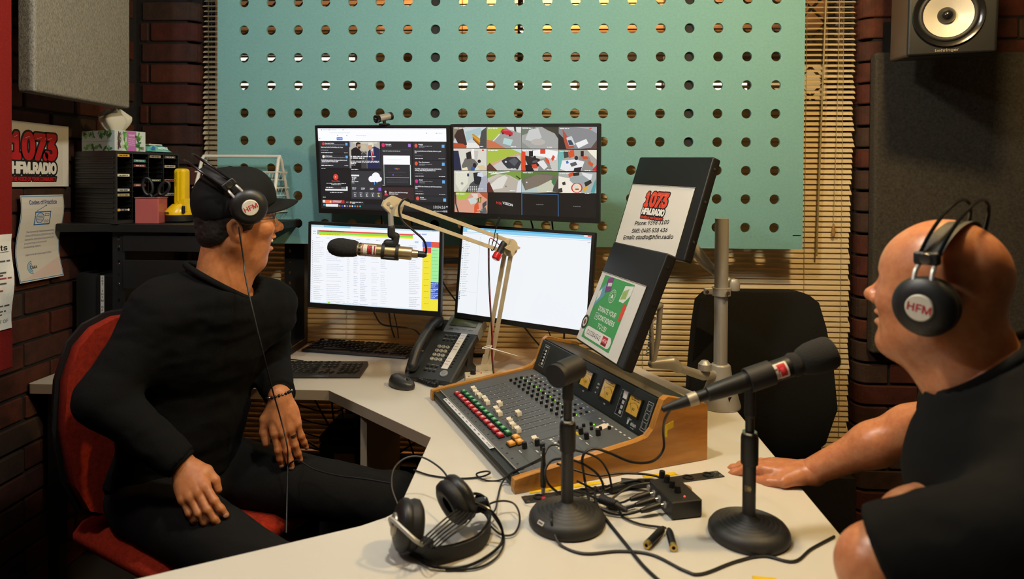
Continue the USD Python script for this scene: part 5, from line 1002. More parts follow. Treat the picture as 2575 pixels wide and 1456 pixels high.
# ---------------------------------------------------------------- mixing console
MO = desk(1090, 1007, .001); MX = nrm(desk(1290, 1232, .001) - MO); MY = A([-MX[1], MX[0], 0]); MSC = np.linalg.norm(desk(1290, 1232, .001) - MO) / .70
mx = thing('mixing_console', 'broadcast mixing console with oak sides, dark fader panel and meter bridge', 'mixing console', frame(MO, MX * MSC, MY, (0, 0, 1)))
OAK = mat('oak', '#c48a38', .42, color2='#94601f', vscale=3.2, stretch=(30, 1.2, 9), bump=.15, bscale=40, coat=.25, detail=5)
PAN = mat('console_panel', '#4c4f4f', .45, spec=.5)
PAN2 = mat('console_dark', '#1c2220', .4)
prof = [(-.004, 0), (-.006, .012), (-.004, .030), (.02, .034), (.305, .0705), (.334, .078), (.350, .094), (.364, .128), (.378, .160), (.390, .167), (.402, .165), (.503, .138), (.507, .132), (.507, 0)]
side = sg.Polygon(prof).buffer(-.002).buffer(.002, 3)
def side_plate(u0, u1): return tf(extrude(side, u1 - u0), frame((u0, 0, 0), (0, 1, 0), (0, 0, 1), (1, 0, 0)))
part(mx, 'oak_side', side_plate(-.020, -.0005), OAK, smooth=20); part(mx, 'oak_side', side_plate(.7005, .722), OAK, smooth=20)
SLP = .1235; PZ = lambda v: .0255 + SLP * v
bodyp = sg.Polygon([(.004, .001), (.0, .012), (.004, .022), (.012, PZ(.0) - .001), (.338, PZ(.338) - .001), (.374, .158), (.385, .160), (.500, .131), (.502, .001)])
part(mx, 'chassis', tf(extrude(bodyp, .70), frame((0, 0, 0), (0, 1, 0), (0, 0, 1), (1, 0, 0))), PAN2, smooth=20)
PF = frame((0, 0, .0255), (1, 0, 0), nrm((0, 1, SLP)), nrm((0, -SLP, 1)))          # panel frame: u, v, out
def pp(n, m, mm, parent=mx, **k): return part(parent, n, tf(cat(m) if isinstance(m, list) else m, PF), mm, **k)
pp('control_panel', box(.0005, .6995, .022, .335, -.001, .0012), PAN, smooth=False)
pp('front_trim', box(.0005, .6995, .0, .0065, -.001, .0014), PAN2); pp('trim_strip', box(.0005, .6995, .0205, .0225, -.001, .0022), SILVER)
p = Print(.7, .34); GRT = '#c2c4bd'
p.rect(.085, .0072, .52, .0195, '#c9ccd0', 1)
for k in range(12): p.squiggle(.092 + .0351 * k, .108 + .0351 * k, .0135, .0042, '#6a7078', 2, k)
for k in range(6): p.rect(.495 + .003 * k, .010, .4965 + .003 * k, .017, '#8d9094', 2)
CU_ = [.080 + .0351 * i for i in range(12)]
for i, u in enumerate(CU_):
    p.rect(u + .0172, .024, u + .0178, .334, '#2c2f2e', 1)
    p.rect(u - .0008, .098, u + .0008, .212, '#141515', 2)
    for j in range(8):
        v = .104 + j * .0148
        p.rect(u + .004, v - .0007, u + (.010 if j % 2 else .007), v + .0007, GRT, 2); p.rect(u - .007, v - .0006, u - .004, v + .0006, '#8b8e89', 2)
    for v in (.2405, .258, .276, .2935): p.squiggle(u + .005, u + .012, v, .0028, GRT, 2, i)
    p.squiggle(u - .004, u + .004, .312, .0045, GRT, 2, i); p.squiggle(u - .005, u + .005, .324, .003, GRT, 2, i)
um = .552
p.rect(um - .0008, .098, um + .0008, .212, '#141515', 2)
for j in range(8): p.rect(um + .004, .104 + j * .0148 - .0007, um + .010, .104 + j * .0148 + .0007, GRT, 2)
p.rect(.508, .024, .5086, .334, '#2c2f2e', 1)
for v in (.06, .095, .132, .19): p.rect(.565, v, .695, v + .0006, '#2c2f2e', 1)
for u, v in ((.575, .064), (.600, .098), (.63, .098), (.60, .215), (.635, .215), (.60, .243)): p.squiggle(u, u + .016, v, .004, GRT, 2)
for k in range(4): p.rect(.602 + .018 * k, .146, .614 + .018 * k, .158, '#d6d4cb', 2); p.rect(.560 + .013 * k, .150, .569 + .013 * k, .157, '#9a9c96' if k % 2 else '#d6d4cb', 2)
for k in range(8): p.squiggle(.52 + .022 * k, .53 + .022 * k, .312, .005, GRT, 2, k)
p.rect(.562, .218, .586, .226, '#c9a516', 1)
p.add(mx, 'panel_print', PRINT, PF @ frame((0, 0, .0013), (1, 0, 0), (0, 1, 0), (0, 0, 1)))
RB, GB, AB = mat('red_button', '#b01c26', .3, coat=.3), mat('green_button', '#0f5a2c', .3, coat=.3), mat('amber_button', '#d08a1c', .3, coat=.3)
FCAP = mat('white_fader', '#d8d0bd', .4); LEDG = mat('green_led', '#58d028', .4, emit='#8ef02c', estr=1.1); LEDY = mat('yellow_led', '#d0a020', .4, emit='#f0c040', estr=.8)
SOCK = mat('button_socket', '#151515', .5)
def button(u, v, m, n, w=.0235, d=.0145):
    b = pp(n, rbox(u - w / 2, u + w / 2, v - d / 2, v + d / 2, .001, .0105, .0018), m, smooth=40)
    part(b, 'surround', tf(box(u - w / 2 - .0012, u + w / 2 + .0012, v - d / 2 - .0012, v + d / 2 + .0012, 0, .0045), PF), SOCK, smooth=False)
    p3.rect(u - w * .28, v - d * .22, u + w * .28, v + d * .25, '#d8a0a0' if m is RB else '#7fc094' if m is GB else '#e8c070', 1)
p3 = Print(.7, .34)
fd_up = {5: .026, 8: .043}
def fader(u, v):
    pr = sg.Polygon([(-.0115, .001), (.0115, .001), (.0110, .010), (.0085, .0135), (.004, .0115), (0, .0085), (-.004, .0115), (-.0085, .0135), (-.0110, .010)])
    f = pp('fader_cap', tf(extrude(pr, .013, -.0065), frame((u, v, .001), (1, 0, 0), (0, 0, 1), (0, -1, 0))), FCAP, smooth=35)
    part(f, 'centre_line', tf(box(u - .0006, u + .0006, v - .0068, v + .0068, .006, .0102), PF), BLACK, smooth=False)
def knob(u, v, r=.0045, hh=.009, name='knob'):
    return pp(name, lathe([(0, hh), (r * .82, hh), (r, hh * .8), (r, .0012), (0, .0012)], 14, (u, v, 0)), BLACK, smooth=30)
for i, u in enumerate(CU_):
    button(u, .0545, RB, 'red_button'); button(u, .0760, GB, 'green_button'); fader(u, .103 + fd_up.get(i, .004 * (i % 3 == 0)))
    pp('panel_dot', lathe([(0, .0016), (.0028, .0016), (.0028, 0), (0, 0)], 10, (u, .034, 0)), BLACK)
    knob(u - .004, .2320); knob(u - .004, .2500)
    led = knob(u - .004, .2680)
    pp('led', ball((u - .001, .2735, .0022), .0019, 8), LEDY if i == 9 else LEDG, smooth=True)
    pp('push_switch', rbox(u - .006, u + .001, .284, .290, .001, .005, .001), BLACK); pp('push_switch', rbox(u - .006, u + .001, .301, .307, .001, .005, .001), BLACK)
fader(um, .116)
for u, v in ((.506, .083), (.537, .080), (.534, .059)): button(u, v, AB, 'amber_button', .024, .0165)
p3.add(mx, 'button_legends', PRINT, PF @ frame((0, 0, .0107), (1, 0, 0), (0, 1, 0), (0, 0, 1)))
for u, v in ((.572, .080), (.576, .112), (.607, .113), (.582, .229), (.617, .227), (.616, .260)): knob(u, v, .0066, .017, 'tall_knob')
for u, v in ((.545, .235), (.545, .255), (.548, .275), (.575, .262), (.590, .280), (.60, .30)): knob(u, v)
pp('led', ball((.552, .281, .0022), .0022, 8), LEDG, smooth=True)
for k in range(5): pp('panel_dot', lathe([(0, .0016), (.0028, .0016), (.0028, 0), (0, 0)], 10, (.535 + .035 * k, .034, 0)), BLACK)
for k in range(3): pp('push_switch', rbox(.590 + .022 * k, .600 + .022 * k, .160, .168, .001, .006, .001), BLACK)
pp('white_tape', tf(box(-.013, .013, -.016, .016, .0015, .0022), frame((.577, .294, 0), nrm((1, .25, 0)), nrm((-.25, 1, 0)), (0, 0, 1))), mat('masking_tape', '#d2c3b4', .8))
# meter bridge
bA, bB = A([0, .3385, PZ(.338)]), A([0, .3742, .158]); bY = nrm(bB - bA); bN = nrm(np.cross([1, 0, 0], bY)); BF = frame(bA, (1, 0, 0), bY, bN)
BL_ = np.linalg.norm(bB - bA)
def bp(n, m, mm, parent=mx, **k): return part(parent, n, tf(cat(m) if isinstance(m, list) else m, BF), mm, **k)
bp('meter_panel', box(.0005, .6995, .001, BL_ - .001, -.001, .0012), PAN2, smooth=False)
part(mx, 'bridge_top', tf(box(.0005, .6995, 0, .124, 0, .0018), frame((0, .378, .1600), (1, 0, 0), nrm((0, 1, -.254)), nrm((0, .254, 1)))), mat('bridge_lid', '#3b372f', .28, spec=.6), smooth=False)
AMB = mat('meter_face', '#c9a040', .5, emit='#c08a28', estr=.14)
for k, (u, w) in enumerate(((.355, .062), (.483, .066), (.622, .060))):
    y0, y1 = .034, .034 + w * .72
    vu = bp('meter', [box(u - w / 2 - .003, u + w / 2 + .003, y0 - .003, y0, 0, .008), box(u - w / 2 - .003, u + w / 2 + .003, y1, y1 + .003, 0, .008), box(u - w / 2 - .003, u - w / 2, y0, y1, 0, .008), box(u + w / 2, u + w / 2 + .003, y0, y1, 0, .008)], BLACK)
    bp('meter_face', box(u - w / 2, u + w / 2, y0, y1, .0012, .003), AMB, parent=vu, smooth=False)
    bp('meter_lens', box(u - w / 2, u + w / 2, y0, y1, .0062, .0068), usdkit.material(stage, '/World/Looks/meter_lens', {'t': ('transparent_bsdf', {}), 'g': ('glossy_bsdf', dict(roughness=.05)), 'm': ('mix_closure', {'fac': .04})}, [('t.BSDF', 'm.closure1'), ('g.BSDF', 'm.closure2')], surface='m.closure'), parent=vu, smooth=False)
    p = Print(.1, .1)
    arc = [(u + w * .44 * math.sin(t), y0 + w * .08 + w * .40 * math.cos(t)) for t in np.linspace(-.9, .9, 15)]
    p.line(arc[:11], .0006, '#2a2116'); p.line(arc[10:], .0016, '#8c2a1a')
    for t in np.linspace(-.9, .9, 11): p.line([(u + w * .44 * math.sin(t), y0 + w * .08 + w * .40 * math.cos(t)), (u + w * .48 * math.sin(t), y0 + w * .08 + w * .45 * math.cos(t))], .0006, '#2a2116')
    p.line([(u - .002, y0 + .003), (u - w * .36, y0 + w * .44)], .0009, '#2a2116', 2); p.text('VU', u, y0 + w * .18, w * .1, '#3a2c18', 1, True, True)
    p.rect(u - w * .2, y1 - .004, u + w * .2, y1 - .0015, '#6a5228', 1); p.squiggle(u - w * .35, u + w * .35, y1 - .008, .0025, '#6a5228', 1)
    p.add(mx, 'meter_scale', PRINT, BF @ frame((0, 0, .0031), (1, 0, 0), (0, 1, 0), (0, 0, 1)))
p = Print(.7, .1)
def outline(x0, y0, x1, y1, w=.0012): p.poly(sg.box(x0, y0, x1, y1).difference(sg.box(x0 + w, y0 + w, x1 - w, y1 - w)), '#a5a8a4', 1)
outline(.030, .018, .066, .088); outline(.545, .014, .580, .080); outline(.672, .012, .696, .084)
for k in range(5): p.rect(.045, .066 - .0105 * k, .056, .073 - .0105 * k, '#cfcfc8', 2); p.rect(.036, .068 - .0105 * k, .041, .071 - .0105 * k, '#9a9c98', 2)
p.squiggle(.035, .062, .082, .005, '#a5a8a4', 2)
for k in range(3): p.rect(.561, .020 + .013 * k, .573, .029 + .013 * k, '#a9a9a6', 2)
p.rect(.556, .060, .577, .078, '#d4cfc8', 2)
for u in (.355, .483, .622): p.squiggle(u - .004, u + .006, .022, .005, '#8d908c', 2)
p.squiggle(.418, .43, .06, .006, '#8d908c', 2); p.squiggle(.418, .43, .05, .006, '#8d908c', 2); p.squiggle(.418, .426, .036, .005, '#8d908c', 2)
p.text('elan', .628, .010, .009, '#b9bcb8', 2, True, width=.026); p.poly([(.612, .008), (.618, .008), (.620, .020), (.617, .028), (.615, .018), (.610, .026)], '#b9bcb8', 2); p.squiggle(.632, .648, .005, .002, '#b9bcb8', 2)
for k in range(3): outline(.676, .018 + .022 * k, .692, .034 + .022 * k, .001)
p.add(mx, 'bridge_print', PRINT, BF @ frame((0, 0, .0014), (1, 0, 0), (0, 1, 0), (0, 0, 1)))
for k in range(4): bp('rocker_switch', rbox(.550, .558, .020 + .013 * k, .029 + .013 * k, .001, .005, .001), BLACK); bp('rocker_switch', rbox(.036, .042, .028 + .0105 * k, .035 + .0105 * k, .001, .005, .001), BLACK)
# yellow tag on the cable over the oak side
YT = mat('yellow_tape', '#d9b514', .5)

# ---------------------------------------------------------------- pole with two notice monitors
pol = thing('monitor_pole', 'silver pole mount with swing arms carrying two black notice screens', 'pole mount', frame((.535, 2.08, DESK + .001), (1, 0, 0), (0, 1, 0), (0, 0, 1)))
part(pol, 'pole', cyl((0, 0, .01), (0, 0, .572), .0205, n=32), SILVER)
part(pol, 'base', lathe([(0, 0), (.060, 0), (.061, .006), (.050, .045), (.036, .085), (.030, .125), (.0245, .13), (0, .13)], 36), SILVER, smooth=50)
part(pol, 'base_socket', [tf(box(-.016, .016, -.008, .008, 0, .003), frame((.038 * math.cos(-.9), .052 * math.sin(-.9), .035), nrm((math.sin(.9), math.cos(.9), 0)), nrm((0, 0, 1)), nrm((math.cos(-.9), math.sin(-.9), 0))))], BLACK)
part(pol, 'collar', [lathe([(.0207, -.010), (.028, -.010), (.028, .014), (.0207, .014)], 28, (0, 0, .348))], SILVER); part(pol, 'lug', rbox(-.052, -.024, -.008, .008, .341, .360, .003), SILVER)
for x in (-.045, .012): part(pol, 'collar_screw', cyl((x, -.009 - (.02 if x > 0 else 0), .350), (x, -.014 - (.02 if x > 0 else 0), .350), .006, n=6), CHROME)
part(pol, 'collar_hinge', lathe([(0, 0), (.018, 0), (.019, .004), (.019, .022), (.012, .034), (0, .037)], 24, (.040, .012, .352)), SILVER)
W2L = lambda P: A(P) - A([.535, 2.08, DESK + .001])
def notice_screen(label, c, X, Y, draw):
    X = nrm(X); Y = nrm(A(Y) - X * (A(Y) @ X)); Z = np.cross(X, Y)
    t = thing('notice_screen', label, 'screen', frame(c, X, Y, Z))
    w, h = .345, .315; x0, x1, y0, y1 = -.158, .187, -.112, .203
    part(t, 'housing', [rbox(x0, x1, y0, y1, -.032, -.001, .005)], BLACK, smooth=40)
    part(t, 'rear_hub', cyl((.02, .02, -.055), (.02, .02, -.03), .035), BLACK)
    for y in (-.05, .07, .17): part(t, 'side_screw', cyl((x1 - .001, y, -.016), (x1 + .0015, y, -.016), .004, n=10), CHROME)
    part(t, 'paper', box(-.1485, .1485, -.105, .105, .0, .0012), PAPER, smooth=False)
    p = Print(.297, .21); draw(p); p.add(t, 'print', PRINT, frame((0, 0, .0013), (1, 0, 0), (0, 1, 0), (0, 0, 1)))
    part(t, 'clear_sleeve_lip', [box(-.150, .150, -.1065, -.105, .0, .003), box(-.150, .150, .105, .1065, .0, .003)], mat('sleeve_plastic', '#a9a699', .2))
    return frame(c, X, Y, Z)
def n1(p):
    radio_logo(p, -.005, -.004, .118, '#d8452c')
    for k, (s, wd) in enumerate((('Phone: 9398 3100', .158), ('SMS: 0485 838 436', .165), ('Email: studio@hfm.radio', .232))): p.text(s, -wd / 2 + .002, -.030 - .0255 * k, .0128, '#211e1c', 2, True, width=wd, slope=.12)
def n2(p):
    U = lambda u, v: ((u - .5) * .297, (.5 - v) * .21)
    R = lambda u0, v0, u1, v1, c, l=1: p.rect(*U(u0, v0), *U(u1, v1), c, l)
    R(.10, .03, .79, .95, '#3f9a52'); p.poly([U(.10, .25), U(.22, .12), U(.26, .30), U(.10, .5)], '#5b9aa8', 2); p.poly([U(.20, .06), U(.32, .03), U(.35, .22), U(.24, .26)], '#7a3f7d', 3); p.poly([U(.24, .12), U(.33, .10), U(.34, .15), U(.25, .17)], '#d9d5cf', 4)
    p.poly([U(.62, .08), U(.79, .05), U(.79, .18), U(.70, .30), U(.60, .30)], '#dfe3d8', 2); p.poly([U(.62, .16), U(.72, .10), U(.72, .24), U(.62, .27)], '#9cb468', 3); p.poly([U(.72, .30), U(.79, .32), U(.79, .5), U(.73, .55)], '#d8442e', 3)
    p.poly([U(.10, .28), U(.16, .22), U(.17, .34), U(.12, .42)], '#dcd9d2', 3)
    x, y = U(.435, .27); p.poly(sg.Point(x, y).buffer(.020).difference(sg.Point(x, y).buffer(.0185)), '#dfe8dc', 3); p.poly(sg.Point(x, y).buffer(.013).difference(sg.Point(x, y).buffer(.0118)), '#dfe8dc', 3); p.poly([(x - .007, y - .006), (x - .004, y + .004), (x, y + .006), (x + .005, y + .003), (x + .007, y - .006)], '#dfe8dc', 3)
    for t in np.linspace(0, 6.28, 15)[:-1]: p.disc(x + .0158 * math.cos(t), y + .0158 * math.sin(t), .0011, '#dfe8dc', 4)
    for s, v, wd, u in (('DONATE YOUR', .52, .125, .45), ('CONTAINERS', .63, .115, .50), ('TO US!', .74, .062, .47)): x, y = U(u, v); p.text(s, x - wd / 2, y, .0135, '#e9efe6', 3, True, width=wd)
    x, y = U(.265, .60); p.poly(sg.box(x - .011, y - .010, x + .011, y + .010).difference(sg.box(x - .0095, y - .0085, x + .0095, y + .0085)), '#e9efe6', 3); p.text('10c', x - .007, y - .004, .008, '#e9efe6', 3, True, width=.014)
    x, y = U(.45, .845); p.poly(sg.LineString([(x - .078, y), (x + .078, y)]).buffer(.016, 6), '#e6e2da', 3); p.text('C11384342', x - .078, y - .0065, .013, '#3a3c34', 4, False, width=.098); p.rect(x + .035, y - .013, x + .070, y + .012, '#c0222c', 4); p.text('HFM', x + .038, y - .004, .009, '#e9e2dc', 5, True, width=.028); p.rect(x + .035, y - .011, x + .070, y - .007, '#5a1416', 5)
    x, y = U(.055, .745); p.disc(x, y, .0215, '#25211f', 3); p.disc(x, y, .014, '#d9cfc2', 4); p.disc(x, y, .008, '#7a4f33', 5)
N1 = notice_screen('black screen with taped white sheet giving the phone number and studio email', (.3312, 2.1111, 1.2996), (.4964, -.8676, -.0291), (.2891, .1336, .9479), n1)
N2 = notice_screen('black screen with a taped green DONATE YOUR CONTAINERS sheet over the mixer', (.1791, 1.8871, 1.0445), (.2978, -.9546, .0007), (.3667, .1151, .9232), n2)
# swing arms
e1 = (N1 @ A([.02, .02, -.058, 1]))[:3]; e2 = (N2 @ A([.02, .02, -.058, 1]))[:3]
m1 = at(1768, 655, y=2.15); m1b = at(1800, 690, y=2.12)
part(pol, 'upper_arm', [chain([(*W2L(e1), .014), (*W2L(m1), .018), (*W2L(at(1795, 682, y=2.13)), .012), (.040, .012, .366, .014)], 16)], SILVER, smooth=60)
a1, a2, a3, a4 = at(1660, 768, y=2.0), at(1640, 915, y=1.99), at(1705, 925, y=2.0), at(1768, 945, y=2.04)
part(pol, 'spring_arm', [chain([(*W2L(e2), .014), (*W2L(a1), .010)], 14), chain([(*W2L(a1), .009), (*W2L(at(1655, 850, y=1.995)), .008), (*W2L(a2), .011)], 14), chain([(*W2L(at(1637, 790, y=1.99)), .006), (*W2L(a2), .008)], 12)], SILVER, smooth=60)
hx = [a1 + (a2 - a1) * t for t in np.linspace(.15, .85, 90)]; part(pol, 'spring', tube([W2L(h_ + A([-.016 + .007 * math.cos(k * .9), -.004 + .007 * math.sin(k * .9), 0])) for k, h_ in enumerate(hx)], .0015, 5, 1), CHROME)
part(pol, 'lower_arm', [chain([(*W2L(a2), .013), (*W2L(at(1690, 912, y=2.0)), .020), (*W2L(a3), .016)], 16), chain([(*W2L(a3), .012), (*W2L(a4), .014), (0, 0, .10, .014)], 16)], SILVER, smooth=60)
part(pol, 'arm_hinge', [lathe([(0, .030), (.010, .028), (.019, .018), (.020, 0), (0, 0)], 24, W2L(at(1772, 930, y=2.04)))], SILVER)
# ---------------------------------------------------------------- loudspeaker high in the corner
sc_ = A([1.262, 2.20, 1.945]); sX = nrm((.955, .30, .0)); sX = nrm((.93, -.30, 0)); sZ = nrm(np.cross(sX, (0, .0, 1)) + A([0, 0, -.12])); sY = np.cross(sZ, sX)
sp_ = thing('loudspeaker', 'black studio loudspeaker with pale silver cone high above the dark panel', 'loudspeaker', frame(sc_, sX, sY, sZ))
cabm = rbox(-.112, .135, -.125, .30, -.33, 0, .010, 3)
part(sp_, 'cabinet', as_tm(m3.Manifold(m3.Mesh(cabm.vertices.astype(np.float32), cabm.faces.astype(np.uint32))) - m3.Manifold.cylinder(.1, .0835, .0835, 44).translate([0, 0, -.04])), BLACK, smooth=50)
part(sp_, 'waveguide_ring', lathe([(.082, .0), (.096, .0005), (.100, .004), (.098, .008), (.085, .004), (.080, -.004)], 44), BLACK_GLOSS, smooth=60)
part(sp_, 'surround', lathe([(.069, .001), (.074, .006), (.080, .006), (.084, .001), (.084, -.004), (.069, -.004)], 44), RUBBER, smooth=60)
part(sp_, 'cone', lathe([(.070, .002), (.058, -.005), (.044, -.014), (.026, -.024), (.026, -.026), (.071, -.003)], 44), mat('silver_cone', '#c9c5ba', .45, .15), smooth=60)
part(sp_, 'dust_cap', lathe([(0, .004), (.010, .002), (.019, -.006), (.025, -.018), (.0265, -.026), (0, -.026)], 32), BLACK_GLOSS, smooth=60)
part(sp_, 'tweeter', lathe([(0, .004), (.012, .002), (.016, -.004), (.045, .003), (.047, .001), (.047, -.006), (0, -.006)], 32, (0, .19, .002)), BLACK_GLOSS, smooth=60)
p = Print(.25, .3); p.text('behringer', -.034, -.1135, .0085, '#7d7561', 1, True, width=.066); p.add(sp_, 'lettering', PRINT, frame((0, 0, .0006), (1, 0, 0), (0, 1, 0), (0, 0, 1)))
single('speaker_bracket', [box(1.36, 1.40, 2.48, 2.757, 1.93, 1.97), box(1.33, 1.43, 2.744, 2.757, 1.93, 2.05)], BLACK_METAL, 'black wall bracket holding the loudspeaker off the bricks', 'bracket')
# ---------------------------------------------------------------- black office chair behind the desk
BKF = mat('black_chair_fabric', '#191918', .95, bump=.4, bscale=300, spec=.2)
ch = thing('office_chair', 'high-backed black office chair standing behind the corner of the desk', 'chair', frame((.735, 2.44, 0), nrm((1, .04, 0)), nrm((-.04, 1, 0)), (0, 0, 1)))
bk = [(x * w, y, z) for z, w, dy in ((.46, .17, .05), (.52, .225, .03), (.65, .250, 0), (.80, .238, .01), (.92, .222, .03), (1.0, .205, .05), (1.025, .175, .06), (1.035, .13, .06)) for x in (-1, -.5, 0, .5, 1) for y in (-.14 + dy + .015 * abs(x), -.06 + dy)]
part(ch, 'backrest', hull(bk), BKF, smooth=60); part(ch, 'seat', rbox(-.24, .24, -.06, .25, .42, .50, .03, 4), BKF, smooth=60)
part(ch, 'column', cyl((0, .1, .10), (0, .1, .42), .025), BLACK_METAL); part(ch, 'back_bar', tube([(0, .08, .40), (0, -.05, .42), (0, -.055, .56)], .02, 8, 4), BLACK_METAL)
for k in range(5):
    an = 2 * math.pi * k / 5 + .3; lg = part(ch, 'star_leg', tube([(0, .1, .11), (.12 * math.cos(an), .1 + .12 * math.sin(an), .095), (.22 * math.cos(an), .1 + .22 * math.sin(an), .07)], .016, 8, 3), BLACK)
    part(lg, 'castor', cyl((.22 * math.cos(an) - .02, .1 + .22 * math.sin(an), .0285), (.22 * math.cos(an) + .02, .1 + .22 * math.sin(an), .0285), .027, n=16), BLACK)
# ---------------------------------------------------------------- desk microphone stands
STAND = mat('stand_cast_iron', '#282724', .55, bump=.12, bscale=300)
def stand(label, x, y, top, clip):
    t = thing('microphone_stand', label, 'microphone stand', frame((x, y, DESK + .001), (1, 0, 0), (0, 1, 0), (0, 0, 1)))
    part(t, 'base', lathe([(0, 0), (.074, 0), (.0765, .004), (.0755, .014), (.070, .022), (.062, .0255)] + [(.062 - .0085 * k - d, .0255 + .0022 * k + (.0012 if d in (.003,) else 0)) for k in range(5) for d in (.001, .003, .006)] + [(.016, .039), (.013, .043), (0, .043)], 48), STAND, smooth=50)
    part(t, 'lower_tube', cyl((0, 0, .040), (0, 0, top * .62), .0125, n=28), BLACK_GLOSS if False else BLACK_METAL)
    part(t, 'clutch', lathe([(.0125, 0), (.0160, .002), (.0165, .010), (.0165, .052), (.0150, .058), (.0125, .060), (0, .060)], 28, (0, 0, top * .56)), BLACK)
    part(t, 'upper_tube', cyl((0, 0, top * .6), (0, 0, top), .0085, n=24), BLACK_METAL); part(t, 'band', cyl((0, 0, top * .56 + .060), (0, 0, top * .56 + .064), .0135, n=24), CHROME)
    return t
s1 = stand('black microphone stand with an empty clip in front of the mixing console', .047, 1.345, .255, 0)
part(s1, 'clip_swivel', chain([(0, 0, .250, .0115), (0, 0, .285, .0105)], 14), RUBBER)
n_ = nrm((-.25, -.97, .0)); 
gx = nrm((.66, .72, .10)); gz = nrm(np.cross(gx, (.75, -.66, 0))); gy = np.cross(gz, gx)
ring = sg.Point(0, 0).buffer(.0215, 14).difference(sg.Point(0, 0).buffer(.0165, 14)).difference(sg.Polygon([(0, 0), (.012, .05), (-.012, .05)]))
part(s1, 'clip', tf(cat([extrude(ring.buffer(.003), .055, -.02), extrude(affinity.scale(sg.Point(0, 0).buffer(.026, 14), 1, .88), .012, -.032)]), frame((-.004, 0, .302), gy, gz, gx)), RUBBER, smooth=50)
p = Print(.02, .012); p.rect(-.008, -.004, .008, .004, '#c9c4b6', 1); p.squiggle(-.006, .006, .0, .004, '#5b564c', 2); p.add(s1, 'base_label', PRINT, frame((-.052, -.048, .0215), nrm((.66, -.75, 0)), nrm((.5, .45, .75)), nrm((-.55, -.5, .66))))
sw_ = 1
s2 = stand('black microphone stand carrying the black handheld microphone by the bald man', .396, 1.318, .245, 1)
p = Print(.02, .02); p.rect(-.006, -.006, .006, .006, '#6f6547', 1); p.disc(.003, 0, .004, '#a4925a', 2); p.add(s2, 'tube_label', PRINT, frame((-.006, -.0111, .095), nrm((.88, -.47, 0)), (0, 0, 1), nrm((-.47, -.88, 0))))
part(s2, 'clip_swivel', chain([(0, 0, .235, .011), (0, 0, .290, .010)], 14), RUBBER)
ma2, mb2 = at(1752, 1000, y=1.30), at(2082, 888, y=1.34); d2_ = nrm(mb2 - ma2); L2 = np.linalg.norm(mb2 - ma2)
X2 = nrm(np.cross((0, 0, 1), d2_)); m2 = thing('microphone', 'black handheld microphone with foam cap and white-red sticker on its stand', 'microphone', frame(ma2, X2, np.cross(d2_, X2), d2_))
part(m2, 'body', lathe([(0, .0), (.0105, .0), (.011, .02), (.0145, .022), (.0165, .05), (.0185, L2 * .42), (.0200, L2 * .62), (.0205, L2 * .74), (.016, L2 * .76), (0, L2 * .76)], 32), BLACK, smooth=40)
part(m2, 'plug_ring', lathe([(.0108, -.018), (.0125, -.018), (.0125, .0), (.0108, .0)], 24), mat('worn_plug', '#b5aa94', .4, .5)); part(m2, 'plug', lathe([(0, -.07), (.006, -.07), (.0085, -.045), (.0105, -.018), (.0105, .0), (0, 0)], 24), RUBBER)
part(m2, 'foam_neck', lathe([(0, L2 * .70), (.021, L2 * .70), (.024, L2 * .73), (.022, L2 * .765), (.019, L2 * .775), (0, L2 * .775)], 28), '/World/Looks/black_foam', smooth=60)
part(m2, 'foam_cap', lathe([(0, L2 * .765), (.019, L2 * .77), (.026, L2 * .80), (.031, L2 * .86), (.0325, L2 * .93), (.0325, L2 * 1.0), (.030, L2 * 1.025), (.024, L2 * 1.035), (0, L2 * 1.04)], 32), '/World/Looks/black_foam', smooth=40)
Mi2 = np.linalg.inv(MAT[m2]); cd2 = nrm((Mi2 @ A([*CPOS, 1]))[:3] * A([1, 1, 0])); a2_ = math.atan2(cd2[1], cd2[0])
p = Print(.06, .05); p.poly(sg.box(-.015, -.013, .015, .013).buffer(.002), '#d5cfc0', 1); p.poly(sg.box(-.003, -.010, .012, .011).buffer(.001), '#c0202e', 2); p.rect(.001, -.005, .008, .005, '#e04a52', 3); p.rect(-.014, -.012, -.011, .012, '#8c2030', 2); p.squiggle(-.010, -.004, .004, .004, '#6a5a58', 2)
g, c = p.mesh(); g, c = subdiv_colored(g, c, .006); v = g.vertices.copy()
th = v[:, 1] / .0195 - .15; rr = .0199 + .0006 * (v[:, 0] > 0) + v[:, 2] * .6 + .0004
g.vertices = np.c_[rr * np.cos(a2_ - th), rr * np.sin(a2_ - th), L2 * .60 + v[:, 0]]
if np.mean(np.einsum('ij,ij->i', g.face_normals, np.c_[g.triangles_center[:, :2], np.zeros(len(g.faces))])) < 0: g.faces = g.faces[:, ::-1]
part(m2, 'sticker', g, PRINT, color=c)
cl2 = thing('microphone_clip', 'black clip on the second stand holding the black microphone', 'microphone clip', MAT[m2])
part(cl2, 'collar', mv(extrude(sg.Point(0, 0).buffer(.0235, 12).difference(sg.Point(0, 0).buffer(.0195, 12)), .05), z=L2 * .38), RUBBER, smooth=50)
hubp = (Mi2 @ A([.396, 1.318, DESK + .292, 1]))[:3]
part(cl2, 'hinge', chain([(*hubp, .010), (0, -.0 + hubp[1] * .55, L2 * .42, .009)], 12), RUBBER)

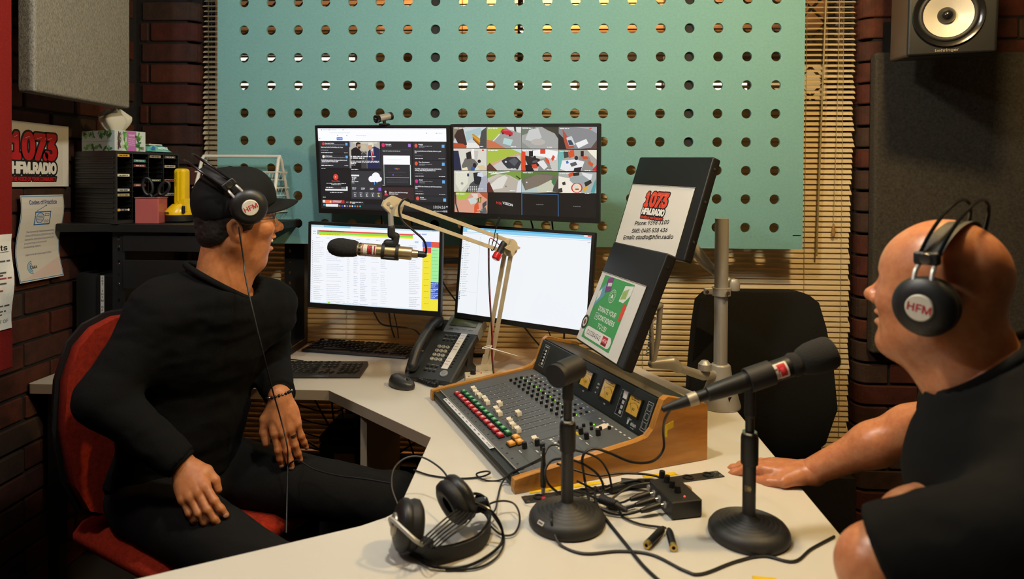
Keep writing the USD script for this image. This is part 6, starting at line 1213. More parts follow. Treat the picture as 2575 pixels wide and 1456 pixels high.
# ---------------------------------------------------------------- headphones, three pairs of one pattern: cups, yokes, twin tube band, strap
LEATH = mat('black_leatherette', '#131211', .62, bump=.25, bscale=260)
def cup(parent, M, disc_mat, letters=None, ring=None, s=1.0):
    """an ear cup; local +z points outwards from the head, z=0 at the ear"""
    f = lambda m: tf(m, M)
    part(parent, 'ear_pad', f(lathe([(.018, .0), (.024, -.004), (.034, -.004), (.043, .002), (.045, .011), (.042, .020), (.018, .020)], 36)), LEATH, smooth=60)
    c = part(parent, 'cup', f(lathe([(0, .018), (.042, .018), (.0455, .024), (.046, .030), (.042, .037), (.032, .0425), (.022, .044), (0, .044)], 40)), BLACK, smooth=50)
    part(c, 'badge', f(lathe([(0, .0482), (.0188, .0482), (.0200, .0470), (.0205, .044), (.0225, .043), (0, .042)], 36)), disc_mat, smooth=30)
    if letters:
        p = Print(.05, .05)
        for k, ch in enumerate(letters): p.text(ch, -.0112 + .0112 * k, -.0058, .0118, '#b01f2c', 1, True, True)
        g, cc_ = p.mesh(); part(c, 'badge_lettering', tf(g, M @ frame((0, 0, .0484), (1, 0, 0), (0, 1, 0), (0, 0, 1))), PRINT, color=cc_)
DISCW = mat('badge_white', '#cfc8b6', .5)
DISCS = mat('badge_silver', '#a49c8c', .4, .6)

# the pair lying on the desk
hp = thing('headphones', 'black headphones with tangled lead lying on the desk before the empty stand', 'headphones', frame(desk(1110, 1330, .001), (1, 0, 0), (0, 1, 0), (0, 0, 1)))
hw = lambda m: tf(m, np.linalg.inv(MAT[hp]))
Lh = np.linalg.inv(MAT[hp])
z1 = nrm((-.88, -.34, .16)); c1 = desk(1052, 1320, .046); x1 = nrm(np.cross((0, 0, 1), z1))
cup(hp, Lh @ frame(c1, x1, np.cross(z1, x1), z1), DISCS)
z2 = nrm((.72, .60, .34)); c2 = desk(1105, 1290, .062) + A([.012, .03, 0]); x2 = nrm(np.cross((0, 0, 1), z2))
cup(hp, Lh @ frame(c2, x2, np.cross(z2, x2), z2), DISCS)
hb = [desk(1035, 1370, .02), desk(1085, 1402, .014), desk(1150, 1390, .014), desk(1205, 1365, .016), desk(1232, 1320, .024), desk(1222, 1275, .034), desk(1190, 1262, .045)]
part(hp, 'head_strap', hw(strip(hb, .034, .003)), LEATH, smooth=50)
part(hp, 'band_tube', hw(tube([p + A([0, 0, .016]) for p in hb[1:]] + [desk(1165, 1275, .065)], .0028, 8)), BLACK_GLOSS)
part(hp, 'band_tube', hw(tube([desk(1030, 1395, .008), desk(1090, 1425, .006), desk(1180, 1422, .006), desk(1255, 1375, .008), desk(1262, 1330, .03), desk(1235, 1285, .06), desk(1190, 1262, .075)], .0028, 8)), BLACK_GLOSS)
part(hp, 'slider', hw(mv(rot(rbox(-.014, .014, -.010, .010, -.012, .012, .004), 30), *desk(1205, 1270, .045))), BLACK); part(hp, 'slider', hw(mv(rot(rbox(-.016, .016, -.012, .012, -.012, .012, .004), -30), *desk(1065, 1372, .024))), BLACK)
part(hp, 'yoke', hw(tube([c1 + z1 * .05, c1 + z1 * .055 + A([.01, -.02, .02]), desk(1040, 1355, .055), desk(1062, 1370, .035)], .004, 8)), SILVER)
part(hp, 'yoke', hw(tube([c2 + z2 * .03 + A([0, 0, .03]), desk(1160, 1272, .075), desk(1195, 1266, .06)], .004, 8)), SILVER)
for k in range(6):
    part(hp, 'lead_winding', hw(tube([desk(1045 + 8 * k, 1375 + 3 * k, .022), desk(1080 + 10 * k, 1340 + 2 * k, .075 - .005 * k), desk(1135 + 9 * k, 1292 + 4 * k, .075 - .003 * k), desk(1185 + 3 * k, 1262 + 2 * k, .052)], .0017, 6, 6)), CABLE)
part(hp, 'lead', hw(tube([desk(1000, 1270, .030), desk(985, 1225, .055), desk(990, 1180, .075), desk(1020, 1152, .085), desk(1062, 1150, .085), desk(1110, 1180, .075), desk(1140, 1225, .06), desk(1160, 1262, .05)], .002, 6)), CABLE)
part(hp, 'lead', hw(tube([desk(1190, 1290, .03), desk(1245, 1262, .03), desk(1290, 1265, .02), desk(1307, 1300, .01), desk(1295, 1340, .006), desk(1262, 1345, .006), desk(1230, 1320, .01)], .002, 6)), CABLE)
part(hp, 'lead', hw(tube([desk(1235, 1290, .02), desk(1258, 1325, .012), desk(1268, 1360, .006), desk(1250, 1400, .004), desk(1200, 1428, .004), desk(1120, 1432, .004)], .002, 6)), CABLE)
part(hp, 'lead', hw(tube([desk(1225, 1300, .02), desk(1245, 1282, .015), desk(1252, 1250, .006), desk(1262, 1215, .006), desk(1285, 1190, .03), desk(1330, 1168, .05), desk(1365, 1150, .07)], .002, 6)), CABLE)

# ---------------------------------------------------------------- connector plates, headphone amplifier, adaptors, cables on the desk
PLATE = mat('black_connector_plate', '#2b2925', .5, vary=.3, vscale=80)
q0, q1 = desk(1316, 1259), desk(1813, 1193); pd = nrm(q1 - q0); pn = A([-pd[1], pd[0], 0]); PLl = np.linalg.norm(q1 - q0)
cpz = thing('connector_plate', 'long black connector plate with red-tabbed sockets let into the desk beside the console', 'connector plate', frame((q0[0], q0[1], DESK + .0006), pd, pn, (0, 0, 1)))
part(cpz, 'plate', cbox(0, PLl, -.0155, .0155, 0, .002, .0006), PLATE, smooth=False)
REDT = mat('red_tab', '#b8222c', .4)
for k in range(9):
    x = .035 + k * (PLl - .07) / 8
    so_ = part(cpz, 'socket', lathe([(.0075, .002), (.0075, .0045), (.0125, .0045), (.0125, .002)], 20, (x, 0, 0)), BLACK, smooth=30); part(so_, 'socket_hole', lathe([(0, .0022), (.0075, .0022), (.0075, .002), (0, .002)], 16, (x, 0, 0)), BLACK_MATT)
    if k in (0, 6): part(so_, 'red_tab', rbox(x - .005 + .006, x + .011, -.018, -.008, .002, .008, .002), REDT)
for x in (.008, PLl - .008):
    for y in (-.010, .010): part(cpz, 'screw', lathe([(0, .0035), (.004, .003), (.0045, .002), (0, .002)], 10, (x, y, 0)), CHROME)
ta, tb = desk(1345, 1232), desk(1520, 1215)
def tape(label, a, b, w=.016):
    d = nrm(b - a); n = A([-d[1], d[0], 0]); return single('tape_strip', tf(box(0, np.linalg.norm(b - a), -w / 2, w / 2, 0, .0006), frame(a + A([0, 0, .0004]), d, n, (0, 0, 1))), YT, label, 'tape', smooth=False)
tape('strip of yellow tape on the desk beside the oak end near the empty stand', desk(1330, 1238), desk(1518, 1213), .014); tape('short strip of yellow tape on the desk under the console corner near the red tab', desk(1618, 1200), desk(1700, 1191))
single('cable_tag', [tf(box(-.006, .006, -.012, .012, 0, .0008), frame(at(1672, 1085, y=1.56), nrm((.5, -.4, 0)), (0, 0, 1), nrm((-.6, -.75, 0)))), tf(box(0, .024, -.001, .014, 0, .0008), frame(at(1672, 1085, y=1.56), nrm((.85, .35, .35)), (0, 0, 1), nrm((.2, -.95, 0))))], YT, 'yellow tape flag wrapped round the microphone cable by the oak side', 'tag', smooth=False)
am_ = desk(1652, 1262); 
b0, b1_, b2_ = desk(1690, 1310), desk(1757, 1302), desk(1640, 1248)
bX = nrm(b1_ - b0); bY_ = nrm((b2_ - b0) - bX * ((b2_ - b0) @ bX)); bL = np.linalg.norm(b1_ - b0); bW = min(.135, np.linalg.norm(b2_ - b0))
ha = thing('headphone_amplifier', 'small black headphone amplifier box with a red light and plugs in its end', 'amplifier', frame((b0[0], b0[1], DESK + .001), bX, bY_, (0, 0, 1)))
part(ha, 'case', cbox(0, bL + .008, 0, bW, .0, .036, .002), mat('amp_black', '#1f1e1c', .45, bump=.1, bscale=300)); part(ha, 'power_light', ball((bL * .62, .018, .0365), .0022, 8), mat('red_power_led', '#ff5040', .4, emit='#ff4a3a', estr=1.5), smooth=True)
for k in range(4): part(ha, 'knob', lathe([(0, .014), (.006, .014), (.0075, 0), (0, 0)], 14, (bL * .55, .040 + .024 * k, .036)), BLACK, smooth=30)
for k in range(4): part(ha, 'jack_socket', cyl((-.003, .030 + .026 * k, .018), (.001, .030 + .026 * k, .018), .0065, n=16), SILVER)
for k in range(3):
    pl = thing('jack_plug', ('black jack plug pushed into the amplifier, the nearest of three', 'black jack plug pushed into the amplifier, the middle of three', 'black jack plug pushed into the amplifier, the farthest of three')[k], 'plug', MAT[ha])
    y = .030 + .026 * k; part(pl, 'tip', cyl((-.012, y, .018), (-.003, y, .018), .003, n=12), CHROME); part(pl, 'barrel', lathe([(0, 0), (.0065, 0), (.0068, .03), (.0045, .045), (0, .047)], 16, (-.012, y, .018), (-1, -.1, -.12)), BLACK, smooth=30)
    e = A([-.055, y - .004, .013]); part(pl, 'lead', tube([e, e + A([-.03, .004, -.006]), e + A([-.06, .02 + .012 * k, -.008 + .006 * k]), e + A([-.10, .06, .002 + .010 * k])], .0022, 6), CABLE)
for k, (a, b) in enumerate(((desk(1668, 1328, .008), desk(1625, 1372, .008)), (desk(1682, 1332, .008), desk(1694, 1378, .008)))):
    d = nrm(b - a); t = thing('jack_adaptor', ('black jack socket adaptor lying by the amplifier, pointing at the empty stand', 'black jack socket adaptor lying by the amplifier, pointing at the viewer')[k], 'adaptor', frame(a, nrm(np.cross((0, 0, 1), d)), np.cross(d, nrm(np.cross((0, 0, 1), d))), d))
    l = np.linalg.norm(b - a); part(t, 'barrel', lathe([(0, 0), (.0045, 0), (.0065, .008), (.0072, .014), (.0072, l * .9), (0, l * .9)], 20), BLACK, smooth=40); part(t, 'gold_ring', lathe([(.0035, l * .90), (.0072, l * .88), (.0076, l * .93), (.0068, l), (.0035, l)], 20), mat('gold_contact', '#c8ab62', .3, .9) if k == 0 else '/World/Looks/gold_contact', smooth=40)
    part(t, 'hole', cyl((0, 0, l * .95), (0, 0, l * .97), .0036, n=14), BLACK_MATT)
single('cable', tube([desk(1675, 1328, .008), desk(1655, 1325, .005), desk(1610, 1318, .004), desk(1570, 1302, .004), desk(1558, 1285, .004), desk(1548, 1272, .01), desk(1530, 1262, .012)], .0022, 6), CABLE, 'black lead running from the pair of jack adaptors to the cable bundle', 'cable')
single('grommet', lathe([(0, 0), (.021, 0), (.021, .002), (.017, .0025), (0, .0025)], 24, desk(1715, 1229, .0005)), mat('brown_grommet', '#8a6a3c', .5), 'round brown cable grommet in the desk behind the amplifier', 'grommet', smooth=30)
single('sticky_note', tf(box(-.02, .02, -.012, .012, 0, .0012), frame(desk(1925, 1462, .0004), nrm((1, -.1, 0)), nrm((.1, 1, 0)), (0, 0, 1))), YT, 'yellow sticky note on the desk edge near the camera side', 'note', smooth=False)
def dc(label, pts, r=.0026, cat_='cable', name='cable'): return single(name, tube([q if isinstance(q, np.ndarray) else desk(*q) for q in pts], r, 7, 8), CABLE, label, cat_)
dc('black microphone cable arching from the black microphone over the oak side', [ma2 - d2_ * .07, at(1690, 1020, y=1.37), at(1672, 1055, y=1.45), at(1668, 1085, y=1.52), at(1668, 1130, y=1.54), at(1640, 1160, y=1.52), at(1590, 1162, y=1.48), at(1530, 1138, y=1.45), at(1490, 1128, y=1.44), at(1465, 1150, y=1.43), (1470, 1205, .03), (1480, 1255, .01), (1470, 1272, .004)], .0030)
dc('long black cable snaking across the front of the desk under both stands', [(1388, 1265, .02), (1386, 1300, .034), (1392, 1335, .016), (1412, 1372, .003), (1470, 1392, .003), (1560, 1386, .003), (1640, 1395, .003), (1720, 1434, .003), (1765, 1443, .003), (1850, 1412, .003), (1920, 1398, .003), (1995, 1412, .003), (2040, 1380, .003), (2098, 1349, .003)], .0026)
dc('black cable dropping over the near desk from the cable bundle towards the viewer', [(1497, 1225, .02), (1498, 1262, .012), (1520, 1300, .004), (1575, 1370, .003), (1620, 1425, .003), (1680, 1480, .003)], .0032)
dc('thin black cable with a small loop crossing the desk in front of the console', [(1040, 1182, .004), (1085, 1196, .003), (1150, 1203, .003), (1205, 1200, .004), (1232, 1190, .012), (1222, 1185, .014), (1198, 1192, .006), (1215, 1206, .004), (1255, 1208, .003), (1310, 1180, .04), (1365, 1155, .06)], .0020)
dc('black cable looped high in front of the oak side, left of the first stand', [(1366, 1228, .01), (1366, 1160, .075), (1385, 1120, .10), (1430, 1128, .10), (1500, 1150, .08), (1530, 1190, .05), (1540, 1240, .01)], .0024)
dc('black cable coil standing on edge beside the first stand', [(1410, 1245, .015), (1378, 1215, .05), (1372, 1180, .075), (1395, 1155, .09), (1450, 1160, .085), (1500, 1190, .06), (1518, 1230, .02), (1500, 1262, .006), (1440, 1262, .006)], .0026)
dc('black cable running from the red-tabbed socket back to the bundle', [(1690, 1215, .012), (1640, 1195, .03), (1560, 1190, .035), (1500, 1196, .035), (1440, 1180, .05), (1400, 1165, .06)], .0026)
dc('second black cable running from the red-tabbed socket along the plate', [(1695, 1222, .012), (1640, 1205, .028), (1570, 1212, .02), (1520, 1232, .012), (1470, 1240, .010), (1415, 1225, .02)], .0024)
dc('black cable looping beside the amplifier plugs', [(1700, 1225, .01), (1650, 1215, .02), (1590, 1222, .02), (1545, 1250, .012), (1530, 1275, .006), (1560, 1282, .005), (1600, 1272, .006)], .0024)
tj = desk(1366, 1240, .004); 
jk = thing('jack_plug', 'long black jack plug standing upright in the red-tabbed socket at the plate end', 'plug', frame(tj, (1, 0, 0), (0, 1, 0), (0, 0, 1)))
part(jk, 'tip', cyl((0, 0, 0), (0, 0, .016), .0045, n=16), SILVER); part(jk, 'barrel', lathe([(0, .014), (.0062, .014), (.0066, .05), (.0045, .075), (.003, .10), (0, .10)], 16), BLACK, smooth=30)
for k, (px_, py_) in enumerate(((1552, 1225), (1585, 1215), (1530, 1262))):
    t = thing('cable_connector', ('black cable connector in the bundle beside the first stand', 'black cable connector lying on the plate behind the bundle', 'black cable connector at the foot of the bundle pointing to the amplifier')[k], 'connector', frame(desk(px_, py_, .010 + .004 * k), nrm((.8, .5 - .6 * k, 0)), nrm((-.5 + .6 * k, .8, 0)), (0, 0, 1)))
    part(t, 'barrel', mapz(as_tm(m3.Manifold.cylinder(.04, .0095, .0095, 18)), (-.02, 0, 0), (1, 0, 0)), RUBBER); part(t, 'boot', cyl((.02, 0, 0), (.045, 0, -.003), .008, .004, n=14), RUBBER)
dc('thin black headset lead with a small round microphone lying behind the near keyboard', [(690, 870, .03), (725, 835, .05), (760, 838, .03), (790, 848, .01), (812, 856, .003), (770, 862, .003), (725, 878, .003), (708, 893, .003), (720, 902, .003), (745, 905, .003), (764, 908, .003)], .0020)
single('lapel_microphone', [ball(desk(763, 852, .012), .010, 14)], '/World/Looks/black_foam', 'small round foam-covered microphone lying at the back of the desk', 'microphone', smooth=True)
dc('thin black cable lying along the wall side behind the far keyboard', [(812, 856, .003), (835, 846, .003), (865, 848, .003), (885, 852, .003)], .002)
# ---------------------------------------------------------------- people: bodies as smooth distance fields, meshed once
def s_ball(c, r): c = A(c, float); return lambda p: np.linalg.norm(p - c, axis=1) - r
def s_ell(c, r, R=None):
    c, r = A(c, float), A(r, float)
    def f(p):
        q = p - c
        if R is not None: q = q @ R
        a = np.linalg.norm(q / r, axis=1); b = np.linalg.norm(q / (r * r), axis=1); return a * (a - 1) / np.maximum(b, 1e-9)
    return f
def s_cone(a, b, ra, rb):
    a, b = A(a, float), A(b, float); d = b - a; L = d @ d
    def f(p):
        h = np.clip((p - a) @ d / L, 0, 1); return np.linalg.norm(p - a - h[:, None] * d, axis=1) - (ra + (rb - ra) * h)
    return f
def s_chain(pts, k=.0): return [s_cone(a[:3], b[:3], a[3], b[3]) for a, b in zip(pts, pts[1:])]
def s_half(n, o): n = nrm(n); o = A(o, float); return lambda p: (p - o) @ n
def smin(a, b, k):
    h = np.maximum(k - np.abs(a - b), 0) / k; return np.minimum(a, b) - h * h * k * .25
def U(fs, k):
    def f(p):
        d = fs[0](p)
        for g in fs[1:]: d = smin(d, g(p), k) if k else np.minimum(d, g(p))
        return d
    return f
def SUB(f, g, k=.004): return lambda p: -smin(-f(p), g(p), k)
def INT(f, g, k=.004): return lambda p: -smin(-f(p), -g(p), k)
def inframe(f, M):
    Mi = np.linalg.inv(M); return lambda p: f(p @ Mi[:3, :3].T + Mi[:3, 3])
def net(f, lo, hi, h, M=None):
    """the surface f = 0 in the box lo..hi with cells of h (naive surface nets, refined near the surface only)"""
    lo = A(lo, float); n = np.maximum(8, (np.ceil((A(hi, float) - lo) / h / 4) * 4).astype(int)) + 1
    ax = [lo[k] + h * np.arange(n[k]) for k in range(3)]
    c = np.stack(np.meshgrid(*[a[::4] for a in ax], indexing='ij'), -1); cd = f(c.reshape(-1, 3)).reshape(c.shape[:3])
    near = np.abs(cd) < h * 4 * 2.0
    g = near.copy()
    for k in range(3):
        s = np.roll(near, 1, k) | np.roll(near, -1, k); g |= s
    idx = [np.minimum((np.arange(n[k]) + 2) // 4, cd.shape[k] - 1) for k in range(3)]
    D = cd[np.ix_(*idx)].copy(); mk = g[np.ix_(*idx)]
    ii = np.argwhere(mk); pts = lo + ii * h
    D[mk] = f(pts)
    S = D < 0
    # cells with a sign change
    def corner(B, a, b, c_): return B[a:B.shape[0] - 1 + a, b:B.shape[1] - 1 + b, c_:B.shape[2] - 1 + c_]
    cnt = sum(corner(S, a, b, c_).astype(np.int8) for a in (0, 1) for b in (0, 1) for c_ in (0, 1))
    cells = np.argwhere((cnt > 0) & (cnt < 8)); ids = np.full(cnt.shape, -1); ids[tuple(cells.T)] = np.arange(len(cells))
    acc, num = np.zeros((len(cells), 3)), np.zeros(len(cells))
    for a in np.ndindex(2, 2, 2):
        for k in range(3):
            if a[k]: continue
            b = list(a); b[k] = 1
            d0, d1 = D[tuple((cells + a).T)], D[tuple((cells + b).T)]
            x = (d0 < 0) != (d1 < 0); t = np.where(x, d0 / np.where(d0 == d1, 1, d0 - d1), 0)
            q = np.tile(A(a, float), (len(cells), 1)); q[:, k] = t
            acc[x] += q[x]; num[x] += 1
    V = lo + (cells + acc / num[:, None]) * h; F = []
    for k in range(3):
        u, v = (k + 1) % 3, (k + 2) % 3
        sl = [slice(None)] * 3; s2 = [slice(None)] * 3; sl[k] = slice(0, -1); s2[k] = slice(1, None)
        e = np.argwhere(S[tuple(sl)] != S[tuple(s2)]); e = e[(e[:, u] > 0) & (e[:, v] > 0) & (e[:, u] < n[u] - 1) & (e[:, v] < n[v] - 1)]
        if not len(e): continue
        flip = S[tuple(sl)][tuple(e.T)]
        du, dv = np.eye(3, dtype=int)[u], np.eye(3, dtype=int)[v]
        q = np.stack([ids[tuple((e - du - dv).T)], ids[tuple((e - dv).T)], ids[tuple(e.T)], ids[tuple((e - du).T)]], 1)
        q[~flip] = q[~flip][:, ::-1]; q = q[(q >= 0).all(1)]
        F.append(np.vstack([q[:, [0, 1, 2]], q[:, [0, 2, 3]]]))
    m = trimesh.Trimesh(V, np.vstack(F), process=False)
    if M is not None: m = tf(m, M)
    return m
def to_m3(m): return m3.Manifold(m3.Mesh(m.vertices.astype(np.float32), m.faces.astype(np.uint32)))
def weld(ms):
    """one continuous body from overlapping closed meshes"""
    try:
        k = [to_m3(m) for m in ms]
        if all(x.status() == m3.Error.NoError and x.volume() > 0 for x in k):
            r = m3.Manifold.batch_boolean(k, m3.OpType.Add)
            if r.volume() > 0: return as_tm(r)
    except Exception: pass
    return cat(ms)
def wrinkle(f, amp, scale, seed=0, axis=None):
    def g(p):
        d = f(p); near = np.abs(d) < .03; q = p[near] * scale
        if axis is not None: q = q * A(axis)
        n = meshkit.fbm(q, 3, seed) - .5; d = d.copy(); d[near] += amp * (np.abs(n) * 2 - .5); return d
    return g
def skin(name, base, dark, rough=.45):
    return usdkit.material(stage, '/World/Looks/' + name, {
        'tc': ('texture_coordinate', {}), 'n': ('noise_texture', dict(scale=60., detail=4., roughness=.65)), 'r': ('rgb_ramp', dict(ramp=[(.35, lin(base)), (.72, lin(dark))])),
        'v': ('voronoi_texture', dict(scale=900.)), 'b': ('bump', dict(strength=.12, distance=.0006)),
        'p': ('principled_bsdf', dict(roughness=rough, subsurface_weight=.15, subsurface_scale=.006, subsurface_radius=(1., .35, .18), specular_ior_level=.45))},
        [('tc.object', 'n.vector'), ('n.fac', 'r.fac'), ('r.color', 'p.base_color'), ('tc.object', 'v.vector'), ('v.distance', 'b.height'), ('b.normal', 'p.normal')], surface='p.BSDF')
def rotm(deg, axis): return trimesh.transformations.rotation_matrix(math.radians(deg), axis)[:3, :3]

def head_sdf(mouth=0., smile=0., neck_to=(-.045, 0, -.18), neck_r=.060, fat=0.):
    """x to the face, y to the left ear, z up, the middle of the ears at the origin"""
    j = -.013 * mouth; jb = -.024 * mouth
    base = U([s_ell((.001, 0, .045), (.093, .077, .086)), s_ell((.055, 0, .035), (.038, .058, .048)), s_ell((.042, 0, -.02), (.050, .060 + fat, .066)), s_ell((.022, 0, -.058 + j * .6), (.058, .052 + fat, .046)),
              s_cone((-.008, .054 + fat, -.040), (.060 + jb, .018, -.090 + j), .021, .020), s_cone((-.008, -.054 - fat, -.040), (.060 + jb, -.018, -.090 + j), .021, .020), s_ball((.074 + jb, 0, -.092 + j), .0185),
              s_cone((-.022, 0, -.03), neck_to, neck_r - .002, neck_r + .004), s_cone((.012, 0, -.085), (neck_to[0] + .03, 0, neck_to[2]), .040 + fat, .045 + fat)], .028)
    det = [s_ell((.060 + .003 * smile, s * (.043 + .002 * smile), -.014 + .004 * smile), (.026 + .004 * smile, .022 + .002 * smile, .024 + .002 * smile)) for s in (1, -1)] + [s_cone((.074, s * .012, .030), (.066, s * .045, .030), .010, .009) for s in (1, -1)]
    base = U([base] + det, .014)
    nose = U([s_cone((.088, 0, .020), (.110, 0, -.014), .0075, .0095), s_ball((.1125, 0, -.017), .0105), s_ball((.100, .0125, -.021), .0085), s_ball((.100, -.0125, -.021), .0085), s_cone((.090, 0, -.024), (.088, 0, -.036), .009, .008)], .010)
    f = U([base, nose], .010)
    f = SUB(f, U([s_ell((.098, .033, .015), (.016, .016, .010)), s_ell((.098, -.033, .015), (.016, .016, .010))], 0), .012)
    f = U([f, s_ell((.077, .033, .016), (.013, .0135, .0125)), s_ell((.077, -.033, .016), (.013, .0135, .0125))], .003)
    ul, ll = -.043 + .002 * smile, -.057 + j
    if mouth: f = SUB(f, s_ell((.094, 0, (ul + ll) / 2 - .001), (.030, .021 + .006 * smile, .0085 + .004 * mouth)), .004)
    f = U([f, s_ell((.0925, 0, ul), (.010, .021, .0058)), s_ell((.0905 + jb * .35, 0, ll - .003), (.0105, .018, .0065))], .006)
    ears = []
    for s in (1, -1):
        R = rotm(-12, (0, 1, 0)) @ rotm(18 * s, (0, 0, 1))
        e = SUB(s_ell((-.010, s * .080, -.002), (.0185, .0065, .032), R), s_ell((-.006, s * .087, .000), (.0105, .006, .020), R), .003)
        ears += [e, s_ell((-.002, s * .078, -.027), (.009, .0055, .010), R), s_ell((.004, s * .078, .0), (.006, .006, .012), R)]
    return U([f] + ears, .006)
FINGERS = dict(index=(.091, .028, .043, .026, .021, .0097), middle=(.094, .0075, .048, .030, .022, .0099), ring=(.090, -.0125, .044, .028, .022, .0094), little=(.082, -.0315, .035, .021, .019, .0083))
def hand_sdf(bend, spread, thumb, left=False):
    """fingers along x, back of the hand +z, thumb side +y (mirrored for a left hand). bend: per finger three angles; thumb: points after its root"""
    fs = [s_ell((.050, .0, -.002), (.050, .043, .0155)), s_cone((.0, .011, 0), (.085, .026, .002), .018, .0125), s_cone((.0, .0, 0), (.090, .0075, .003), .019, .0128), s_cone((.0, -.009, 0), (.086, -.0125, .002), .018, .0122), s_cone((.002, -.013, -.002), (.079, -.0305, -.001), .017, .0110), s_cone((-.012, 0, 0), (.006, .0, 0), .0265, .024)]
    palm = U(fs, .014); out = []
    for i, (n, (x, y, a, b, c, r)) in enumerate(FINGERS.items()):
        t = 0.; p = A([x, y, .003 - .004 * (i == 3)]); seg = []; sp = math.radians(spread[i])
        pts = [(*(p - A([.012, 0, .001])), r * 1.18), (*p, r * 1.16)]
        for L, an, rr in zip((a, b, c), bend[i], (r * 1.03, r * .97, r * .80)):
            t += math.radians(an); p = p + L * A([math.cos(t) * math.cos(sp), math.sin(sp), -math.sin(t) * math.cos(sp)]); pts.append((*p, rr))
        q = A(pts)
        knob = [s_ball(q[2][:3] + A([0, 0, .0006]), q[2][3] * 1.06)]
        out.append(U(s_chain([tuple(v) for v in q]), .006))
    f = lambda P, palm=palm, out=out: np.minimum.reduce([smin(palm(P), o(P), .008) for o in out])
    th = U(s_chain([(.018, .022, -.006, .017), *thumb]), .006)
    g = lambda P: smin(f(P), th(P), .012)
    if left: return lambda P: g(P * A([1, -1, 1]))
    return g
def nails(bend, spread, M, left):
    ms = []
    for i, (n, (x, y, a, b, c, r)) in enumerate(FINGERS.items()):
        t = 0.; p = A([x, y, .003 - .004 * (i == 3)]); sp = math.radians(spread[i])
        for L, an in zip((a, b, c), bend[i]): t += math.radians(an); p = p + L * A([math.cos(t) * math.cos(sp), math.sin(sp), -math.sin(t) * math.cos(sp)])
        d = A([math.cos(t) * math.cos(sp), math.sin(sp), -math.sin(t) * math.cos(sp)]); up = nrm(A([0, 0, 1]) - d * d[2]); s = np.cross(up, d)
        e = trimesh.creation.icosphere(2); e.vertices = e.vertices * A([.0058, r * .62, .0016]); e = tf(e, frame(p + up * r * .74 - d * .001, d, s, up))
        if left: e.vertices[:, 1] *= -1; e.invert()
        ms.append(tf(e, M))
    return ms
def camvec(x, u, f): return CR * x + CU * u + CF * f
def campt(x, d, z): P = CPOS + CR * x + CF * d; P[2] = z; return P
def rest(ms, lo_hi=None): return ms

# ================================================================ the seated man in the cap
SK1 = skin('skin_tan', '#c27e4e', '#ad6838', .5); SK2 = skin('skin_ruddy', '#c4845a', '#b06a44', .34)
KNIT = mat('black_knit', '#0f0f0e', .95, bump=.5, bscale=900, spec=.15); TROUSER = mat('black_trousers', '#12110f', .9, bump=.3, bscale=700, spec=.2)
HAIR = mat('dark_brown_hair', '#1c1511', .6, bump=.9, bscale=420, stretch=(1, 1, .25))
earp = at(600, 577, d=1.735)
fwd = nrm(camvec(math.cos(math.radians(28)), .075, math.sin(math.radians(28)))); lef = nrm(np.cross((0, 0, 1), fwd)); lef = nrm(lef + A([0, 0, .06])); upv = np.cross(fwd, lef)
HM = frame(earp + lef * .080 + upv * .002, fwd, lef, upv)
man = thing('person', 'laughing man in black cap and black sweater sitting sideways with headphones on', 'person', frame((-.98, 1.80, 0), (1, 0, 0), (0, 1, 0), (0, 0, 1)))
hs_ = head_sdf(1.0, 1.0, (-.062, 0, -.20), .060, .004)
hd_m = net(hs_, (-.135, -.11, -.235), (.14, .11, .15), .0027, HM)
RSH, LSH = A([-.98, 1.675, 1.075]), A([-.80, 1.93, 1.035])
REL, RWR = at(262, 1003, d=1.63), at(462, 1172, d=1.635)
LEL, LWR = A([-.875, 2.10, .87]), at(703, 1000, d=1.87)
NB = HM[:3, 3] + HM[:3, :3] @ A([-.055, 0, -.18])
PEL = A([-1.03, 1.83, .60]); CHEST = A([-.925, 1.80, .99]); WAIST = A([-.985, 1.81, .76])
RHIP, RKN, RAN = A([-1.02, 1.72, .555]), A([-.55, 1.43, .525]), A([-.50, 1.36, .10])
LHIP, LKN, LAN = A([-.96, 1.93, .56]), A([-.395, 1.79, .545]), A([-.42, 1.80, .10])
sh_ax = nrm(LSH - RSH); fw_ax = nrm(np.cross(sh_ax, (0, 0, 1)))
RB_ = np.stack([fw_ax, sh_ax, A([0, 0, 1.0])], 1)
def trunk(g):
    """g: how far the surface stands off the body"""
    core = [s_ell(CHEST, (.118 + g, .178 + g, .150 + g), RB_), s_ell(WAIST, (.118 + g, .160 + g, .155 + g), RB_), s_ell(PEL + A([0, 0, -.01]), (.125 + g, .170 + g, .11 + g), RB_), s_cone(RSH + sh_ax * .03, LSH - sh_ax * .03, .058 + g, .058 + g), s_cone(NB, CHEST + A([0, 0, .06]), .056 + g, .10 + g), s_cone(NB - A([0, 0, .03]), RSH + A([0, 0, .0]), .050 + g, .045 + g), s_cone(NB - A([0, 0, .03]), LSH + A([0, 0, .0]), .050 + g, .045 + g)]
    return U(core, .07)
def arm(s, e, w, g): return U([s_cone(s, e, .050 + g, .046 + g), s_cone(e, w, .045 + g, .028 + g)], .03)
legs = lambda g: U([s_cone(RHIP, RKN, .088 + g, .060 + g), s_cone(RKN, RAN, .056 + g, .040 + g), s_cone(LHIP, LKN, .088 + g, .060 + g), s_cone(LKN, LAN, .056 + g, .040 + g), s_ell(PEL - A([0, 0, .03]), (.125 + g, .165 + g, .10 + g), RB_)], .05)
body_in = U([trunk(-.012), arm(RSH, REL, RWR, -.010), arm(LSH, LEL, LWR, -.010), legs(-.010), s_cone(RAN, RAN + A([.15, -.05, -.05]), .04, .03), s_cone(LAN, LAN + A([.16, -.02, -.05]), .04, .03)], .03)
tr_m = net(body_in, (-1.40, 1.15, .0), (-.15, 2.25, 1.22), .013)
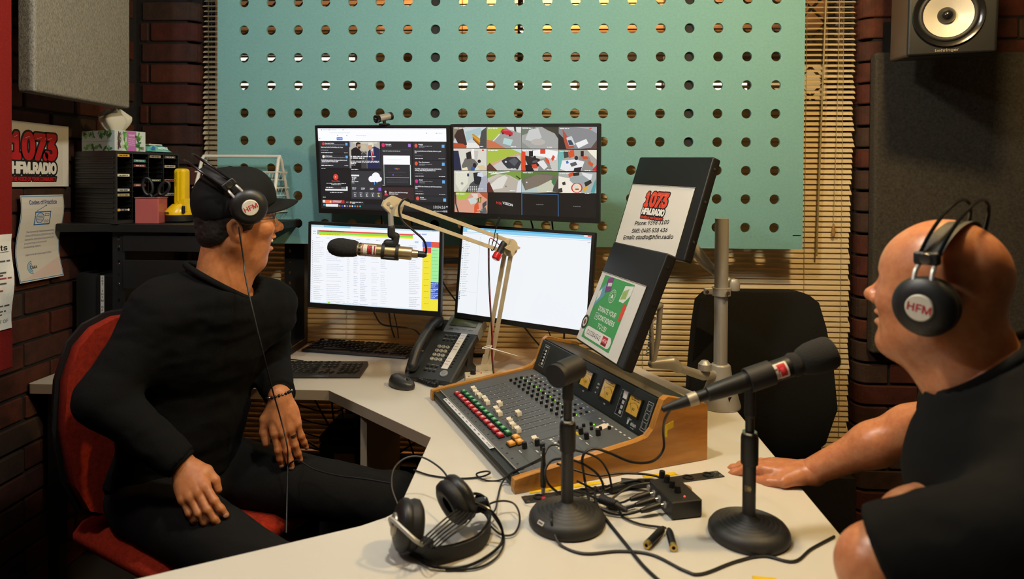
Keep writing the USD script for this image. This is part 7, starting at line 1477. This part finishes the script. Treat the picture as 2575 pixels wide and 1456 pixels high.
# hands
hxr = nrm(at(517, 1300, d=1.555) - RWR); hzr = camvec(-.15, .62, -.75); hzr = nrm(hzr - hxr * (hzr @ hxr)); HR = frame(RWR, hxr * .93, np.cross(hzr, hxr) * .93, hzr * .93)
bR = [(10, 20, 12), (12, 24, 14), (16, 26, 14), (20, 28, 16)]; sR = (4, 1, -2, -5)
hr_m = net(hand_sdf(bR, sR, [(.045, .042, -.012, .0130), (.075, .046, -.026, .0112), (.096, .040, -.038, .0095)]), (-.09, -.075, -.13), (.20, .085, .045), .0023, HR)
hxl = nrm(at(738, 1178, d=1.83) - LWR); hzl = camvec(.12, .25, -.95); hzl = nrm(hzl - hxl * (hzl @ hxl)); HL = frame(LWR, hxl, np.cross(hzl, hxl), hzl)
bL_ = [(10, 12, 8), (10, 12, 8), (12, 14, 8), (14, 16, 10)]; sL = (3, 1, -2, -5)
hl_m = net(hand_sdf(bL_, sL, [(.045, .050, -.010, .0140), (.078, .060, -.014, .0118), (.108, .060, -.016, .0100)], True), (-.09, -.085, -.08), (.215, .085, .045), .0023, HL)
body = weld([hd_m, tr_m, hr_m, hl_m])
part(man, 'body', body, SK1, smooth=True, world=True)
NAIL = mat('fingernail', '#c48d6c', .3)
for m in nails(bR, sR, HR, False) + nails(bL_, sL, HL, True): part(man, 'fingernail', m, NAIL, smooth=True, world=True)
# clothes
collar_o = NB + A([0, 0, .025]); cn = nrm(HM[:3, :3] @ A([.75, .05, 1.0])); col_c = HM[:3, 3] + HM[:3, :3] @ A([-.046, 0, -.150])
neck_hole = s_cone(HM[:3, 3], NB + A([0, 0, .01]), .064, .069)
def cutcollar(f): return SUB(f, INT(s_cone(HM[:3, 3], HM[:3, 3] + HM[:3, :3] @ A([-.062, 0, -.20]), .073, .073), s_half(-cn, col_c - cn * .012), .004), .004)
sw = wrinkle(U([trunk(.010), arm(RSH, REL, RWR, .012), arm(LSH, LEL, LWR, .012)], .045), .010, 11., 3, (1, 1, 1.6))
sw = SUB(sw, INT(s_half(-cn, col_c), s_cone(col_c - cn * .08, col_c + cn * .14, .083, .104), .004), .006)
def cuff_cut(w, e):
    d = nrm(w - e); return INT(s_half(-d, w - d * .012), s_ball(w, .09), .003)
sw = SUB(SUB(sw, cuff_cut(RWR, REL), .003), cuff_cut(LWR, LEL), .003)
sw = SUB(sw, s_half((0, 0, 1), (0, 0, .60)), .01)
part(man, 'sweater', net(sw, (-1.42, 1.42, .54), (-.60, 2.26, 1.25), .0075), KNIT, smooth=True, world=True)
ring_pts = [col_c + HM[:3, :3] @ A([.078 * math.cos(t) - .002, .077 * math.sin(t), -.058 * math.cos(t) - .004 * math.sin(t)]) for t in np.linspace(0, 2 * math.pi, 25)]
part(man, 'collar', tube(ring_pts, .0085, 10, 3), KNIT, smooth=True, world=True)
for w, e in ((RWR, REL), (LWR, LEL)):
    d = nrm(w - e); part(man, 'cuff', mapz(lathe([(.030, -.058), (.0385, -.055), (.040, -.03), (.0385, -.008), (.034, -.004), (.028, -.004), (.028, -.05)], 32), w, d), KNIT, smooth=True, world=True)
tq = wrinkle(SUB(legs(.008), s_half((0, 0, -1), (0, 0, .12)) if False else s_half((0, 0, 1), (0, 0, .10)), .004), .006, 9., 5)
part(man, 'trousers', net(tq, (-1.30, 1.20, .06), (-.25, 2.15, .78), .010), TROUSER, smooth=True, world=True)
SHOE = mat('black_shoe', '#151514', .5)
for an, dr in ((RAN, nrm((.9, -.35, 0))), (LAN, nrm((.99, -.1, 0)))):
    part(man, 'shoe', net(SUB(U([s_cone(an - dr * .05 + A([0, 0, -.05]), an + dr * .15 + A([0, 0, -.062]), .044, .036), s_cone(an, an + A([0, 0, -.05]), .045, .045)], .03), s_half((0, 0, 1), (0, 0, .002)), .004), an + A([-.16, -.16, -.12]), an + A([.25, .16, .08]), .008), SHOE, smooth=True, world=True)
# hair, cap, teeth, eye, glasses
hair = INT(s_ell((-.004, 0, .043), (.0955, .0835, .088)), U([s_half((.78, 0, -.25), (.018, 0, 0))], 0), .004)
hair = INT(hair, s_half((.25, 0, -1), (-.05, 0, -.042)), .008)
hairB = INT(U([s_ell((-.044, 0, -.012), (.052, .066, .052)), hair], .02), s_half((.15, 0, -1), (-.06, 0, -.062)), .008)
side = U([s_cone((.030, s * .070, .030), (.027, s * .069, .002), .014, .008) for s in (1, -1)], 0)
part(man, 'hair', net(wrinkle(U([hairB, side], .01), .006, 70., 9), (-.13, -.11, -.09), (.07, .11, .13), .0035, HM), HAIR, smooth=True, world=True)
CAPM = mat('black_cap_cotton', '#121211', .85, bump=.3, bscale=700, spec=.2)
crown = U([s_ell((.001, 0, .058), (.100, .088, .094)), s_ell((.044, 0, .078), (.060, .066, .070)), s_ell((-.028, 0, .068), (.068, .078, .078))], .03)
crown = INT(crown, s_half((.20, 0, -1), (.0, 0, .034)), .004)
crown = U([crown, s_ball((-.002, 0, .153), .006)], .004)
part(man, 'cap_crown', net(crown, (-.13, -.11, -.0), (.13, .11, .17), .0032, HM), CAPM, smooth=True, world=True)
V = []; nu_, nv_ = 13, 25
for s_, dz in ((0, 0), (1, -.004)):
    for i in range(nu_):
        for k in range(nv_):
            a_ = math.radians(-72 + 144 * k / (nv_ - 1)); u_ = i / (nu_ - 1)
            x = .012 + .084 * math.cos(a_) + u_ * .070 * math.cos(a_) ** .75 if math.cos(a_) > 0 else .018; y = .082 * math.sin(a_) * (1 - .10 * u_)
            z = .066 - .16 * (x - .095) - 7.5 * y * y + dz
            V.append((x, y, z))
n_ = nu_ * nv_; F = []
for i in range(nu_ - 1):
    for k in range(nv_ - 1):
        q = i * nv_ + k; F += [(q, q + nv_, q + nv_ + 1), (q, q + nv_ + 1, q + 1), (n_ + q, n_ + q + nv_ + 1, n_ + q + nv_), (n_ + q, n_ + q + 1, n_ + q + nv_ + 1)]
bd_ = [k for k in range(nv_)] + [i * nv_ + nv_ - 1 for i in range(1, nu_)] + [(nu_ - 1) * nv_ + k for k in range(nv_ - 2, -1, -1)] + [i * nv_ for i in range(nu_ - 2, 0, -1)]
for a_, b_ in zip(bd_, bd_[1:] + bd_[:1]): F += [(a_, b_, b_ + n_), (a_, b_ + n_, a_ + n_)]
part(man, 'cap_peak', tf(trimesh.Trimesh(A(V), A(F), process=False), HM), CAPM, smooth=50, world=True)
p = Print(.05, .05)
p.poly([(-.022, -.02), (-.015, -.02), (-.005, .018), (-.012, .018)], '#d84a2e', 1); p.poly([(-.006, -.02), (.001, -.02), (.011, .018), (.004, .018)], '#d84a2e', 1); p.rect(.006, -.022, .020, -.008, '#cfd4d8', 1); p.rect(.018, -.022, .022, -.012, '#d84a2e', 2); p.rect(.006, -.010, .014, -.004, '#3a4a70', 2)
part(man, 'cap_emblem', tf(p.mesh()[0], HM @ frame((.0985, -.012, .100), nrm((.15, -.99, 0)) * A([-1, -1, 1]) if False else nrm((-.25, -.97, 0)) * -1, nrm((-.35, .09, .93)), nrm(np.cross(nrm((-.25, -.97, 0)) * -1, nrm((-.35, .09, .93)))))), PRINT, color=p.mesh()[1], world=True)
part(man, 'teeth', [tf(net(U([s_ell((.0865, .0062 * k, -.0475 - .0002 * k * k), (.006 - .0004 * abs(k), .0036, .0052)) for k in range(-3, 4)], .0012), (.07, -.03, -.06), (.10, .03, -.035), .0012), HM)], mat('teeth', '#d9cdb8', .3), smooth=True, world=True)
part(man, 'tongue', tf(net(s_ell((.066, 0, -.066), (.020, .014, .008)), (.04, -.03, -.08), (.10, .03, -.05), .003), HM), mat('mouth_red', '#7d352c', .4), smooth=True, world=True)
EYE = mat('eye_white', '#c9c2b6', .25); IRIS = mat('iris', '#2a1c14', .15)
for s in (1, -1):
    part(man, 'eye', tf(ball((.0805, s * .033, .0165), .0115, 20), HM), EYE, smooth=True, world=True); part(man, 'iris', tf(ball((.0875, s * .033, .0165), .0055, 14), HM), IRIS, smooth=True, world=True)
    part(man, 'eyebrow', tf(net(s_cone((.086, s * .018, .033), (.076, s * .050, .034), .004, .003), (.06, min(s * .01, s * .06) - .006, .02), (.10, max(s * .01, s * .06) + .006, .045), .0022), HM), HAIR, smooth=True, world=True)
gl = thing('eyeglasses', 'thin-framed eyeglasses worn by the laughing man under his cap', 'eyeglasses', HM)
for s in (1, -1):
    loop = [(.101 - .004 * math.cos(t) ** 2 - .10 * (abs(.032 + .021 * math.cos(t)) - .032) ** 1, s * (.032 + .021 * math.cos(t)), .010 + .016 * math.sin(t)) for t in np.linspace(0, 6.283, 21)]
    part(gl, 'rim', tube(loop, .0013, 6, 2), SILVER); part(gl, 'temple', tube([(.0945, s * .054, .016), (.06, s * .074, .017), (.01, s * .082, .019), (-.012, s * .084, .012)], .0013, 6, 4), BLACK)
    part(gl, 'lens', hull([(x + dx, y, z) for x, y, z in loop for dx in (0, .001)]), GLASS, smooth=True)
part(gl, 'bridge', tube([(.1015, .011, .014), (.105, 0, .017), (.1015, -.011, .014)], .0012, 6, 3), SILVER)
# bracelet, ring
br = thing('bracelet', 'dark beaded bracelet on the wrist of the seated man', 'bracelet', HL)
for k in range(22):
    t = 2 * math.pi * k / 22; part(br, 'bead', ball((-.010 + .005 * math.sin(t), .034 * math.cos(t), .027 * math.sin(t)), .0047, 8), BLACK_GLOSS if k % 4 else CHROME, smooth=True)
rg = single('finger_ring', tf(lathe([(.0092, -.0035), (.0103, -.003), (.0103, .003), (.0092, .0035)], 24, (.108, .0168, .001), nrm((.96, .12, -.22))), HL), mat('dark_silver', '#5a5044', .4, .8), 'dark patterned ring on a finger of the hand with the bracelet', 'ring')

# headphones he wears
def worn(label, M, cupx, cupz, badge, letters, tiltband, spanr, letters_roll=0., out=.086, arch=.3, sr=1.0):
    t = thing('headphones', label, 'headphones', M)
    tops = []
    for s in (1, -1):
        z = nrm((.05, s, -.04)); o = A([cupx, s * (out - .018), cupz]); xr = nrm(np.cross((0, 0, 1), z)); y = np.cross(z, xr)
        a = math.radians(letters_roll * s); x2 = xr * math.cos(a) + y * math.sin(a); y2 = np.cross(z, x2)
        cup(t, frame(o, x2, y2, z), badge, letters)
        bd = A([math.sin(tiltband), 0, math.cos(tiltband)]) * A([-1, 1, 1])
        f = np.cross(A([0, s, 0]), bd) * s
        part(t, 'yoke', [tube([o + z * .040 + bd * .020 + f * q, o + z * .030 + bd * .050 + f * q, o + z * .018 + bd * .062 + f * q * .9], .0035, 8, 4) for q in (.012, -.012)], SILVER)
        part(t, 'slider', mv(tf(rbox(-.018, .018, -.010, .010, -.008, .008, .004), frame((0, 0, 0), f, bd, np.cross(f, bd))), *(o + z * .016 + bd * .072)), BLACK)
        part(t, 'slider_badge', mapz(lathe([(0, .0095), (.008, .009), (.009, .006), (0, .006)], 18), o + z * .0165 + bd * .072, z), CHROME, smooth=30)
        tops.append((o + z * .016 + bd * .072, bd, f))
    (pa, bd, f), (pb, _, f2) = tops
    mid = (pa + pb) / 2; hh = spanr; bd = A([-math.sin(arch), 0, math.cos(arch)])
    for q in (.013, -.013):
        pts = [pa + f * q]
        for an in np.linspace(20, 160, 9): pts.append(mid + f * q + A([0, math.cos(math.radians(an)) * abs(pa[1]) * sr, 0]) + bd * (hh * math.sin(math.radians(an))))
        pts.append(pb + f * q); part(t, 'band_tube', tube(pts, .0030, 8, 4), BLACK_GLOSS)
    sp = [pa * A([1, .97, 1])] + [mid + A([0, math.cos(math.radians(an)) * abs(pa[1]) * .93, 0]) + bd * (hh * .60 * math.sin(math.radians(an))) for an in np.linspace(25, 155, 7)] + [pb * A([1, .97, 1])]
    part(t, 'head_strap', strip(sp, .030, .0025, up=f, seg=5), LEATH, smooth=50)
    return t
cupm = np.linalg.inv(HM) @ A([*at(622, 517, d=1.73), 1])
worn('black headphones with white HFM badge worn over the cap by the laughing man', HM, float(cupm[0]), float(cupm[2]), DISCW, 'HFM', .62, .108, -20., .104, .86)
cw = [at(600, 570, d=1.70), at(612, 650, d=1.715), at(618, 700, d=1.70), at(640, 800, d=1.68), at(662, 890, d=1.70), at(685, 980, d=1.80), at(705, 1050, d=1.82), at(722, 1120, d=1.80), at(724, 1172, d=1.795), at(730, 1165, d=1.79), at(750, 1158, d=1.78), at(790, 1180, d=1.75), at(850, 1196, d=1.70), at(920, 1205, d=1.66), at(985, 1216, d=1.62)]
single('headphone_lead', tube(cw, .0020, 6, 8), CABLE, 'thin black headphone lead hanging down the front of the seated man', 'cable')
single('headphone_lead', tube([at(724, 1172, d=1.795), at(722, 1240, d=1.76), at(720, 1340, d=1.70)], .0022, 6, 4), CABLE, 'black headphone lead dropping straight down from the hand with the ring', 'cable')

# red chair under him
REDF = mat('red_chair_fabric', '#a02c16', .95, color2='#7f2110', vscale=90, bump=.6, bscale=420, spec=.15)
cf = nrm((.88, -.47, 0)); cs = A([-cf[1], cf[0], 0])
rc = thing('office_chair', 'red fabric office chair with black shell under the seated man', 'chair', frame((-.96, 1.83, 0), cf, cs, (0, 0, 1)))
cb = (np.linalg.inv(MAT[rc]) @ A([-1.13, 1.83, .79, 1]))[:3]
def shield(x0, x1, g=0.): return hull([(x0 + (.02 * abs(t) ** 2) + (.05 * max(0, (z - .8)) ** 1), cb[1] + t * w, z) if False else (xx + .03 * (abs(t)) ** 2 + .05 * (.8 - z), cb[1] + t * (w + g), z + (g if z > .9 else -g if z < .6 else 0)) for xx in (x0, x1) for z, w in ((.53, .11), (.56, .16), (.64, .195), (.78, .215), (.90, .205), (.98, .175), (1.02, .135), (1.04, .08)) for t in (-1, -.6, -.2, .2, .6, 1)])
part(rc, 'back_cushion', shield(cb[0] - .025, cb[0] + .012), REDF, smooth=60); part(rc, 'back_shell', shield(cb[0] - .040, cb[0] - .028, .010), BLACK, smooth=50)
part(rc, 'seat_cushion', hull([(x, y, z) for x0, x1, y0, y1, z in ((-.22, .22, -.21, .21, .430), (-.24, .24, -.235, .235, .450), (-.24, .24, -.235, .235, .475), (-.21, .21, -.20, .20, .495)) for x in (x0, x0 * .8, x1 * .8, x1) for y in (y0 * (1 if abs(x) < abs(x0) else .8), y1 * (1 if abs(x) < abs(x0) else .8))]), REDF, smooth=60)
part(rc, 'seat_pan', rbox(-.20, .20, -.20, .20, .41, .431, .01), BLACK); part(rc, 'column', cyl((0, 0, .10), (0, 0, .41), .025), BLACK_METAL)
part(rc, 'back_bar', tube([(-.10, cb[1] * .5, .415), (cb[0] - .05, cb[1], .42), (cb[0] - .055, cb[1], .60)], .018, 8, 4), BLACK_METAL)
for k in range(5):
    an = 2 * math.pi * k / 5; lg = part(rc, 'star_leg', tube([(0, 0, .11), (.14 * math.cos(an), .14 * math.sin(an), .095), (.26 * math.cos(an), .26 * math.sin(an), .07)], .018, 8, 3), BLACK)
    part(lg, 'castor', cyl((.26 * math.cos(an) - .02, .26 * math.sin(an), .0285), (.26 * math.cos(an) + .02, .26 * math.sin(an), .0285), .027, n=16), BLACK)

# ================================================================ the bald man
b_f = nrm(camvec(-.66, .10, .75)); b_l = nrm(np.cross((0, 0, 1), b_f)); b_u = np.cross(b_f, b_l)
BM = frame(campt(.712, 1.11, 1.222), b_f, b_l, b_u)
bald = thing('person', 'bald man in a black T-shirt and headphones seen from behind, hand on desk', 'person', frame((.95, .9, 0), (1, 0, 0), (0, 1, 0), (0, 0, 1)))
bh_m = net(head_sdf(0, .4, (-.095, 0, -.17), .066, .010), (-.165, -.115, -.25), (.14, .115, .15), .0028, BM)
bcc = campt(.748, 1.055, 1.128); bcn = nrm(camvec(-.55, .76, .35))
bNB = bcc - bcn * .045
bLS, bRS = campt(.75, .80, 1.03), campt(.93, 1.20, 1.04)
bLE, bLW = campt(.505, .915, .890), campt(.735, 1.09, .94)
bRE, bRW = campt(.845, 1.42, .895), desk(2035, 1188, .030)
bCH, bWA, bPE = campt(.785, 1.02, .955), campt(.79, 1.0, .72), campt(.92, .96, .53)
b_ax = nrm(bLS - bRS); b_ax[2] = 0; b_ax = nrm(b_ax); bf2 = nrm(np.cross(b_ax, (0, 0, 1)))
BR_ = np.stack([bf2, b_ax, A([0, 0, 1.])], 1)
def btrunk(g): return U([s_ell(bCH, (.145 + g, .20 + g, .165 + g), BR_), s_ell(bWA, (.175 + g, .20 + g, .17 + g), BR_), s_ell(bPE, (.15 + g, .19 + g, .12 + g), BR_), s_cone(bLS - b_ax * .03, bRS + b_ax * .03, .066 + g, .066 + g), s_cone(bNB, bCH + A([0, 0, .03]), .072 + g, .13 + g), s_cone(bNB - A([0, 0, .02]), bLS, .054 + g, .055 + g), s_cone(bNB - A([0, 0, .02]), bRS, .054 + g, .055 + g)], .07)
bLK, bRK = bPE + bf2 * .46 + b_ax * .20 + A([0, 0, -.01]), bPE + bf2 * .44 - b_ax * .16 + A([0, 0, -.01])
bLF, bRF = bLK * A([1, 1, 0]) + A([0, 0, .10]), bRK * A([1, 1, 0]) + A([0, 0, .10])
blegs = lambda g: U([s_cone(bPE + b_ax * .10, bLK, .095 + g, .062 + g), s_cone(bPE - b_ax * .10, bRK, .095 + g, .062 + g), s_cone(bLK, bLF, .058 + g, .042 + g), s_cone(bRK, bRF, .058 + g, .042 + g), s_ell(bPE - A([0, 0, .02]), (.14 + g, .18 + g, .10 + g), BR_)], .05)
bin_ = U([btrunk(-.012), blegs(-.01), s_cone(bLF, bLF + bf2 * .14 + A([0, 0, -.05]), .04, .03), s_cone(bRF, bRF + bf2 * .14 + A([0, 0, -.05]), .04, .03)], .03)
bt_m = net(bin_, (.2, .55, .0), (1.35, 1.75, 1.22), .014)
blend = lambda a, b, t: a + (b - a) * t
larm = U([s_cone(bLS, bLE, .058, .045), s_cone(bLE, blend(bLE, bLW, .4), .046, .046), s_cone(blend(bLE, bLW, .4), bLW, .046, .030), s_ball(bLE + A([-.004, 0, -.006]), .044)], .03)
rarm = U([s_cone(bRS, bRE, .054, .043), s_cone(bRE, blend(bRE, bRW, .35), .043, .042), s_cone(blend(bRE, bRW, .35), bRW, .042, .0275)], .03)
def bb(*P, r=.09): P = A(P); return P.min(0) - r, P.max(0) + r
la_m = net(larm, *bb(bLS, bLE, bLW), .0055); ra_m = net(rarm, *bb(bRS, bRE, bRW), .0055)
hxb = nrm(desk(1850, 1163, .012) - bRW); hzb = nrm(A([0, 0, 1.]) - hxb * hxb[2]); HB = frame(bRW, hxb, np.cross(hzb, hxb), hzb)
bB = [(6, 16, 10), (5, 16, 10), (5, 17, 10), (6, 18, 10)]; sB = (6, 1, -5, -12)
hb_m = net(hand_sdf(bB, sB, [(.045, .045, -.012, .0125), (.078, .050, -.016, .0105), (.104, .046, -.018, .0088)]), (-.09, -.085, -.07), (.215, .085, .05), .0025, HB)
hxc = nrm(bLW - bLE); hzc = nrm(camvec(-.2, .5, -.8)); hzc = nrm(hzc - hxc * (hzc @ hxc)); HC = frame(bLW, hxc, np.cross(hzc, hxc), hzc)
bC = [(30, 40, 25)] * 4; sC = (5, 1, -4, -9)
hc_m = net(hand_sdf(bC, sC, [(.045, .040, -.015, .0125), (.075, .044, -.03, .0105), (.096, .036, -.042, .0088)], True), (-.09, -.085, -.13), (.2, .085, .05), .0035, HC)
part(bald, 'body', weld([bh_m, bt_m, la_m, ra_m, hb_m, hc_m]), SK2, smooth=True, world=True)
for m in nails(bB, sB, HB, False): part(bald, 'fingernail', m, NAIL, smooth=True, world=True)
ts = U([btrunk(.008), s_cone(bLS, blend(bLS, bLE, .95), .074, .072), s_cone(bRS, blend(bRS, bRE, .72), .070, .066)], .04)
ts = SUB(wrinkle(ts, .010, 9., 11, (1, 1, 1.5)), INT(s_half(-bcn, bcc), s_cone(bcc - bcn * .08, bcc + bcn * .16, .086, .105), .004), .006)
dL, dR = nrm(bLE - bLS), nrm(bRE - bRS)
ts = SUB(ts, INT(s_half(-dL, blend(bLS, bLE, .97)), s_ball(bLE, .15), .003), .003); ts = SUB(ts, INT(s_half(-dR, blend(bRS, bRE, .70)), s_ball(bRE, .15), .003), .003)
ts = SUB(ts, s_half((0, 0, 1), (0, 0, .52)), .01)
part(bald, 'tshirt', net(ts, (.2, .55, .48), (1.35, 1.75, 1.25), .008), KNIT, smooth=True, world=True)
bcx = nrm(b_f - bcn * (b_f @ bcn)); bcy = np.cross(bcn, bcx)
rp_ = [bcc + bcx * .085 * math.cos(t) + bcy * .082 * math.sin(t) for t in np.linspace(0, 2 * math.pi, 25)]
part(bald, 'collar', tube(rp_, .0105, 10, 3), KNIT, smooth=True, world=True)
part(bald, 'trousers', net(SUB(blegs(.008), s_half((0, 0, 1), (0, 0, .10)), .004), (.2, .55, .06), (1.35, 1.75, .70), .014), TROUSER, smooth=True, world=True)
for an in (bLF, bRF): part(bald, 'shoe', net(SUB(U([s_cone(an - bf2 * .05 + A([0, 0, -.05]), an + bf2 * .15 + A([0, 0, -.062]), .044, .036), s_cone(an, an + A([0, 0, -.05]), .045, .045)], .03), s_half((0, 0, 1), (0, 0, .002)), .004), an + A([-.25, -.25, -.12]), an + A([.25, .25, .08]), .009), SHOE, smooth=True, world=True)
for s in (1, -1):
    part(bald, 'eye', tf(ball((.0765, s * .033, .0165), .0115, 20), BM), EYE, smooth=True, world=True); part(bald, 'iris', tf(ball((.0830, s * .033, .0165), .0055, 14), BM), IRIS, smooth=True, world=True)
    part(bald, 'eyebrow', tf(net(s_cone((.086, s * .018, .033), (.076, s * .050, .034), .003, .0025), (.06, min(s * .01, s * .06) - .006, .02), (.10, max(s * .01, s * .06) + .006, .045), .0022), BM), mat('grey_brow', '#8a7868', .8) if s == 1 else '/World/Looks/grey_brow', smooth=True, world=True)
cupb = np.linalg.inv(BM) @ A([*at(2318, 772, d=1.02), 1])
worn('black headphones with white HFM badge worn by the bald man', BM, float(cupb[0]), float(cupb[2]), DISCW, 'HFM', -.10, .095, -4., .106, .26)
# stool under him
stl = thing('stool', 'black padded stool beneath the bald man', 'stool', frame((bPE[0], bPE[1], 0), (1, 0, 0), (0, 1, 0), (0, 0, 1)))
part(stl, 'seat', lathe([(0, .36), (.19, .36), (.205, .375), (.205, .40), (.185, .42), (0, .425)], 36), BKF, smooth=40)
for k in range(4): an = math.pi / 4 + math.pi / 2 * k; part(stl, 'leg', cyl((.13 * math.cos(an), .13 * math.sin(an), .36), (.20 * math.cos(an), .20 * math.sin(an), .0), .014, n=12), BLACK_METAL)
